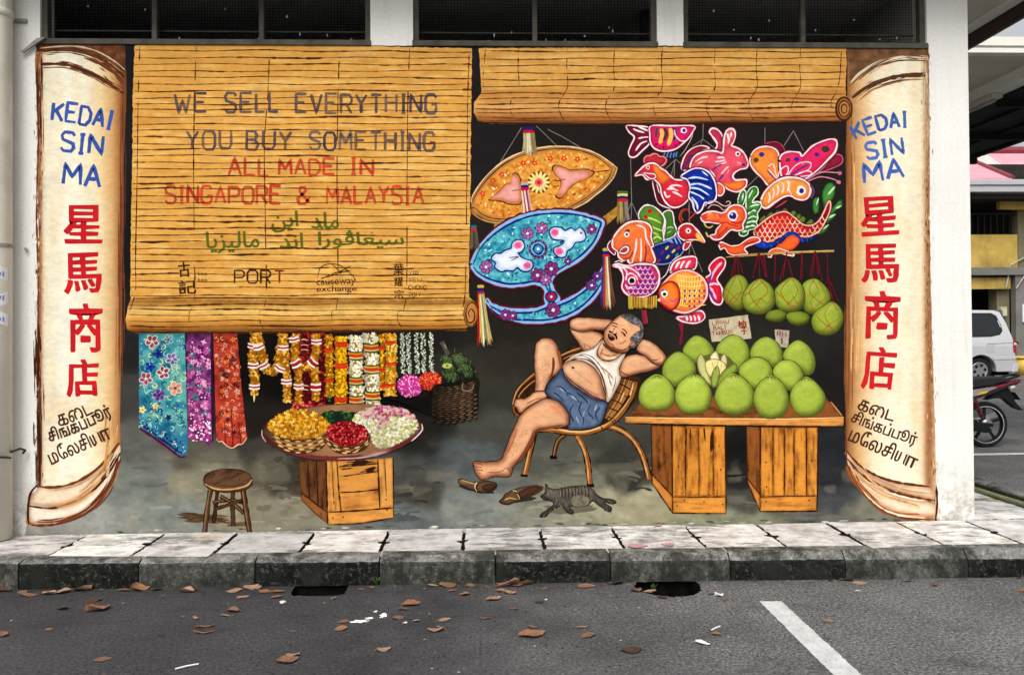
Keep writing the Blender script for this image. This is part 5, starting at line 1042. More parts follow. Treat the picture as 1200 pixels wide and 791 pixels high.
outlined(bf, z('335,310 400,290 470,230 530,160 575,165 575,205 520,235 440,265 380,300'), form(c(150,36,66), c(100,20,44), 3), w=1.1, line=c(196,110,130))
outlined(bf, z('215,200 225,160 265,140 330,145 345,165 400,110 460,80 520,66 546,85 535,140 490,190 440,240 390,280 350,300 280,300 230,290'), form(c(228,50,104), c(180,24,80), 6, c(240,90,130)), w=1.8)
for t in ('260,285 300,225 350,200 395,205 385,240 330,265 275,290', '205,290 220,245 255,222 265,250 240,290', '150,240 160,215 180,215 190,260 205,300', '300,285 350,255 395,255 390,275'): bf.stroke(loop(z(t)), WHITE, 1.2, curve=False, taper=(1, 1)); 
lines(bf, [z('265,285 330,240 380,215'), z('140,245 180,290 200,310'), z('270,295 330,275')], c(90,50,140), 1.5)
for x, y, r, cc in ((110,156,3.3,c(70,44,150)), (78,188,3.4,c(90,84,40)), (262,188,3.0,c(110,60,60)), (312,184,3.2,c(70,40,160)), (430,156,2.8,c(80,40,150)), (480,125,4.8,c(80,60,50)), (350,210,1.5,c(230,120,150))): bf.dot(*z(f'{x},{y}')[0], r, cc, r * .85, n=11)
lines(bf, [z('375,300 450,260 530,260 560,262'), z('380,310 450,285 530,300 555,318')], c(220,140,160), 1.3, (1, 1)); bf.dot(*z('562,264')[0], 2.4, c(196,110,130)); bf.dot(*z('556,316')[0], 2.4, c(214,130,150))
outlined(bf, z('105,425 130,370 180,320 240,292 310,290 365,310 392,345 385,395 355,418 310,412 280,395 240,400 190,430 140,465 110,455'), form(c(246,160,72), c(206,90,60), 5, c(250,190,120)), w=1.9)
lines(bf, [z(f'{x},{y} {x+8},{y+28} {x-2},{y+62}') for x, y in ((150,375), (175,350), (200,332), (230,318), (260,308))], WHITE, 1.8, (.6, .2))
lines(bf, [z('275,310 265,350 285,390')], WHITE, 1.4); bf.dot(*z('340,365')[0], 5.6, c(250,236,226), n=13); bf.dot(*z('342,366')[0], 3.0, c(50,40,140), n=11); bf.stroke(z('390,330 412,370 395,410'), c(110,70,110), 2.5)
lines(bf, [z('190,465 230,440 260,420')], c(190,60,90), 1.6)
# bird lantern behind the lion fish
z = zoom(700, 230, 5.275)
bi = part('painted_lantern', 'green winged bird lantern with a red face')
thread(bi, z('212,0 208,155'), z('210,40 140,210'), z('215,45 260,150'), z('565,60 568,165'), z('575,290 565,370'), z('580,300 650,470'))
outlined(bi, z('410,270 415,220 420,150 405,110 430,90 460,95 470,130 475,170 490,215 470,250'), form(c(74,130,50), c(30,64,24), 3), w=1.5, glow=None)
outlined(bi, z('330,300 300,200 262,150 255,105 290,60 340,62 390,100 415,150 405,210 410,280 390,300'), form(c(96,150,56), c(40,80,30), 5), w=1.5, glow=None)
lines(bi, [z('300,130 360,150 395,170'), z('320,180 360,200 400,215'), z('330,220 380,240'), z('340,270 370,250 400,270'), z('340,290 370,280')], c(206,220,110), 1.9); lines(bi, [z('430,200 450,190 470,200'), z('430,230 460,215')], c(196,220,150), 1.3)
bi.dot(*z('325,92')[0], 3, c(190,40,50)); bi.dot(*z('298,128')[0], 2.6, c(196,40,50)); bi.dot(*z('370,110')[0], 1.6, c(196,90,50))
outlined(bi, z('320,330 370,300 420,285 470,260 510,240 545,270 540,320 500,380 440,415 370,420 330,390'), form(c(30,44,120), c(10,16,60), 5), w=1.3, glow=c(40,20,60), line=c(130,150,210))
lines(bi, [z('410,265 440,275 460,290'), z('440,260 470,290'), z('470,245 495,300'), z('490,240 520,300')], c(150,180,230), 1.6)
for x, y, cc in ((435,375,c(206,190,70)), (400,350,c(150,30,50)), (470,340,c(220,200,90)), (500,320,c(160,30,60)), (430,320,c(200,190,80)), (380,400,c(150,40,60)), (460,310,c(120,30,70)), (490,365,c(80,160,70))): bi.dot(*z(f'{x},{y}')[0], 3.0, cc, 1.4, n=8, rot=-.9)
outlined(bi, z('500,215 510,190 540,172 580,175 610,205 640,240 662,285 620,272 580,270 545,275 515,262 500,240'), form(c(206,44,50), c(140,20,40), 4), w=1.5)
bi.fill(z('605,235 625,228 662,286 618,270'), form(YLW, c(226,120,40), 2), jit=.1); bi.fill(z('540,270 585,275 590,282 550,285'), ORG, jit=.1)
bi.dot(*z('560,214')[0], 4.2, c(214,100,120), n=11); bi.dot(*z('562,215')[0], 3.0, c(246,230,226), n=11); bi.dot(*z('562,216')[0], 1.3, INK)
outlined(bi, z('540,290 575,285 568,310 548,332 530,328'), form(c(196,50,70), c(150,30,50), 2), w=1.1)
lines(bi, [z('520,170 505,130 520,90 550,80'), z('530,155 515,120 530,95'), z('560,150 590,120 620,90')], c(200,80,60), 1.3)
# lion-faced fish lantern
lf_ = part('painted_lantern', 'orange maned lantern with a scaly pink fish tail')
outlined(lf_, z('100,270 70,290 62,320 85,350 110,360'), form(c(150,30,50), c(100,20,40), 2), w=1.2)
outlined(lf_, z('95,265 120,225 165,180 210,160 270,158 315,175 335,210 330,250 345,310 330,318 345,360 355,400 325,425 280,425 250,415 205,420 180,390 160,400 130,375 125,345 95,320 92,290'), form(c(238,122,60), c(204,80,48), 6, c(246,150,80)), w=1.9)
lines(lf_, [z('240,180 290,200 300,260 330,320'), z('210,420 235,330 240,260'), z('265,415 270,330 268,260'), z('250,165 280,175')], WHITE, 1.8); lines(lf_, [z('285,420 300,350 295,300'), z('160,395 200,380 220,340')], c(150,50,60), 1.8)
outlined(lf_, z('135,345 165,315 190,320 185,345 160,355'), form(c(190,60,70), c(120,30,44), 2), w=1.6); lines(lf_, [z('170,225 185,215 200,215')], c(120,30,40), 2.6)
lf_.dot(*z('180,238')[0], 3.2, c(246,236,240), n=11); lf_.dot(*z('180,238')[0], 1.7, c(50,50,130), n=9); lines(lf_, [z('130,275 165,285 195,270'), z('140,300 170,290'), z('130,290 150,296')], c(170,90,120), 1.0)
outlined(lf_, z('95,430 130,420 165,430 210,430 250,420 340,425 370,455 382,500 370,560 330,605 270,625 210,622 165,590 150,555 160,510 150,465 130,440'), form(c(214,60,116), c(150,30,90), 6), w=1.9)
for r_ in range(6):
    for k in range(7):
        x, y = 190 + k * 30 + (r_ % 2) * 15, 440 + r_ * 30
        if (x - 265) ** 2 + (y - 520) ** 2 > 98 ** 2 or (x < 265 and y < 540 and (x - 200) ** 2 + (y - 500) ** 2 < 66 ** 2): continue
        lf_.dot(*z(f'{x},{y}')[0], 2.7, c(120,50,140), 2.3, n=9); lf_.stroke(z(f'{x-15},{y-4} {x-9},{y+11} {x},{y+15} {x+9},{y+11} {x+15},{y-4}'), c(246,190,216), 1.0, taper=(.7, .7))
lines(lf_, [z('110,432 150,440 180,470 175,520'), z('150,440 200,445 240,470 262,500'), z('175,520 180,490 210,478 240,500 245,520')], WHITE, 1.7, (.6, .5))
lf_.dot(*z('212,523')[0], 4.6, WHITE, n=14); lf_.dot(*z('212,523')[0], 3.4, c(26,20,24), n=12); lines(lf_, [z('170,545 190,565 230,560'), z('105,410 130,400 155,410')], WHITE, 1.4)
fr = sub(lf_, 'tassel_fringe')
for i in range(44): fr.stroke(z(f'{192+i*4},{628 - abs(22-i)*.7} {194+i*3.9},{690+random.uniform(-6,10)}'), random.choice([c(206,180,70), c(150,50,50), c(110,30,40), c(190,150,60)]) * random.uniform(.7, 1.2), 1.1, taper=(1, .3), jit=.5)
for i in range(9): fr.stroke(z(f'{272+i*3},{705} {285+i*3},{790+random.uniform(-6,8)}'), c(150,50,60) * random.uniform(.7, 1.4), 1.2, taper=(1, .4))
# goldfish
gf = part('painted_lantern', 'round goldfish lantern with checked orange scales')
gf.stroke(z('390,515 425,480 450,420 480,385 515,365'), c(220,206,220), 1.0); 
outlined(gf, z('450,470 465,420 500,390 560,375 605,378 612,410 600,450 550,462 500,470'), form(c(226,60,96), c(160,26,60), 4), w=1.5)
lines(gf, [z('480,450 495,420 510,405'), z('510,450 525,415 540,400'), z('545,445 560,415 575,400')], WHITE, 2.4)
outlined(gf, z('490,750 540,740 600,715 645,710 665,745 640,775 590,785 530,775'), form(c(226,60,96), c(160,26,60), 4), w=1.5); lines(gf, [z(f'{x},735 {x+10},755 {x+8},772') for x in (545, 570, 595, 620)], WHITE, 2.2)
outlined(gf, z('665,510 700,480 690,440 720,400 760,378 790,395 785,440 750,490 740,520 770,570 775,640 755,670 715,655 690,600 680,550'), form(c(226,36,66), c(160,20,60), 5), w=1.6)
lines(gf, [z('690,530 720,470 750,430'), z('685,550 725,540 750,550'), z('690,560 715,590 735,640'), z('700,500 740,440 770,410')], c(240,200,226), 2.4); lines(gf, [z('688,545 700,500 710,470'), z('690,565 705,620 730,650')], c(90,60,170), 2)
outlined(gf, z('380,620 385,570 420,525 470,480 530,460 590,468 640,500 670,545 675,610 650,660 600,700 540,720 470,705 420,680 385,650'), form(c(246,150,56), c(220,80,70), 6, c(252,190,100)), w=2.0, line=c(246,200,190))
for k in range(9):
    u = k / 8; gf.stroke(z(f'{490+u*150},{480+u*20} {505+u*120},{560+u*20} {495+u*110},{690-u*60}'), c(250,220,130), 1.1); 
for k in range(7):
    y = 495 + k * 30; gf.stroke(z(f'{490},{y-6} {570},{y+6} {min(668, 640+k*8)},{y-4}'), c(250,220,130), 1.1)
for r_ in range(4):
    for k in range(5):
        if 585 + r_ * 33 < 695 - abs(k - 1.5) * 18: gf.dot(*z(f'{538+k*30},{585+r_*32}')[0], 1.5, c(96,50,130), n=5)
outlined(gf, z('382,625 385,575 415,545 455,532 490,560 502,610 492,665 460,695 425,680 392,655'), form(c(246,140,44), c(224,96,40), 5), w=1.7, line=c(206,60,40))
lines(gf, [z('440,640 470,650 495,630'), z('395,640 420,655 445,660')], c(226,90,160), 2); gf.dot(*z('412,603')[0], 5.2, c(90,110,200), n=13); gf.dot(*z('413,604')[0], 4.2, c(250,236,200), n=12); gf.dot(*z('414,606')[0], 2.2, INK, n=10); gf.dot(*z('380,642')[0], 1.8, c(246,200,190))
lines(gf, [z('510,785 520,830')], c(150,30,60), 2.4, (1, 1)); gf.stroke([(800, 378), (799, 390), (797, 404)], c(140,30,56), 2.4)
# dragon
z = zoom(870, 150, 4.944)
dr = part('painted_lantern', 'red scaled dragon lantern with green crest')
for t in ('415,500 405,450 415,410 440,405 445,450 440,490', '465,430 460,380 480,335 510,318 535,340 530,400 500,440 470,470', '500,500 540,440 575,415 575,450 530,490 505,520', '455,520 500,500 540,500 510,540 470,560', '425,600 470,570 500,560 490,590 450,620'):
    dr.fill(z(t), form(c(76,146,66), c(24,70,34), 3)); q = z(t); lines(dr, [[np.mean(q, 0), q[len(q) // 2]]], c(200,230,190), 2)
for x, y in ((120,520), (160,500), (200,490), (240,478), (290,490), (320,510), (345,525), (390,540)): dr.fill(z(f'{x-25},{y+20} {x+5},{y-12} {x+22},{y+5} {x+5},{y+25}'), form(c(110,140,50), c(50,80,30), 2), jit=.4)
outlined(dr, z('65,600 100,560 160,515 210,492 255,488 300,520 350,560 400,565 440,540 470,490 490,440 505,425 508,470 480,540 440,600 380,628 320,625 270,605 220,625 150,660 90,650'), form(c(206,40,50), c(140,20,36), 6), w=1.5, line=c(240,190,170))
bod = spline(z('75,600 160,525 250,495 300,530 350,570 400,572 450,540 500,440 475,540 430,600 380,622 320,620 270,600 150,655 90,645'))
for r_ in range(9):
    for k in range(24):
        x, y = 85 + k * 29 + (r_ % 2) * 14.5, 445 + r_ * 25; q = z(f'{x},{y}')[0]
        if inside(np.array([q[0]]), np.array([q[1]]), bod)[0]: dr.stroke(z(f'{x-14},{y-7} {x-8},{y+12} {x+8},{y+12} {x+14},{y-7}'), random.choice([c(246,200,160), c(250,220,200), c(240,150,110)]), 1.0, taper=(.8, .8))
dr.fill(z('30,660 60,625 110,650 160,665 215,640 255,605 310,605 350,640 430,625 400,650 340,665 300,640 260,630 210,670 150,700 100,700'), form(c(34,64,170), c(16,30,100), 3)); lines(dr, [z(f'{x},{y} {x+8},{y+25}') for x, y in ((120,665), (160,670), (200,655), (250,615), (290,612), (340,640), (370,635))], c(130,170,230), 1.0)
dr.fill(z('190,690 230,660 270,625 300,625 330,650 310,690 270,712 210,712'), form(c(240,110,50), c(190,60,40), 3))
for t in ('145,745 155,715 190,698 230,705 290,728 295,742 250,735 200,725 170,735 165,750',): outlined(dr, z(t), form(c(236,110,56), c(190,60,40), 2), w=1.2, line=c(246,220,210), glow=None)
z = zoom(800, 200, 7.91)
for t in ('510,290 530,210 560,180 585,205 575,280 545,330', '590,230 620,170 660,150 692,165 695,220 660,260 645,300 690,290 725,310 720,350 690,400 695,440 680,480 690,520 650,545 610,555 600,590 560,610 520,590 540,540 590,440 585,330'):
    outlined(dr, z(t), form(c(80,146,64), c(30,76,38), 5), w=1.4, line=c(220,236,206), glow=None)
lines(dr, [z('560,210 550,280'), z('650,180 620,230 610,260'), z('620,340 670,320 710,320'), z('600,410 640,370 680,380'), z('600,450 650,425 690,440'), z('590,490 640,470 680,480'), z('580,530 630,510 680,520'), z('545,570 600,560')], c(214,236,214), 2.0); lines(dr, [z('600,390 660,350'), z('600,470 660,450'), z('590,510 650,495')], c(24,66,36), 1.6)
outlined(dr, z('165,430 185,405 230,385 290,380 360,395 400,380 430,340 490,320 550,335 580,380 585,440 555,500 560,545 510,560 450,550 400,590 350,635 290,640 250,605 300,590 310,550 350,500 300,490 240,480 200,480 175,460'), form(c(240,112,54), c(196,60,50), 6, c(248,150,90)), w=1.6)
dr.dot(*z('462,420')[0], 6.2, c(236,230,240), n=14); dr.dot(*z('464,422')[0], 4.2, c(56,30,120), n=12); dr.dot(*z('455,410')[0], 1.2, WHITE)
lines(dr, [z('330,500 400,480 440,500 520,520'), z('320,620 380,560 420,520'), z('440,470 500,490 560,470')], c(200,50,50), 2.0); lines(dr, [z('290,400 310,430'), z('340,410 350,440')], c(90,50,140), 3); lines(dr, [z('310,410 330,435')], WHITE, 2); dr.dot(*z('200,432')[0], 3.2, c(226,70,60)); dr.dot(*z('250,400')[0], 2, c(250,170,100))
lines(dr, [z('195,480 215,520 250,530 280,510'), z('215,570 225,600 245,620')], c(206,190,110), 2.2); lines(dr, [z('200,330 250,290 310,290 380,330 430,320 440,295 415,285 400,300'), z('230,355 270,320 330,330 370,365 400,370 395,350')], c(226,180,180), 1.1, (.6, .6))
outlined(dr, z('335,690 355,665 400,680 450,700 520,690 580,650 640,620 700,625 715,655 660,680 600,700 570,730 600,770 540,780 470,785 420,765 395,725 370,720 350,735'), form(c(240,106,48), c(196,56,40), 4), w=1.3); lines(dr, [z('560,690 620,670 690,645')], c(190,50,40), 1.8)
# hanging pomelos on a pole
z = zoom(830, 280, 6.594)
pole = part('painted_pole'); pole.stroke(z('135,142 400,120 700,104 970,95'), c(176,140,80), 2.6, taper=(.5, 1)); pole.stroke(z('500,112 700,100 970,91'), c(220,190,130), .9)
def pomelo(name, t, base, dark, light, label=None, net=None, stem=None):
    q = part(name, label); q.fill(z(t), form(base, dark, 9, light, (-.3, -.75), .6, nz=.08, ns=6, flat=.9), g=1.6, jit=.2); q.stroke(loop(z(t)), dark * .75, .9, curve=False, taper=(1, 1), jit=.8)
    B = spline(z(t)); x0, y0 = B.min(0); x1, y1 = B.max(0); k = 0
    while k < 46:
        x, y = random.uniform(x0, x1), random.uniform(y0, y1); X_, Y_ = np.array([x]), np.array([y])
        if inside(X_, Y_, B)[0]:
            k += 1
            if edge_dist(X_, Y_, B)[0] > 3: q.dot(x, y, random.uniform(.35, .6), random.choice([light * .4 + base * .6, dark * .3 + base * .7, base * .9]))
    if stem: lines(q, [z(s_) for s_ in stem], c(50,62,24), 1.0)
    if net: lines(q, [z(s_) for s_ in net], c(166,84,48), .8, (1, 1))
    return q
PG, PD, PLt = c(160,178,66), c(84,92,34), c(198,208,118)
pomelo('painted_pomelo', '440,600 470,560 540,545 600,565 595,610 560,640 500,642 455,625', PG * .7, PD * .6, PG, 'pomelo in red netting, low behind the hanging row')
pomelo('painted_pomelo', '600,590 640,562 720,560 780,590 775,640 740,665 680,670 625,645', PG * .75, PD * .6, PG, 'pomelo in red netting, low behind the hanging row')
pomelo('painted_pomelo', '112,430 130,370 180,300 225,278 270,290 305,340 310,420 290,500 250,545 205,545 155,510 120,465', PG * .88, PD, PLt * .9, 'hanging pomelo in red netting, first from the left', ('130,380 200,450 260,520', '215,290 160,400 140,500', '225,290 260,400 180,520', '300,400 220,430 150,500'))
pomelo('painted_pomelo', '725,370 750,330 800,308 840,312 890,350 935,410 945,470 920,540 870,575 800,580 750,560 730,500', PG * .95, PD, PLt, 'hanging pomelo in red netting, fourth from the left', ('800,315 850,400 790,480 820,570', '820,315 780,400 850,480 920,520', '850,330 905,430 880,480 790,560'))
pomelo('painted_pomelo', '510,410 540,360 590,320 640,298 690,320 730,370 748,440 735,510 700,550 640,565 570,555 525,510', PG, PD, PLt, 'hanging pomelo in red netting, third from the left', ('640,300 560,400 600,480 660,560', '640,300 690,400 640,480 560,550', '525,410 600,480 690,540', '740,430 700,500 650,440'))
pomelo('painted_pomelo', '258,460 275,410 320,350 390,308 440,325 490,370 512,430 512,500 480,550 430,578 360,580 300,555 265,510', PG, PD, PLt, 'hanging pomelo in red netting, second from the left', ('390,310 320,400 350,480 430,570', '395,312 460,400 400,470 350,540', '275,440 350,390 420,330', '505,430 450,500 400,460 300,520'))
pomelo('painted_pomelo', '795,630 830,560 900,510 955,485 1000,510 1035,560 1042,630 1010,700 950,738 880,742 820,710', PG, PD, PLt, 'hanging pomelo in red netting, lowest and furthest right', ('960,490 900,580 950,700', '960,490 1010,600 940,660 860,730', '830,590 900,660 1000,710'))
ntg = part('painted_netting', 'red hanging strings of the netting')
lines(ntg, [z(t) for t in ('210,130 175,290', '210,130 200,290', '215,130 235,280', '225,130 265,270', '385,110 340,310', '388,110 395,300', '390,110 450,300', '420,125 440,300', '430,125 450,290', '515,120 510,330', '610,100 550,330', '605,100 575,300', '615,160 650,290', '720,105 708,320', '725,105 722,320', '820,95 785,290', '822,95 800,300', '828,95 880,330', '825,95 850,280', '915,95 920,290 905,350', '920,290 960,480', '925,295 1000,480')], c(120,26,46), 1.1, (1, 1))
# ================================================================== the mural: the dozing man, his chair, the cat, the fruit stall
random.seed(55)
ch = part('painted_chair', 'rattan lounge chair')
CB, CK, CLi = c(150,92,46), c(44,24,14), c(214,164,100)
z = zoom(590, 360, 5.65)
ch.fill(z('90,700 62,640 90,550 170,465 260,400 380,310 520,262 760,420 900,470 890,580 830,680 740,770 690,800 400,820 200,800'), mottled([c(40,24,16), c(62,36,22), c(86,50,28)], 6, 3), jit=.6)
for t, w_ in (('85,720 64,650 95,550 170,470 225,430', 3.0), ('110,700 90,640 115,570 180,505 220,480', 1.8), ('380,322 440,295 520,268', 3.2), ('395,345 450,318 510,300', 1.6)): bar(ch, z(t), w_, CB, CK, CLi)
for k in range(9):
    u = k / 8; a = np.array(z('780,470 740,580 660,720')); b_ = np.array(z('885,495 840,620 730,770'))
    ch.stroke(a * (1 - u) + b_ * u, mixc(c(90,50,26), c(196,140,78), random.random()), random.uniform(1.4, 2.6), taper=(.6, .6), jit=.6, seed=k)
for k in range(5): ch.stroke(z(f'{745-k*16},{500+k*55} {800-k*18},{520+k*55} {860-k*22},{560+k*50}'), CK, 1.3, jit=.6)
lines(ch, [z('860,500 830,600 760,700'), z('800,560 770,630')], c(236,190,130), 1.3)
z = zoom(530, 470, 5.65)
for t, w_, q in (('750,222 715,245 690,285 672,370', 3.6, .5), ('545,200 520,310 480,490', 6.2, 1), ('820,220 865,300 895,400 912,560', 6.4, 1)): bar(ch, z(t), w_, CB * q, CK, CLi * q)
for x, y in ((476,490), (916,556), (670,370)): ch.stroke(z(f'{x-24},{y} {x+24},{y+4}'), c(24,18,16), 3.4, taper=(1, 1), curve=False)
z6 = zoom(600, 400, 3.953); bar(ch, z6('430,390 500,410 560,455 605,530 636,640'), 6.5, CB, CK, CLi)
bar(ch, z('440,95 410,70 405,20'), 2, CB, CK); bar(ch, z('560,185 680,192 800,208 900,205 980,180 1060,135 1130,60 1190,-30'), 6.4, CB, CK, CLi)
ch.stroke(z('700,185 800,200 900,196 980,170'), c(236,196,130), 1.4, taper=(.2, .2)); lines(ch, [z('1050,120 1075,155'), z('1062,110 1088,145'), z('980,160 1000,195')], CK, 1.2)

SK, SKD, SKL = c(230,176,136), c(128,76,52), c(246,206,168)
mn = part('painted_man', 'dozing man with moustache, white singlet rolled up and blue shorts')
z = zoom(590, 360, 5.65)
def skin(t, D=6, ld=(-.4, -.8), fl=.5, seed=3): 
    L = loop(z(t)); mn.stroke(L, c(64,32,20), 2.2, curve=False, taper=(1, 1), jit=.5); mn.fill(z(t), form(SK, SKD, D, SKL, ld, .7, nz=.07, flat=fl, seed=seed), g=1.5)
skin('437,112 450,165 490,225 530,288 580,290 640,250 668,205 640,175 580,158 500,158 460,125', 5)
skin('437,110 455,82 510,70 600,74 700,84 728,100 705,142 660,152 590,148 520,158 470,150 446,135', 5)
lines(mn, [z('480,158 540,160 600,150'), z('530,240 545,280')], SKD, 1.2); 
for i in range(12): mn.stroke(z(f'{530+i*4},{235+i*2} {535+i*4},{250+i*2}'), c(140,90,60), .6)
skin('207,380 210,290 220,240 250,212 285,206 320,214 352,250 372,310 388,395 352,445 320,458 300,505 286,548 292,592 255,606 200,592 210,540 213,470', 7, (-.7, -.5))
mn.stroke(z('330,330 330,400 312,470 296,530'), c(120,64,40), 2.6, jit=.5); mn.stroke(z('352,270 372,330 380,400'), c(150,88,56), 3.2, taper=(.3, .3))
for i in range(70): 
    x, y = random.uniform(222, 305), random.uniform(330, 520); mn.stroke(z(f'{x},{y} {x+random.uniform(-4,6)},{y+11}'), c(150,96,66), .5)
skin('74,632 82,612 110,606 135,608 170,590 205,562 270,558 292,585 268,606 205,640 155,668 122,698 100,694 88,668 70,650', 4)
lines(mn, [z('76,625 100,630'), z('74,642 104,646'), z('82,658 110,662'), z('92,676 116,676'), z('150,640 210,610 260,600')], c(130,70,44), 1.0)
skin('388,398 410,368 470,348 545,358 605,400 645,460 675,560 688,628 640,624 570,592 500,552 440,502 400,452', 9, (-.3, -.7), .4)
mn.stroke(z('400,450 440,502 500,552 570,592 640,624 686,632'), c(104,56,36), 2.4, jit=.5); mn.dot(*z('460,400')[0], 1.7, c(70,36,26), 1.3); mn.stroke(z('446,392 460,396 474,404'), c(110,60,40), 1); mn.stroke(z('560,560 610,590 660,600'), c(226,150,120), 3, taper=(.2, .2))
for i in range(40): mn.stroke(z(f'{430+i*4},{390+random.uniform(-8,8)+i*3} {434+i*4},{396+i*3}'), c(190,130,92), .5)
skin('770,405 800,340 850,316 920,320 980,345 1040,312 1072,330 1066,365 1020,402 950,425 880,440 800,462 768,452', 6)
skin('885,260 915,214 980,233 1040,280 1074,325 1070,352 1040,384 985,366 940,322 892,292', 5, (.1, -.9))
lines(mn, [z('930,320 985,350 1030,345'), z('1010,370 1050,372')], SKD, 1.2); mn.stroke(z('800,400 850,360 920,350'), c(234,178,132), 3, taper=(.1, .1)); mn.stroke(z('1020,310 1050,335 1040,360'), c(234,176,132), 2.4, taper=(.1, .1))
for i in range(14): mn.stroke(z(f'{775+i*4},{420+i*2} {783+i*4},{440+i*1.5}'), c(120,70,46), .7)
skin('618,262 662,206 705,250 800,288 812,310 772,342 700,358 648,352 618,312', 5); lines(mn, [z('640,300 690,320 750,315'), z('660,270 640,320')], SKD, 1.1); mn.stroke(z('655,330 700,340 750,330'), SKL, 2.5, taper=(.1, .1))
sg = sub(mn, 'singlet')
L = loop(z('393,378 450,326 520,296 590,274 640,226 657,214 628,270 618,312 644,346 692,360 742,345 792,308 810,303 792,346 766,402 768,445 776,472 742,552 702,618 684,628 672,560 642,460 602,402 542,362 480,348 424,356')); sg.stroke(L, c(70,44,32), 1.7, curve=False, taper=(1, 1), jit=.5)
sg.fill(z('393,378 450,326 520,296 590,274 640,226 657,214 628,270 618,312 644,346 692,360 742,345 792,308 810,303 792,346 766,402 768,445 776,472 742,552 702,618 684,628 672,560 642,460 602,402 542,362 480,348 424,356'), form(c(240,230,216), c(184,160,138), 4, c(252,250,246), nz=.04), g=1.5)
lines(sg, [z('430,345 520,322 600,368 660,470 690,600'), z('460,335 540,312 610,350 680,450'), z('720,560 740,500 745,450'), z('690,440 715,520'), z('640,390 690,430 730,480')], c(150,124,104), 1.3, (.3, .2)); lines(sg, [z('400,372 480,340 560,350 620,400 660,480 682,590')], c(96,66,50), 1.5)
sh_ = sub(mn, 'shorts')
z5 = zoom(530, 470, 5.65)
st_ = '388,405 398,445 440,502 520,560 600,606 684,632 676,690 645,765 600,795 520,806 430,806 436,742 420,690 380,640 332,612 290,582 278,546 300,500 342,458'
sh_.stroke(loop(z(st_)), c(30,28,34), 1.9, curve=False, taper=(1, 1), jit=.5); sh_.fill(z(st_), lambda X, Y, d: form(c(98,116,144), c(48,58,82), 6, c(136,152,178), (.2, .3), .5, nz=.3, ns=5)(X, Y, d), g=1.5)
lines(sh_, [z(t) for t in ('395,420 440,480 520,540 600,590 680,622', '420,560 470,600 520,640', '350,520 400,540 430,590', '460,640 440,700 470,760', '520,620 500,680 530,740 520,790', '580,640 560,690 600,740', '640,660 610,710 630,760', '330,560 370,590 400,620', '480,560 540,610 560,640')], c(44,50,72), 1.4, (.2, .2)); lines(sh_, [z(t) for t in ('440,580 490,620', '540,680 520,730', '620,640 600,690', '480,720 500,770', '370,530 400,560')], c(160,174,196), 1.6, (.1, .1))
for i in range(26): sh_.stroke(z(f'{400+i*10.6},{455+i*6.6} {404+i*10.6},{450+i*6.6}'), c(40,40,56), .8, taper=(1, 1))
z = z5
leg = '428,142 450,96 500,50 560,10 620,-14 680,-4 732,32 766,82 770,142 742,166 650,180 560,190 542,240 502,322 452,392 402,430 388,488 350,500 280,495 222,514 190,516 160,482 146,442 140,410 155,398 200,404 260,400 322,384 352,322 382,240 410,182'
skin(leg, 8, (-.5, -.7))
mn.stroke(z('545,190 520,260 470,350 410,420'), c(130,72,44), 3.4, taper=(.2, .3)); mn.stroke(z('560,184 640,172 730,158'), c(140,80,50), 2.4, taper=(.2, .3)); mn.stroke(z('470,110 520,80 590,60'), c(234,176,130), 5, taper=(.1, .1)); mn.stroke(z('640,30 700,60 740,110'), c(228,152,114), 5, taper=(.1, .1)); mn.stroke(z('430,180 400,270 360,350'), c(186,118,80), 2, taper=(.2, .2))
for i in range(80):
    u = random.random(); x, y = 450 - u * 100 + random.uniform(-30, 60), 180 + u * 190; mn.stroke(z(f'{x},{y} {x-4},{y+12}'), c(150,92,62), .5)
lines(mn, [z('145,408 185,415 205,425'), z('142,430 180,436 200,440'), z('150,452 190,456 206,458'), z('160,474 196,474'), z('172,496 200,492'), z('340,440 372,450 384,480'), z('230,470 300,470 350,450')], c(140,76,50), 1.1)
z = zoom(660, 355, 8.323)
hd = '395,332 400,280 420,240 460,200 500,160 540,130 590,112 640,112 700,140 750,185 775,232 778,292 765,342 740,382 700,412 660,432 622,470 580,482 530,472 470,442 420,402 400,366'
mn.stroke(loop(z(hd)), c(56,28,18), 1.9, curve=False, taper=(1, 1), jit=.4); mn.fill(z(hd), form(c(230,174,132), c(146,88,60), 5, c(248,208,168), (-.2, -.5), .7, nz=.06), g=1.1)
hr = sub(mn, 'hair')
hr.fill(z('555,132 600,106 660,110 712,138 757,183 780,240 774,302 757,347 722,392 690,436 636,446 632,425 662,402 694,395 655,372 648,342 690,300 722,276 752,268 735,232 690,214 650,196 606,164'), mottled([c(60,58,60), c(96,94,96), c(132,130,132)], 3, 2), g=1.1)
for i in range(60):
    x, y = random.choice([(random.uniform(600, 740), random.uniform(125, 215)), (random.uniform(660, 770), random.uniform(285, 420))]); hr.stroke(z(f'{x},{y} {x+random.uniform(4,22)},{y+random.uniform(8,22)}'), random.choice([c(40,38,42), c(170,168,172), c(200,198,202), c(70,68,72)]), .7)
mn.fill(z('640,410 650,382 675,375 696,388 690,410 662,425'), form(c(226,160,116), c(140,80,52), 2), g=1.0); mn.stroke(z('655,408 668,392 682,392'), c(96,50,32), .9)
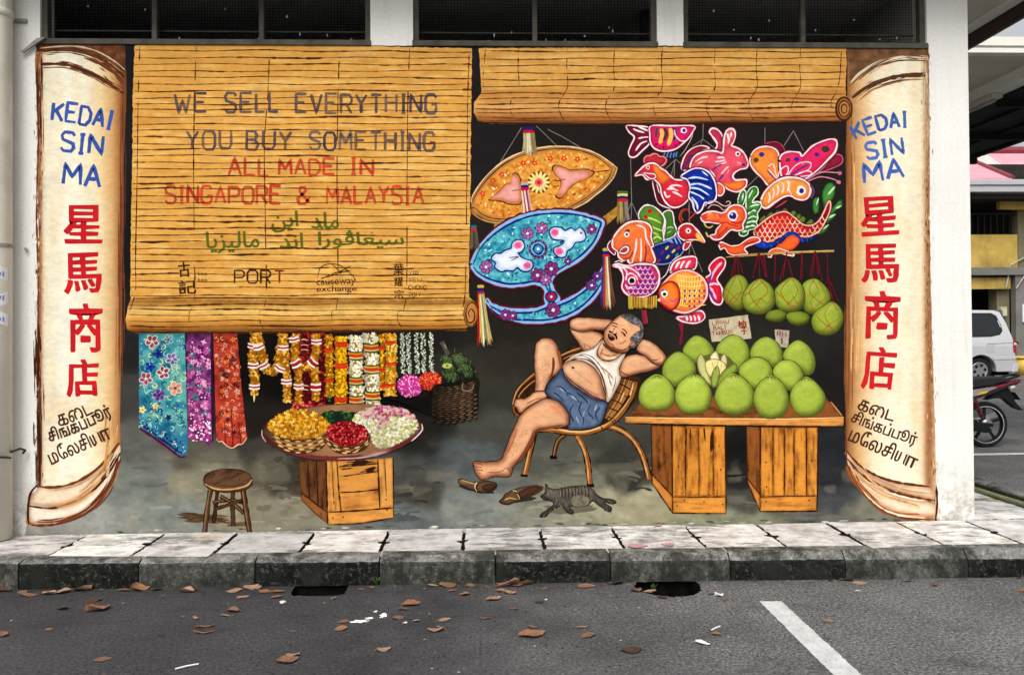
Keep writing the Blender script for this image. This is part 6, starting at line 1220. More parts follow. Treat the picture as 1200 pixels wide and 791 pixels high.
for t, cc, w_ in (('478,196 505,200 535,216', c(60,40,34), 1.5), ('474,220 500,228 528,236', c(50,28,22), 1.4), ('568,252 600,268 622,302', c(60,40,34), 1.5), ('556,280 585,292 610,326', c(50,28,22), 1.4), ('565,296 590,312 600,330', c(120,66,44), .9), ('505,240 488,270 478,296', c(160,96,64), 1.4), ('478,296 490,306 508,304 524,292', c(96,48,32), 1.5), ('440,276 462,284 478,296', c(40,26,22), 2.2), ('480,300 510,318 520,356', c(40,26,22), 2.6),
                  ('420,330 432,370 460,395 500,415', c(170,100,68), 1.3), ('470,420 520,452 580,462 620,440', c(130,72,46), 1.8), ('540,400 580,390 610,360', c(190,120,82), 1.4), ('416,260 440,235', c(140,80,52), 1.2), ('620,220 660,250', c(200,140,100), .9), ('630,205 680,235', c(206,146,104), .8), ('380,390 420,430 480,470 540,485', c(90,46,30), 1.6)): mn.stroke(z(t), cc, w_, taper=(.3, .3))
mn.fill(z('432,308 452,300 490,330 502,352 475,372 445,356'), c(74,24,22)); mn.stroke(z('448,312 472,330'), c(226,206,190), 1.1); mn.stroke(z('540,330 570,350 560,380'), c(238,188,142), 3, taper=(.1, .1)); mn.stroke(z('560,190 600,200 650,260'), c(238,190,144), 4, taper=(.1, .1)); mn.stroke(z('500,262 496,284'), c(252,216,176), 1.5)

# slippers and cat
z = zoom(530, 470, 5.65)
for t, soles, strap, lab in (('35,522 60,510 120,530 170,530 230,525 282,536 300,556 282,586 230,606 170,606 110,582 50,552', '200,560 240,545 285,555 275,580 230,592 200,585', '165,535 150,560 165,598', 'brown slipper nearest the bare foot'), ('305,662 330,640 352,610 400,585 450,570 540,553 592,560 604,580 570,606 500,640 430,666 370,686 330,682', '445,600 520,565 585,570 560,595 490,630 440,645', '400,590 430,605 448,650', 'brown slipper touching the sleeping cat')):
    s_ = part('painted_slipper', lab)
    for i in range(5): s_.stroke(z(f'{320 if "cat" in lab else 40},{670 if "cat" in lab else 560} {560 if "cat" in lab else 280},{640 if "cat" in lab else 606}'), c(58,52,46), 4, taper=(.1, .1), jit=.7, seed=i)
    s_.fill(z(t), form(c(104,78,54), c(36,24,18), 4, c(150,122,86), (-.3, -.8)), g=1.4); s_.fill(z(soles), form(c(84,56,42), c(40,26,20), 3), g=1.4); s_.stroke(z(strap), c(206,180,130), 1.6); s_.stroke(np.array(z(strap)) + 1.4, c(40,26,18), 1.4)
    s_.stroke(z('60,520 120,540 150,545') if 'foot' in lab else z('345,655 380,640 430,650'), c(190,160,110), 1.3, taper=(.2, .2))
ct = part('painted_cat', 'grey tabby cat asleep on its side')
for i in range(14): ct.stroke(z(f'{random.uniform(600,700)},{random.uniform(690,740)} {random.uniform(860,960)},{random.uniform(690,720)}'), c(110,106,90), 4, taper=(.1, .1), jit=.7, seed=i)
cat = '612,600 615,545 632,556 640,572 700,578 790,560 880,556 930,580 960,615 1000,640 1050,645 1082,658 1086,676 1050,682 1010,668 1056,700 1054,724 1032,734 970,692 930,664 900,690 830,700 780,700 806,730 800,746 770,744 735,712 712,698 660,728 615,768 578,766 590,740 640,706 668,680 650,664 606,655 582,632 594,614'
ct.fill(z(cat), form(c(92,86,78), c(40,36,32), 5, c(140,132,120), (-.1, -.8), .6, nz=.3, ns=3), g=1.4)
for i in range(330):
    x, y = random.uniform(590, 1080), random.uniform(550, 765); q = z(f'{x},{y}')[0]
    if inside(np.array([q[0]]), np.array([q[1]]), spline(z(cat)))[0]: ct.stroke(z(f'{x},{y} {x+random.uniform(-8,12)},{y+random.uniform(8,22)}'), random.choice([c(40,36,32), c(30,28,26), c(150,144,132), c(120,112,100), c(70,64,58)]), random.uniform(.6, 1.2))
for i in range(9): ct.stroke(z(f'{720+i*22},{566-i*.5} {728+i*22},{600} {726+i*22},{640}'), c(46,42,38), 1.1)
ct.fill(z('790,640 840,620 900,640 900,680 840,696 795,685'), mottled([c(104,97,86), c(140,132,114)], 3, 3)); lines(ct, [z('600,625 620,640 645,652'), z('630,615 650,622'), z('610,600 625,612')], c(28,24,22), 1.4); ct.dot(*z('592,630')[0], 1.2, c(40,30,30))

# fruit stall
z = zoom(730, 360, 3.163)
fs = part('painted_stall', 'plank table on two wooden crates')
def crate(side, front, planks, bottom, sidebot, seed):
    k_ = sub(fs, 'crate')
    k_.fill(z(side), wood(c(150,92,44), c(60,34,18), 1.57, 2.6, seed, .9), curve=False, g=2)
    k_.fill(z(front), wood(c(214,146,62), c(120,66,24), 1.57, 2.6, seed + 3, .8), curve=False, g=2)
    for i, (a, b_, t0, t1) in enumerate(planks):
        k_.fill(z(f'{a},{t0} {b_},{t0} {b_},{t1} {a},{t1}'), wood(c(222,152,66) * random.uniform(.88, 1.06), c(126,70,26), 1.57, 2.4, seed + i, .8), curve=False, g=1.8); k_.stroke(z(f'{b_},{t0} {b_},{t1}'), c(60,32,16), 1.3, curve=False, jit=.8)
    k_.fill(z(bottom), wood(c(222,154,72), c(140,84,34), 0, 2.6, seed + 9, .7), curve=False, g=1.8); k_.fill(z(sidebot), wood(c(206,140,68), c(120,70,32), .8, 2.6, seed + 2, .7), curve=False, g=1.8)
    for t in (side, front, bottom, sidebot): k_.stroke(np.array(straight(z(t)).tolist() + [z(t)[0]]), c(58,32,18), 1.2, curve=False, taper=(1, 1), jit=.7)
    return k_
k1 = crate('104,436 182,438 184,762 108,652', '180,438 378,440 382,764 184,762', [(182,232,440,700), (234,282,444,698), (282,334,446,698), (336,380,440,700)], '184,702 382,702 382,764 184,762', '106,615 184,700 184,764 108,652', 1)
k2 = crate('456,438 510,444 508,756 460,646', '508,442 722,444 719,756 508,756', [(510,556,444,700), (558,598,446,698), (600,634,446,698), (636,680,446,698), (682,722,444,698)], '508,702 719,698 718,754 508,756', '458,630 508,695 508,756 460,646', 4)
for k_, pts in ((k1, ((205,590), (362,602), (228,715), (300,720), (370,730), (200,735))), (k2, ((530,575), (532,665), (700,570), (530,720), (690,715)))):
    for x, y in pts: k_.dot(*z(f'{x},{y}')[0], 1.0, c(50,28,16))
for t in ('235,450 232,520', '300,445 305,500', '250,448 250,490', '330,450 326,540'): k1.stroke(z(t), c(70,36,18), 2.4, taper=(.4, .1), jit=.8)
fs.fill(z('8,408 75,345 250,330 500,325 752,335 818,408 600,412 300,412'), wood(c(150,92,48), c(80,46,24), .05, 2.6, 6, .8), curve=False, g=2.4)
fs.fill(z('8,406 300,410 600,412 818,406 817,440 600,440 300,436 8,428'), wood(c(228,164,90), c(160,100,48), 0, 2.4, 7, .6), curve=False, g=1.8); fs.stroke(z('8,408 300,412 600,414 818,408'), c(250,204,140), 1.2, curve=False); fs.stroke(z('8,429 300,437 600,441 817,441'), c(50,28,16), 1.6, curve=False, jit=.6); fs.stroke(z('770,350 812,402'), c(206,150,90), 1.4)
tg = part('painted_price_tag', 'large cream fruit tag with red writing')
tg.fill(z('318,46 390,38 462,28 470,72 477,116 400,123 330,129 323,86'), mottled([c(176,164,134), c(206,194,164), c(190,178,148)], 6, 2), curve=False); TR = c(150,44,40)
for t, a, b_ in (('LIMAU', '332,66', '392,59'), ('BALI', '336,85', '382,80'), ('TAMBUN', '332,106', '406,97')): brush_text(tg, t, z(a)[0], z(b_)[0], 4.6, TR, 1.0, gap=.4)
font_text(tg, '柚', z('428,78')[0], z('458,74')[0], 8.6, TR, 0, fat=.3); font_text(tg, '子', z('440,103')[0], z('460,100')[0], 8.6, TR, 0, fat=.3); lines(tg, [z('412,52 412,42'), z('420,51 420,42'), z('414,70 422,78'), z('422,66 418,78')], TR, 1.0)
t2_ = part('painted_price_tag', 'small cream tag with a price')
t2_.fill(z('562,82 617,87 611,150 568,146'), mottled([c(170,156,140), c(196,184,164)], 5, 2), curve=False); brush_text(t2_, 'RM', z('571,107')[0], z('604,110')[0], 5.4, c(130,44,50), 1.1); brush_text(t2_, '1', z('582,136')[0], z('596,136')[0], 6.4, c(70,50,60), 1.6)
G1, G2, G3 = c(172,190,78), c(96,106,42), c(206,218,120)
A = [('222,168 235,132 270,105 308,120 336,156 332,188 300,208 250,202', .92, '264,112 270,102'), ('345,152 375,116 410,102 446,120 468,160 462,208 432,238 390,232 355,198', .92, '405,108 408,96'), ('470,168 490,130 530,110 570,130 592,170 586,208 555,222 520,200 480,194', .96, '510,115 506,104'), ('592,178 612,145 650,122 692,150 712,195 706,238 680,252 650,232 610,204', .96, '648,124 650,112'),
     ('145,236 160,196 200,165 242,182 268,216 264,252 232,274 195,294 158,276', .9, '200,170 192,152'), ('428,236 446,206 490,185 530,196 552,230 550,272 520,302 480,302 450,276', 1.0, '470,190 468,184'), ('555,242 575,206 610,195 646,210 668,246 660,286 625,310 590,292', 1.0, '608,200 606,192')]
names = ['left end of the back row', 'second in the back row, under the large tag', 'third in the back row', 'right end of the back row', 'left one of the middle row', 'middle row, right of the opened fruit', 'right end of the middle row']
B_ = [('58,326 70,286 100,258 128,248 166,266 190,306 192,346 170,376 130,385 88,378 64,356', 1.06, '126,252 124,240'), ('192,332 205,286 235,258 262,246 300,266 326,310 326,352 305,386 260,396 214,384', 1.1, '262,248 260,236'), ('340,322 360,280 390,250 412,245 452,266 483,306 486,346 466,382 420,399 370,387 345,356', 1.0, '410,248 408,236'), ('482,338 500,286 530,258 548,250 590,280 613,330 611,372 590,402 545,413 504,396', .95, '544,254 540,242'), ('618,338 630,296 660,266 682,257 716,280 746,320 749,356 725,392 680,406 638,390', 1.0, '680,260 678,248')]
for (t, k, s_), nm in zip(A[:5], names[:5]): pomelo('painted_pomelo', t, G1 * k, G2, G3 * k, f'green pomelo on the stall, {nm}', stem=(s_, ))
cp = part('painted_pomelo', 'peeled open pomelo like a cream flower, in the middle of the stall')
cp.fill(z('275,200 300,180 345,170 385,180 415,215 400,270 350,296 310,280 285,240'), c(104,110,50))
for t, a, b_ in (('275,190 290,174 306,200 320,250 332,292 302,272 280,236', c(206,204,140), c(110,120,60)), ('322,186 345,163 358,194 345,215', c(236,230,186), c(170,160,100)), ('362,190 378,174 387,206 372,232', c(232,224,176), c(170,160,100)), ('305,205 340,192 375,206 382,235 350,262 315,250', c(240,226,160), c(206,180,104)), ('416,208 420,236 392,256 362,292 348,276 376,232', c(150,170,70), c(90,106,40)), ('328,292 330,245 350,216 358,250 347,292', c(160,176,80), c(96,110,44))):
    cp.fill(z(t), form(a, b_, 3), g=1.3); cp.stroke(loop(z(t)), c(110,104,60), .8, curve=False, taper=(1, 1))
lines(cp, [z('330,200 340,250'), z('350,196 352,255'), z('365,205 362,245')], c(206,186,120), 1.0)
for (t, k, s_), nm in zip(A[5:], names[5:]): pomelo('painted_pomelo', t, G1 * k, G2, G3 * k, f'green pomelo on the stall, {nm}', stem=(s_, ))
for (t, k, s_), nm in zip(B_, ['left end of the front row', 'second in the front row', 'middle of the front row', 'fourth in the front row', 'right end of the front row']):
    x0 = z(s_)[0]; q = pomelo('painted_pomelo', t, G1 * k, G2, G3 * k, f'green pomelo on the stall, {nm}', stem=(s_, ))
    for dx in (-7, -3, 3, 7): q.stroke([(x0[0], x0[1] + .5), (x0[0] + dx * .6, x0[1] + 2), (x0[0] + dx, x0[1] + 5)], G2, .9, taper=(.8, .1))
# ================================================================== put the mural on the wall
mural = empty('wall_mural', (0, 0, 0))
props(mural, 'large painted mural of an old shop front filling the white wall', 'mural')
for p in MURAL: p.build(mural)
# ================================================================== behind the corner: motorbike, van, bin, canopy, shophouse
BLKP = plain('black_plastic', (.008, .008, .009), .5, spec=.2); RUB = plain('tyre_rubber', (.014, .014, .014), .85, .3, 40); SEATM = plain('seat_vinyl', (.016, .016, .019), .5, .2, 8, spec=.25)
REDP = plain('red_lacquer', (.36, .02, .03), .3); SILV = plain('silver_paint', (.55, .56, .58), .28, .05, 3, metal=.25); GREYP = plain('grey_panel', (.26, .22, .23), .35); ALU = plain('alloy', (.35, .35, .36), .35, .1, metal=.7); YELP = plain('yellow_decal', (.6, .42, .05), .4); REDL = plain('red_lens', (.30, .015, .015), .2); GLS = plain('tinted_glass', (.012, .015, .018), .08, .2, 2, spec=.35); CHR = plain('bright_metal', (.6, .6, .6), .2, .05, metal=1)
def place(root, parts):
    for o in parts: o.parent = root
mb = empty('motorbike', (6.13, 4.15, 0)); props(mb, 'dark motorbike with a red tail and black seat parked round the corner', 'motorbike')
def wheel(x, nm_r=.28):
    wl = mk('wheel', lambda bm: (bm_lathe(bm, [(.21, -.030), (.222, -.034), (.232, -.030), (.222, .030), (.21, .030), (.205, 0), (.21, -.030)], (x, 0, .28), 1, 40), bm_lathe(bm, [(.0, -.05), (.05, -.05), (.05, .05), (.0, .05)], (x, 0, .28), 1, 20),
        [bm_prism(bm, [(x + math.cos(a - .2) * .04, .28 + math.sin(a - .2) * .04), (x + math.cos(a - .06) * .212, .28 + math.sin(a - .06) * .212), (x + math.cos(a + .10) * .212, .28 + math.sin(a + .10) * .212), (x + math.cos(a + .26) * .04, .28 + math.sin(a + .26) * .04)], -.012, .012, 1) for a in np.arange(.3, 6.5, 2 * math.pi / 5)]), BLKP, mb)
    mk('tyre', lambda bm: bm_lathe(bm, [(.228 + .024 + .028 * math.cos(t), .036 * math.sin(t)) for t in np.linspace(0, 2 * math.pi, 13)], (x, 0, .28), 1, 44), RUB, wl, True)
    mk('rim_line', lambda bm: bm_lathe(bm, [(.219, -.0365), (.2255, -.0365)], (x, 0, .28), 1, 40), plain('rim_pinstripe', (.55, .55, .53), .5), wl)
wheel(0); wheel(-1.22)
mk('brake_hub', lambda bm: (bm_lathe(bm, [(.0, -.075), (.055, -.075), (.07, -.06), (.07, -.04)], (0, 0, .28), 1, 24), [bm_tube(bm, [(math.cos(a) * .04, -.085, .28 + math.sin(a) * .04), (math.cos(a) * .04, -.07, .28 + math.sin(a) * .04)], .009, 6) for a in np.arange(0, 6, 1.25)]), ALU, mb)
mk('swing_arm', lambda bm: (bm_prism(bm, [(.05, .26), (.05, .30), (-.45, .36), (-.45, .30)], -.10, -.065), bm_prism(bm, [(.02, .22), (-.05, .19), (-.4, .24), (-.42, .31), (-.05, .30)], -.125, -.105)), BLKP, mb, bevel=.006)
mk('shock_absorber', lambda bm: [bm_tube(bm, [(-.10, -.12, .36), (-.19, -.12, .60)], .016, 10)] + [bm_lathe(bm, [(.026, -.007), (.034, 0), (.026, .007)], (-.11 - .0083 * k, -.12, .385 + .021 * k), 2, 14) for k in range(10)], plain('dark_red_spring', (.09, .010, .012), .4), mb)
mk('seat', lambda bm: bm_prism(bm, [(-.86, .80), (-.80, .74), (-.55, .70), (-.3, .72), (.05, .765), (.16, .80), (.24, .80), (.262, .825), (.24, .85), (.14, .868), (-.1, .86), (-.3, .835), (-.5, .80), (-.7, .83), (-.84, .86)], -.12, .12), SEATM, mb, bevel=.03)
mk('tail_panel', lambda bm: bm_prism(bm, [(-.75, .55), (-.45, .50), (-.2, .585), (.05, .66), (.25, .745), (.39, .80), (.41, .825), (.33, .815), (.1, .765), (-.1, .735), (-.35, .70), (-.75, .72)], -.10, .10), plain('dark_bike_panel', (.022, .010, .011), .35), mb, bevel=.012)
mk('side_stripe', lambda bm: bm_prism(bm, [(-.7, .60), (-.42, .575), (-.15, .645), (.10, .735), (.05, .745), (-.1, .728), (-.35, .69), (-.7, .70)], -.106, -.101), GREYP, mb); mk('red_stripe', lambda bm: bm_prism(bm, [(.06, .73), (.14, .742), (.26, .78), (.40, .815), (.405, .825), (.33, .812), (.1, .762), (.05, .748)], -.104, -.1015), plain('red_stripe_paint', (.26, .015, .03), .3), mb); mk('decal', lambda bm: bm_prism(bm, [(-.17, .645), (-.05, .668), (.0, .70), (-.1, .69)], -.109, -.1065), YELP, mb)
mk('grab_rail', lambda bm: bm_tube(bm, [(.05, -.10, .80), (.2, -.105, .83), (.38, -.09, .875), (.41, -.05, .88), (.41, .05, .88), (.38, .09, .875), (.2, .105, .83), (.05, .10, .80)], .014, 8), BLKP, mb, True)
mk('tail_light', lambda bm: bm_prism(bm, [(.30, .775), (.40, .805), (.425, .83), (.40, .785), (.34, .745)], -.06, .06), REDL, mb); mk('indicator', lambda bm: bm_prism(bm, [(.27, .72), (.33, .745), (.31, .76), (.26, .745)], -.105, -.085), plain('clear_lens', (.65, .62, .55), .2), mb)
mk('rear_mudguard', lambda bm: bm_prism(bm, [(.0, .58), (.12, .68), (.27, .74), (.32, .66), (.36, .56), (.42, .49), (.47, .455), (.44, .45), (.37, .475), (.30, .53), (.22, .60), (.1, .60)], -.05, .05), BLKP, mb, bevel=.006)
mk('number_plate', lambda bm: bm_prism(bm, [(.335, .67), (.405, .58), (.412, .586), (.342, .676)], -.07, .07), BLKP, mb)
mk('engine', lambda bm: (bm_prism(bm, [(-.95, .22), (-.5, .20), (-.42, .34), (-.5, .48), (-.85, .45), (-1.0, .34)], -.12, .12)), ALU, mb, bevel=.02); mk('exhaust', lambda bm: bm_tube(bm, [(-.8, .14, .25), (-.4, .14, .22), (-.1, .15, .27), (.25, .15, .36)], [.02, .025, .045, .05], 12), CHR, mb, True)
mk('frame', lambda bm: (bm_prism(bm, [(-1.0, .55), (-.75, .45), (-.45, .45), (-.4, .55), (-.8, .72), (-1.05, .86)], -.08, .08)), BLKP, mb, bevel=.02); mk('leg_shield', lambda bm: bm_prism(bm, [(-.98, .35), (-.9, .35), (-.98, .75), (-1.08, .92), (-1.14, .9)], -.2, .2), REDP, mb, bevel=.02)
mk('fork', lambda bm: [bm_tube(bm, [(-1.22, s * .075, .28), (-1.10, s * .075, .62), (-1.03, s * .05, .9)], .017, 10) for s in (-1, 1)], BLKP, mb, True); mk('front_mudguard', lambda bm: bm_prism(bm, [(-1.5, .38), (-1.42, .52), (-1.25, .60), (-1.05, .55), (-1.1, .52), (-1.25, .57), (-1.4, .49)], -.05, .05), REDP, mb)
mk('handlebar', lambda bm: bm_tube(bm, [(-.92, -.34, 1.0), (-1.0, -.15, 1.02), (-1.02, 0, .98), (-1.0, .15, 1.02), (-.92, .34, 1.0)], .015, 8), BLKP, mb, True); mk('headlight', lambda bm: bm_prism(bm, [(-1.18, .86), (-1.02, .86), (-.98, 1.02), (-1.08, 1.06), (-1.17, .98)], -.1, .1), REDP, mb, bevel=.02)
mk('kickstand', lambda bm: bm_tube(bm, [(-.5, -.1, .22), (-.52, -.24, .005)], .012, 8), BLKP, mb)

# silver people carrier, parked further off
vn = empty('parked_van', (12.66, 14.4, 0)); props(vn, 'silver people carrier parked in front of the yellow shophouse', 'van')
side = [(-3.55, .30), (-3.6, .55), (-3.5, .78), (-2.7, .95), (-2.0, 1.55), (-1.6, 1.78), (-.9, 1.86), (0, 1.88), (.45, 1.87), (.60, 1.82), (.72, 1.55), (.84, 1.18), (.88, 1.0), (.90, .66), (.92, .60), (.92, .36), (.86, .30)] + [(math.cos(a) * .40, .33 + math.sin(a) * .40) for a in np.linspace(-.08, math.pi + .08, 16)] + [(-2.35, .28)] + [(-2.75 + math.cos(a) * .40, .33 + math.sin(a) * .40) for a in np.linspace(-.08, math.pi + .08, 16)]
def vanb(bm):
    Pn = np.array(side); gx, gz = np.meshgrid(np.arange(-3.5, .95, .1), np.arange(.35, 1.85, .1)); gx, gz = gx.ravel(), gz.ravel(); k = inside(gx, gz, Pn); gx, gz = gx[k], gz[k]; k = edge_dist(gx, gz, Pn) > .04; gx, gz = gx[k], gz[k]
    r_ = delaunay_2d_cdt([Vector(p) for p in Pn] + [Vector(p) for p in zip(gx, gz)], [], [list(range(len(Pn)))], 1, 1e-4)
    def yin(z_): return .16 * max(0, (z_ - .95) / .9) ** 1.2 + .05 * max(0, (.6 - z_)) ** 1
    A = [bm.verts.new((p.x, yin(p.y), p.y)) for p in r_[0]]; B = [bm.verts.new((p.x, 1.66 - yin(p.y), p.y)) for p in r_[0]]
    for f in r_[2]: bm.faces.new([A[i] for i in f]); bm.faces.new([B[i] for i in f][::-1])
    n_ = len(side)
    for i in range(n_): bm.faces.new((A[i], A[(i + 1) % n_], B[(i + 1) % n_], B[i]))
mk('body', vanb, SILV, vn, bevel=.03)
def panel(pts, y, th=.012, lean=0.0):
    def f(bm):
        yy = lambda z_: .16 * max(0, (z_ - .95) / .9) ** 1.2 - y
        lo = [bm.verts.new((x, yy(z_), z_)) for x, z_ in pts]; hi = [bm.verts.new((x, yy(z_) + th, z_)) for x, z_ in pts]; bm.faces.new(lo); n_ = len(pts)
        for i in range(n_): bm.faces.new((lo[i], hi[i], hi[(i + 1) % n_], lo[(i + 1) % n_]))
    return f
mk('window', panel([(-.95, 1.20), (.25, 1.22), (.48, 1.26), (.56, 1.34), (.54, 1.48), (.46, 1.70), (.36, 1.77), (-.95, 1.78)], .004), GLS, vn); mk('window', panel([(-2.1, 1.18), (-1.02, 1.20), (-1.02, 1.77), (-1.5, 1.73)], .004), GLS, vn)
mk('window_trim', panel([(-.99, 1.17), (.28, 1.19), (.52, 1.24), (.60, 1.34), (.58, 1.50), (.49, 1.73), (.37, 1.80), (-.99, 1.81)], .001, .006), BLKP, vn)
mk('roof_spoiler', lambda bm: bm_prism(bm, [(.38, 1.87), (.66, 1.885), (.69, 1.86), (.73, 1.56), (.66, 1.6), (.55, 1.8)], .19, 1.47), plain('spoiler_grey', (.10, .10, .11), .4), vn)
mk('tail_light', lambda bm: bm_prism(bm, [(.84, .78), (.91, .78), (.915, 1.08), (.86, 1.14), (.83, 1.0)], -.004, .10), REDL, vn); mk('reversing_lens', lambda bm: bm_prism(bm, [(.845, .98), (.917, .98), (.914, 1.04), (.852, 1.04)], -.007, .06), plain('pale_lens', (.6, .5, .42), .2), vn)
mk('side_moulding', panel([(.33, .60), (.90, .62), (.90, .68), (.30, .68)], .014), SILV, vn, bevel=.004); mk('bumper', lambda bm: bm_prism(bm, [(.80, .28), (.96, .30), (.99, .42), (.97, .50), (.86, .52)], .0, 1.66), SILV, vn, bevel=.02); mk('bumper_trim', lambda bm: bm_prism(bm, [(.985, .32), (1.0, .34), (1.0, .42), (.985, .43)], .03, 1.63), BLKP, vn)
mk('fuel_flap', panel([(.13, .78), (.36, .78), (.36, .99), (.13, .99)], .003, .004), plain('silver_flap', (.50, .51, .53), .3, .05, metal=.25), vn); mk('crease', panel([(.15, 1.0), (.86, 1.03), (.86, 1.045), (.15, 1.015)], .004, .004), plain('crease_shade', (.2, .2, .21), .4), vn); mk('door_handle', lambda bm: bm_tube(bm, [(.90, .1, 1.06), (1.02, .12, 1.05), (1.06, .13, 1.02)], .02, 8), BLKP, vn)
for x in (0, -2.75):
    wl = mk('wheel', lambda bm: (bm_lathe(bm, [(.0, -.01), (.06, -.015), (.2, .0), (.215, -.01), (.22, .04)], (x, .08, .33), 1, 30)), ALU, vn, True)
    mk('tyre', lambda bm: bm_lathe(bm, [(.215, .0), (.25, -.012), (.31, -.008), (.33, .03), (.33, .17), (.30, .2)], (x, .08, .33), 1, 36), RUB, wl, True); mk('wheel_slots', lambda bm: [bm_lathe(bm, [(.0, -.014), (.038, -.014)], (x + math.cos(a) * .135, .075, .33 + math.sin(a) * .135), 1, 12) for a in np.arange(.2, 6.3, 2 * math.pi / 6)], BLKP, wl)
    mk('wheel_arch', lambda bm: bm_lathe(bm, [(.0, .30), (.42, .30), (.42, .10)], (x, 0, .33), 1, 30), DARK, vn)
mk('underbody', lambda bm: bm_box(bm, -3.3, .85, .2, 1.5, .2, .34), DARK, vn)

# yellow bin
bn = empty('yellow_bin', (16.0, 17.6, 0)); props(bn, 'yellow plastic bin standing by the grey pillar behind the van', 'bin')
YB = plain('yellow_plastic', (.62, .40, .06), .5, .1, 4)
mk('tub', lambda bm: bm_lathe(bm, [(.0, .01), (.24, .0), (.31, .5), (.29, .5), (.23, .04), (.0, .03)], (0, 0, 0), 2, 32), YB, bn, True); mk('rim', lambda bm: bm_lathe(bm, [(.30, .50), (.34, .50), (.345, .54), (.31, .56), (.29, .52)], (0, 0, 0), 2, 32), YB, bn, True)

# canopy roof with its light
cp_ = empty('canopy_roof', (6.2, 3.0, 0)); props(cp_, 'high canopy roof with white beams and a dark underside beyond the corner', 'canopy')
DKR = plain('dark_roof_sheet', (.016, .019, .017), .8, .3, 2); CW_ = plain('canopy_concrete', (.72, .71, .64), .75, .1, 2)
on('front_fascia', lambda bm: (bm_box(bm, 3.9, 9, 3.0, 3.12, 4.53, 4.625), bm_box(bm, 3.9, 9, 3.03, 3.12, 4.505, 4.53), bm_box(bm, 3.9, 9, 3.01, 3.12, 4.455, 4.505)), CW_, cp_)
on('soffit', lambda bm: bm_box(bm, 3.95, 6.2, 3.121, 12, 4.46, 4.52), CEIL, cp_)
on('side_beam', lambda bm: bm_box(bm, 6.2, 6.42, 3.121, 26, 4.33, 4.47), CW_, cp_)
on('roof_sheet', lambda bm: bm_box(bm, 6.42, 8.3, 3.121, 26, 4.30, 4.40), DKR, cp_)
on('purlin', lambda bm: [bm_box(bm, 6.42, 8.29, y, y + .07, 4.2, 4.30) for y in np.arange(4.2, 25, 1.7)] + [bm_box(bm, x, x + .06, 3.3, 25, 4.26, 4.299) for x in (6.9, 7.5, 8.1)], DKR, cp_)
on('post', lambda bm: [bm_box(bm, 6.22, 6.40, y, y + .18, 0, 4.33) for y in (13.5, 25.6)] + [bm_box(bm, 8.1, 8.24, y, y + .14, 0, 4.2) for y in (25.6, )], CW_, cp_)
tl = empty('tube_light', (6.1, 4.3, 4.2)); props(tl, 'unlit tube light fixed under the white canopy beam', 'light'); 
on('housing', lambda bm: bm_box(bm, 6.22, 6.36, 4.05, 4.75, 4.27, 4.328), CEIL, tl, bevel=.01); on('tube', lambda bm: bm_tube(bm, [(6.29, 4.1, 4.25), (6.29, 4.7, 4.25)], .018, 10), plain('dull_tube', (.4, .4, .36), .4), tl, smooth_=True)

# shophouse with pink roof and yellow balcony
sb = empty('pink_roofed_shophouse', (17, 20.6, 0)); props(sb, 'old shophouse with pink roofs and a stained yellow balcony wall', 'building')
PINK = plain('pink_roof_sheet', (.64, .30, .35), .6, .1, 1.2); MAR = plain('maroon_ridge', (.22, .05, .06), .6, .2); YW = plain('yellow_plaster', (.52, .36, .09), .8, .18, 1.3, dirt=(.13, .09, .035)); GW = plain('grey_render', (.17, .165, .15), .85, .25, 1.1, dirt=(.07, .068, .06)); OLV = plain('olive_wall', (.16, .14, .085), .85, .2, 1.4); LGR = plain('gutter_paint', (.42, .42, .45), .5, .06)
Y0 = 20.6
def roofq(pts): return lambda bm: bm.faces.new([bm.verts.new(p) for p in pts])
def slabq(pts, th=.08):
    def f(bm):
        lo = [bm.verts.new(p) for p in pts]; hi = [bm.verts.new((p[0], p[1], p[2] + th)) for p in pts]; n_ = len(pts); bm.faces.new(lo[::-1]); bm.faces.new(hi)
        for i in range(n_): bm.faces.new((lo[i], lo[(i + 1) % n_], hi[(i + 1) % n_], hi[i]))
    return f
on('roof', slabq([(11, Y0 - .9, 6.16), (17.14, Y0 - .9, 6.16), (18.4, Y0 + 3.0, 7.5), (11, Y0 + 3.0, 7.5)]), PINK, sb)
on('roof_ridge', lambda bm: (bm_tube(bm, [(11, Y0 + 3.0, 7.6), (18.4, Y0 + 3.0, 7.6)], .08, 8), bm_tube(bm, [(18.4, Y0 + 3.0, 7.6), (17.16, Y0 - .9, 6.26)], .09, 8)), MAR, sb)
on('white_parapet', lambda bm: bm_prism(bm, [(18.5, 7.55), (19.0, 7.95), (23, 5.1), (23, 4.6), (18.5, 4.6)], Y0 + 3.25, Y0 + 3.4), WHITEP, sb)
on('upper_roof', slabq([(19.0, Y0 + 5.5, 7.0), (30, Y0 + 5.5, 7.0), (30, Y0 + 9, 9.2), (22.0, Y0 + 9, 9.2)]), PINK, sb); on('upper_ridge', lambda bm: bm_tube(bm, [(22.0, Y0 + 9, 9.35), (30, Y0 + 9, 9.35)], .2, 8), MAR, sb)
on('gutter', lambda bm: (bm_box(bm, 11, 25, Y0 - 1.05, Y0 - .9, 6.0, 6.18), bm_box(bm, 11, 25, Y0 - 1.0, Y0 - .88, 5.78, 5.99)), LGR, sb, bevel=.02)
on('wall', lambda bm: (bm_box(bm, 11, 25, Y0 + 3, Y0 + 3.2, 0, 7.5), bm_box(bm, 11, 25, Y0 - .8, Y0 + 3, 5.6, 5.75)), plain('dark_inner_wall', (.03, .028, .025), .9), sb)
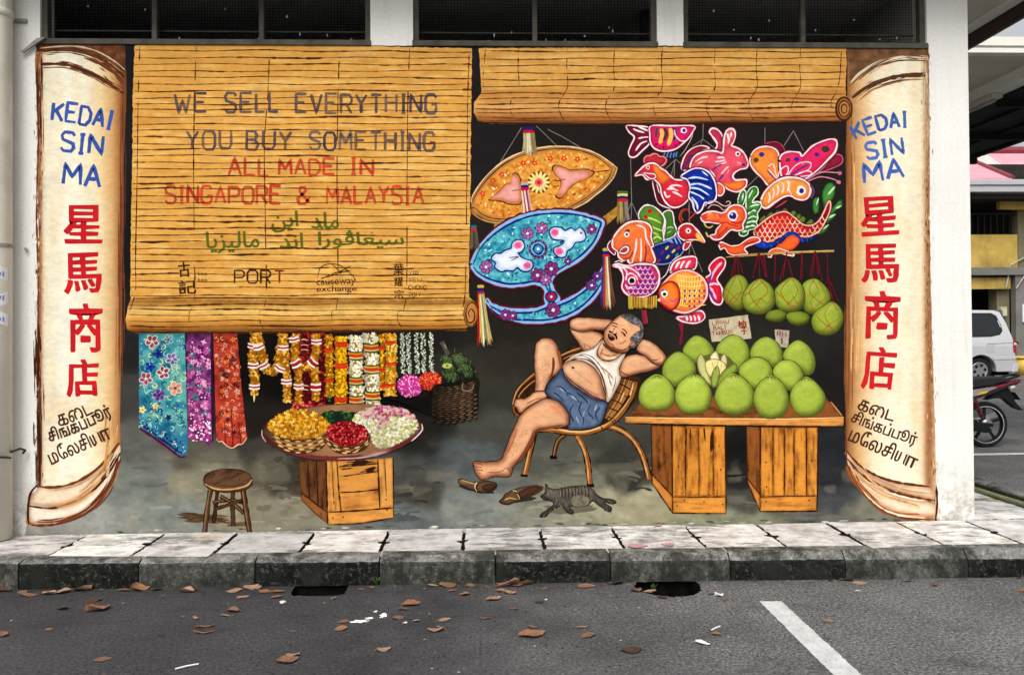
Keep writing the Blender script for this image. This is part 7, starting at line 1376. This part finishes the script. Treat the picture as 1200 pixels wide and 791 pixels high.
on('balcony_wall', lambda bm: (bm_box(bm, 11, 17.92, Y0, Y0 + .15, 3.42, 4.52)), YW, sb); on('balcony_slab', lambda bm: bm_box(bm, 11, 25, Y0 - .12, Y0 + 2.9, 3.16, 3.41), GW, sb); on('tiled_band', lambda bm: (bm_box(bm, 11, 17.7, Y0 + .05, Y0 + .2, 2.70, 3.08), [bm_box(bm, x, x + .02, Y0 + .035, Y0 + .049, 2.72, 3.06) for x in np.arange(11.2, 17.7, .4)]), YW, sb)
on('railing', lambda bm: [bm_box(bm, x, x + .03, Y0 + .06, Y0 + .09, 4.52, 5.2) for x in np.arange(11.1, 17.9, .22)] + [bm_box(bm, 11, 17.9, Y0 + .055, Y0 + .095, 5.2, 5.25)], BLKP, sb)
on('balcony_column', lambda bm: (bm_box(bm, 17.93, 18.35, Y0 - .02, Y0 + .3, 3.42, 5.78)), OLV, sb); on('awning_beam', lambda bm: bm_prism(bm, [(17.2, 5.35), (25, 5.15), (25, 5.42), (17.2, 5.62)], Y0 - .2, Y0 - .03), YW, sb)
on('pillar', lambda bm: (bm_box(bm, 17.35, 17.78, Y0 + .25, Y0 + .7, 0, 3.16)), OLV, sb); on('front_wall', lambda bm: bm_box(bm, 17.8, 25, Y0 - .05, Y0 + .2, 0, 3.155), GW, sb)
on('notice_board', lambda bm: bm_box(bm, 18.0, 19.1, Y0 - .10, Y0 - .055, 1.58, 2.18), plain('white_board', (.7, .7, .72), .5, .03), sb); on('meter_box', lambda bm: bm_box(bm, 17.38, 17.6, Y0 + .1, Y0 + .25, 1.8, 2.1), plain('cream_box', (.5, .46, .32), .6), sb)
on('cable', lambda bm: (bm_tube(bm, [(17.5, Y0 - .02, 2.75), (17.62, Y0 - .08, 3.5), (18.4, Y0 - .1, 3.9), (20, Y0 - .1, 4.2)], .022, 6), bm_tube(bm, [(17.8, Y0 - .08, 2.7), (18.2, Y0 - .1, 3.3), (18.5, Y0 - .1, 3.75)], .02, 6)), plain('pale_cable', (.45, .44, .40), .6), sb)
on('shelf', lambda bm: (bm_box(bm, 12, 16.9, Y0 + 1.5, Y0 + 1.9, 1.9, 2.0), bm_box(bm, 16.3, 16.75, Y0 + .7, Y0 + .9, 1.85, 2.35), bm_box(bm, 12.5, 16.2, Y0 + 2.2, Y0 + 2.5, .9, 1.6)), plain('dim_stock', (.10, .09, .07), .8, .5, 3), sb)

# ================================================================== things lying on the road
LEAFM = [plain('leaf_tan', (.29, .18, .12), .8, .3, 30, dirt=(.10, .055, .035)), plain('leaf_brown', (.165, .092, .06), .8, .35, 30, dirt=(.06, .033, .022)), plain('leaf_dark', (.06, .034, .025), .8, .4, 30), plain('leaf_orange', (.23, .115, .062), .75, .3, 30, dirt=(.12, .06, .03))]
def leaf_mesh(L, W, curl, bend, seed):
    rs = random.Random(seed); nu, nv = 10, 6; V = []; F = []
    for i in range(nu + 1):
        u = i / nu; wv_ = W * (math.sin(math.pi * min(1, u * .96 + .02)) ** .75) * (1 - .25 * (u - .4)) * (1 + rs.uniform(-.08, .08))
        for j in range(nv + 1):
            v = j / nv * 2 - 1; x = (u - .5) * L; y = v * wv_ / 2 + bend * L * (u - .5) ** 2
            z_ = curl * W * (abs(v) ** 1.7) * (.7 + .5 * math.sin(u * 5 + seed)) + .22 * abs(curl) * L * (u - .5) ** 2 * 2 + rs.uniform(0, .05) * W
            V.append((x, y, z_))
    for i in range(nu):
        for j in range(nv): a = i * (nv + 1) + j; F.append((a, a + 1, a + nv + 2, a + nv + 1))
    zm = min(v[2] for v in V); V = [(x, y, z_ - zm + .003) for x, y, z_ in V]; n0 = len(V)
    for i in range(6):                                   # stalk
        t = i / 5; x = -L / 2 - t * L * .22; V += [(x, .0015 - t * .004, V[nv // 2][2] * (1 - t) + .004), (x, -.0015 - t * .004, V[nv // 2][2] * (1 - t) + .004)]
    for i in range(5): a = n0 + 2 * i; F.append((a, a + 1, a + 3, a + 2))
    me = bpy.data.meshes.new('fallen_leaf'); me.from_pydata(V, [], F); return me
LV = []
for ox, t in ((0, '15,405,60 105,408,60 135,422,75 225,415,70 290,410,70 375,395,105 430,448,75 290,485,62 455,492,105 15,607,60 570,402,75 650,392,85 722,396,70 758,424,30 862,407,80 905,395,40 1085,402,70 1165,385,75 1125,430,62 1080,497,62 1045,518,50 906,530,32 945,570,90 942,598,92 745,607,40 475,720,80 225,580,32 845,525,25'),
              (300, '10,380,50 40,405,62 97,410,78 98,432,60 360,438,30 487,395,45 537,385,34 825,357,62 890,350,85 995,378,50 906,402,50 965,420,50 1075,385,34 1138,382,78 1165,340,110 1140,405,60 1175,412,60 1100,440,80 718,462,95 685,490,70 658,527,58 872,535,62 1057,530,62 832,585,80 740,542,40 405,545,58 395,578,62 172,588,34 590,677,70 172,702,70 148,727,105'),
              (600, '15,345,95 65,370,82 342,380,92 470,357,85 150,392,36 130,455,48 575,402,62 640,405,70 697,432,52 930,415,40 985,440,30 97,570,50 95,605,140 325,572,58 350,610,85 553,680,105 950,602,48 5,415,30 8,485,36'),
              (900, '365,352,70 425,368,66 640,358,48 778,378,64 287,355,30 280,540,50 1178,402,44 1165,345,36')):
    for q in t.split(): x, y, s_ = (float(v) for v in q.split(',')); LV.append((ox + x / 3.953, 591 + y / 3.953, s_ / 3.953))
LV.sort()
MARKS = [(60, 'left end pillar'), (165, 'blue cloth side'), (268, 'painted stool'), (371, 'left drain mouth'), (441, 'green weed'), (520, 'dark gourd basket'), (600, 'bare painted foot'), (680, 'sleeping cat'), (787, 'right drain mouth'), (905, 'white parking line'), (1040, 'mortar patched kerbstone'), (1180, 'right photo edge')]
SHAPES = ['flat', 'curled', 'cupped', 'wrinkled', 'folded', 'rolled']; TONES = ['tan', 'brown', 'dark brown', 'orange brown']
used = {}
ORD = ['first', 'second', 'third', 'fourth', 'fifth', 'sixth', 'seventh', 'eighth', 'ninth']
zone = {}
for i, (x, y, s_) in enumerate(LV):
    rs = random.Random(i * 7 + 1); mi = rs.choice([0, 0, 1, 1, 1, 3, 3, 2]); g = hit(x, y, 2, 0.0); dep = g[1] - CAM[1]; L_ = s_ * dep / FPX * .95
    si = rs.randrange(6); curl = [.04, .16, .24, .10, .34, .5][si]; W_ = L_ * (rs.uniform(.5, .8) if si != 5 else .22)
    me = leaf_mesh(L_, W_, curl, rs.uniform(-.3, .3), i); me.materials.append(LEAFM[mi]); me.polygons.foreach_set('use_smooth', [True] * len(me.polygons))
    o = bpy.data.objects.new('fallen_leaf', me); COL.objects.link(o); o.location = (g[0], min(g[1], kerbY(g[0]) - .03), 0); o.rotation_euler = (rs.uniform(-.12, .12), rs.uniform(-.1, .1), rs.uniform(-.5, .5) + rs.choice([0, math.pi]))
    if abs(g[1] - kerbY(g[0])) < .05: o.rotation_euler.x = rs.uniform(.1, .5)
    where = 'against the kerb' if y < 693 else ('near the kerb' if y < 704 else 'on open asphalt')
    lm = min(MARKS, key=lambda q: abs(q[0] - x))[1]; key = (where, lm); zone.setdefault(key, []).append((o, SHAPES[si], TONES[mi], 'large ' if s_ > 20 else ('small ' if s_ < 11 else ''))); o['group'] = 'dry leaves fallen on the road'; o['category'] = 'leaf'
for (where, lm), its in zone.items():
    rel = 'near' if 'mouth' in lm or 'weed' in lm or 'line' in lm or 'edge' in lm or 'patched' in lm else 'below'
    base = [f'{sz}{tn} {sh} leaf {where} {rel} the {lm}' for _, sh, tn, sz in its]
    for k, (q, b_) in enumerate(zip(its, base)):
        q[0]['label'] = b_ if base.count(b_) == 1 else b_.replace(where, f'{ORD[k]} from left {where}')
# litter and weeds
LIT = plain('litter_paper', (.75, .75, .74), .6, .05)
for px, py, lw, lab in ((823, 755, .07, 'crumpled white paper scrap on the asphalt left of the parking line'), (843, 698.5, .05, 'white bottle top lying on the road right of the right drain'), (839, 737, .06, 'thin white paper strip on the asphalt beside a leaf'), (219, 782, .09, 'thin white straw lying on the asphalt at the bottom edge'), (1006, 693, .03, 'small white chip on the road below the patched kerbstone')):
    g = hit(px, py, 2, 0.0)
    if 'straw' in lab or 'strip' in lab: o = mk('litter', lambda bm: bm_tube(bm, [(-lw / 2, -.02, .005), (0, 0, .007), (lw / 2, .02, .005)], .0035, 6), LIT)
    else:
        me = leaf_mesh(lw, lw * (.9 if 'top' in lab else .45), .3, .2, int(px)); me.materials.append(LIT); o = bpy.data.objects.new('litter', me); COL.objects.link(o)
    o.location = (g[0], g[1], .001); o.rotation_euler.z = -.5 if 'crumpled' in lab else .1; props(o, lab, 'litter')
WEED = plain('weed_green', (.055, .15, .025), .5, .4, 60)
def weed(px, py, n_, h, lab, seed):
    g = hit(px, py, 2, 0.0); rs = random.Random(seed)
    r0 = empty('weed', (g[0], g[1] + .012, 0)); props(r0, lab, 'plant')
    def f(bm):
        for i in range(n_):
            a = rs.uniform(0, 6.28); L_ = h * rs.uniform(.5, 1); tip = Vector((math.cos(a) * L_ * .6, math.sin(a) * L_ * .35 - .008, L_)); s_ = Vector((-math.sin(a), math.cos(a), 0)) * h * .2; m_ = tip * .65
            bm.faces.new([bm.verts.new(p) for p in ((0, 0, 0), m_ + s_, tip, m_ - s_)])
    mk('leaves', f, WEED, r0, fixn=False); mk('stem', lambda bm: bm_tube(bm, [(0, 0, 0), (.002, -.003, h * .5), (0, -.004, h * .9)], .0022, 6), WEED, r0)
weed(441, 686, 16, .05, 'small green weed growing at a kerb joint right of the left drain', 1); weed(766, 692, 12, .045, 'green weed growing in the left lip of the right drain', 2)
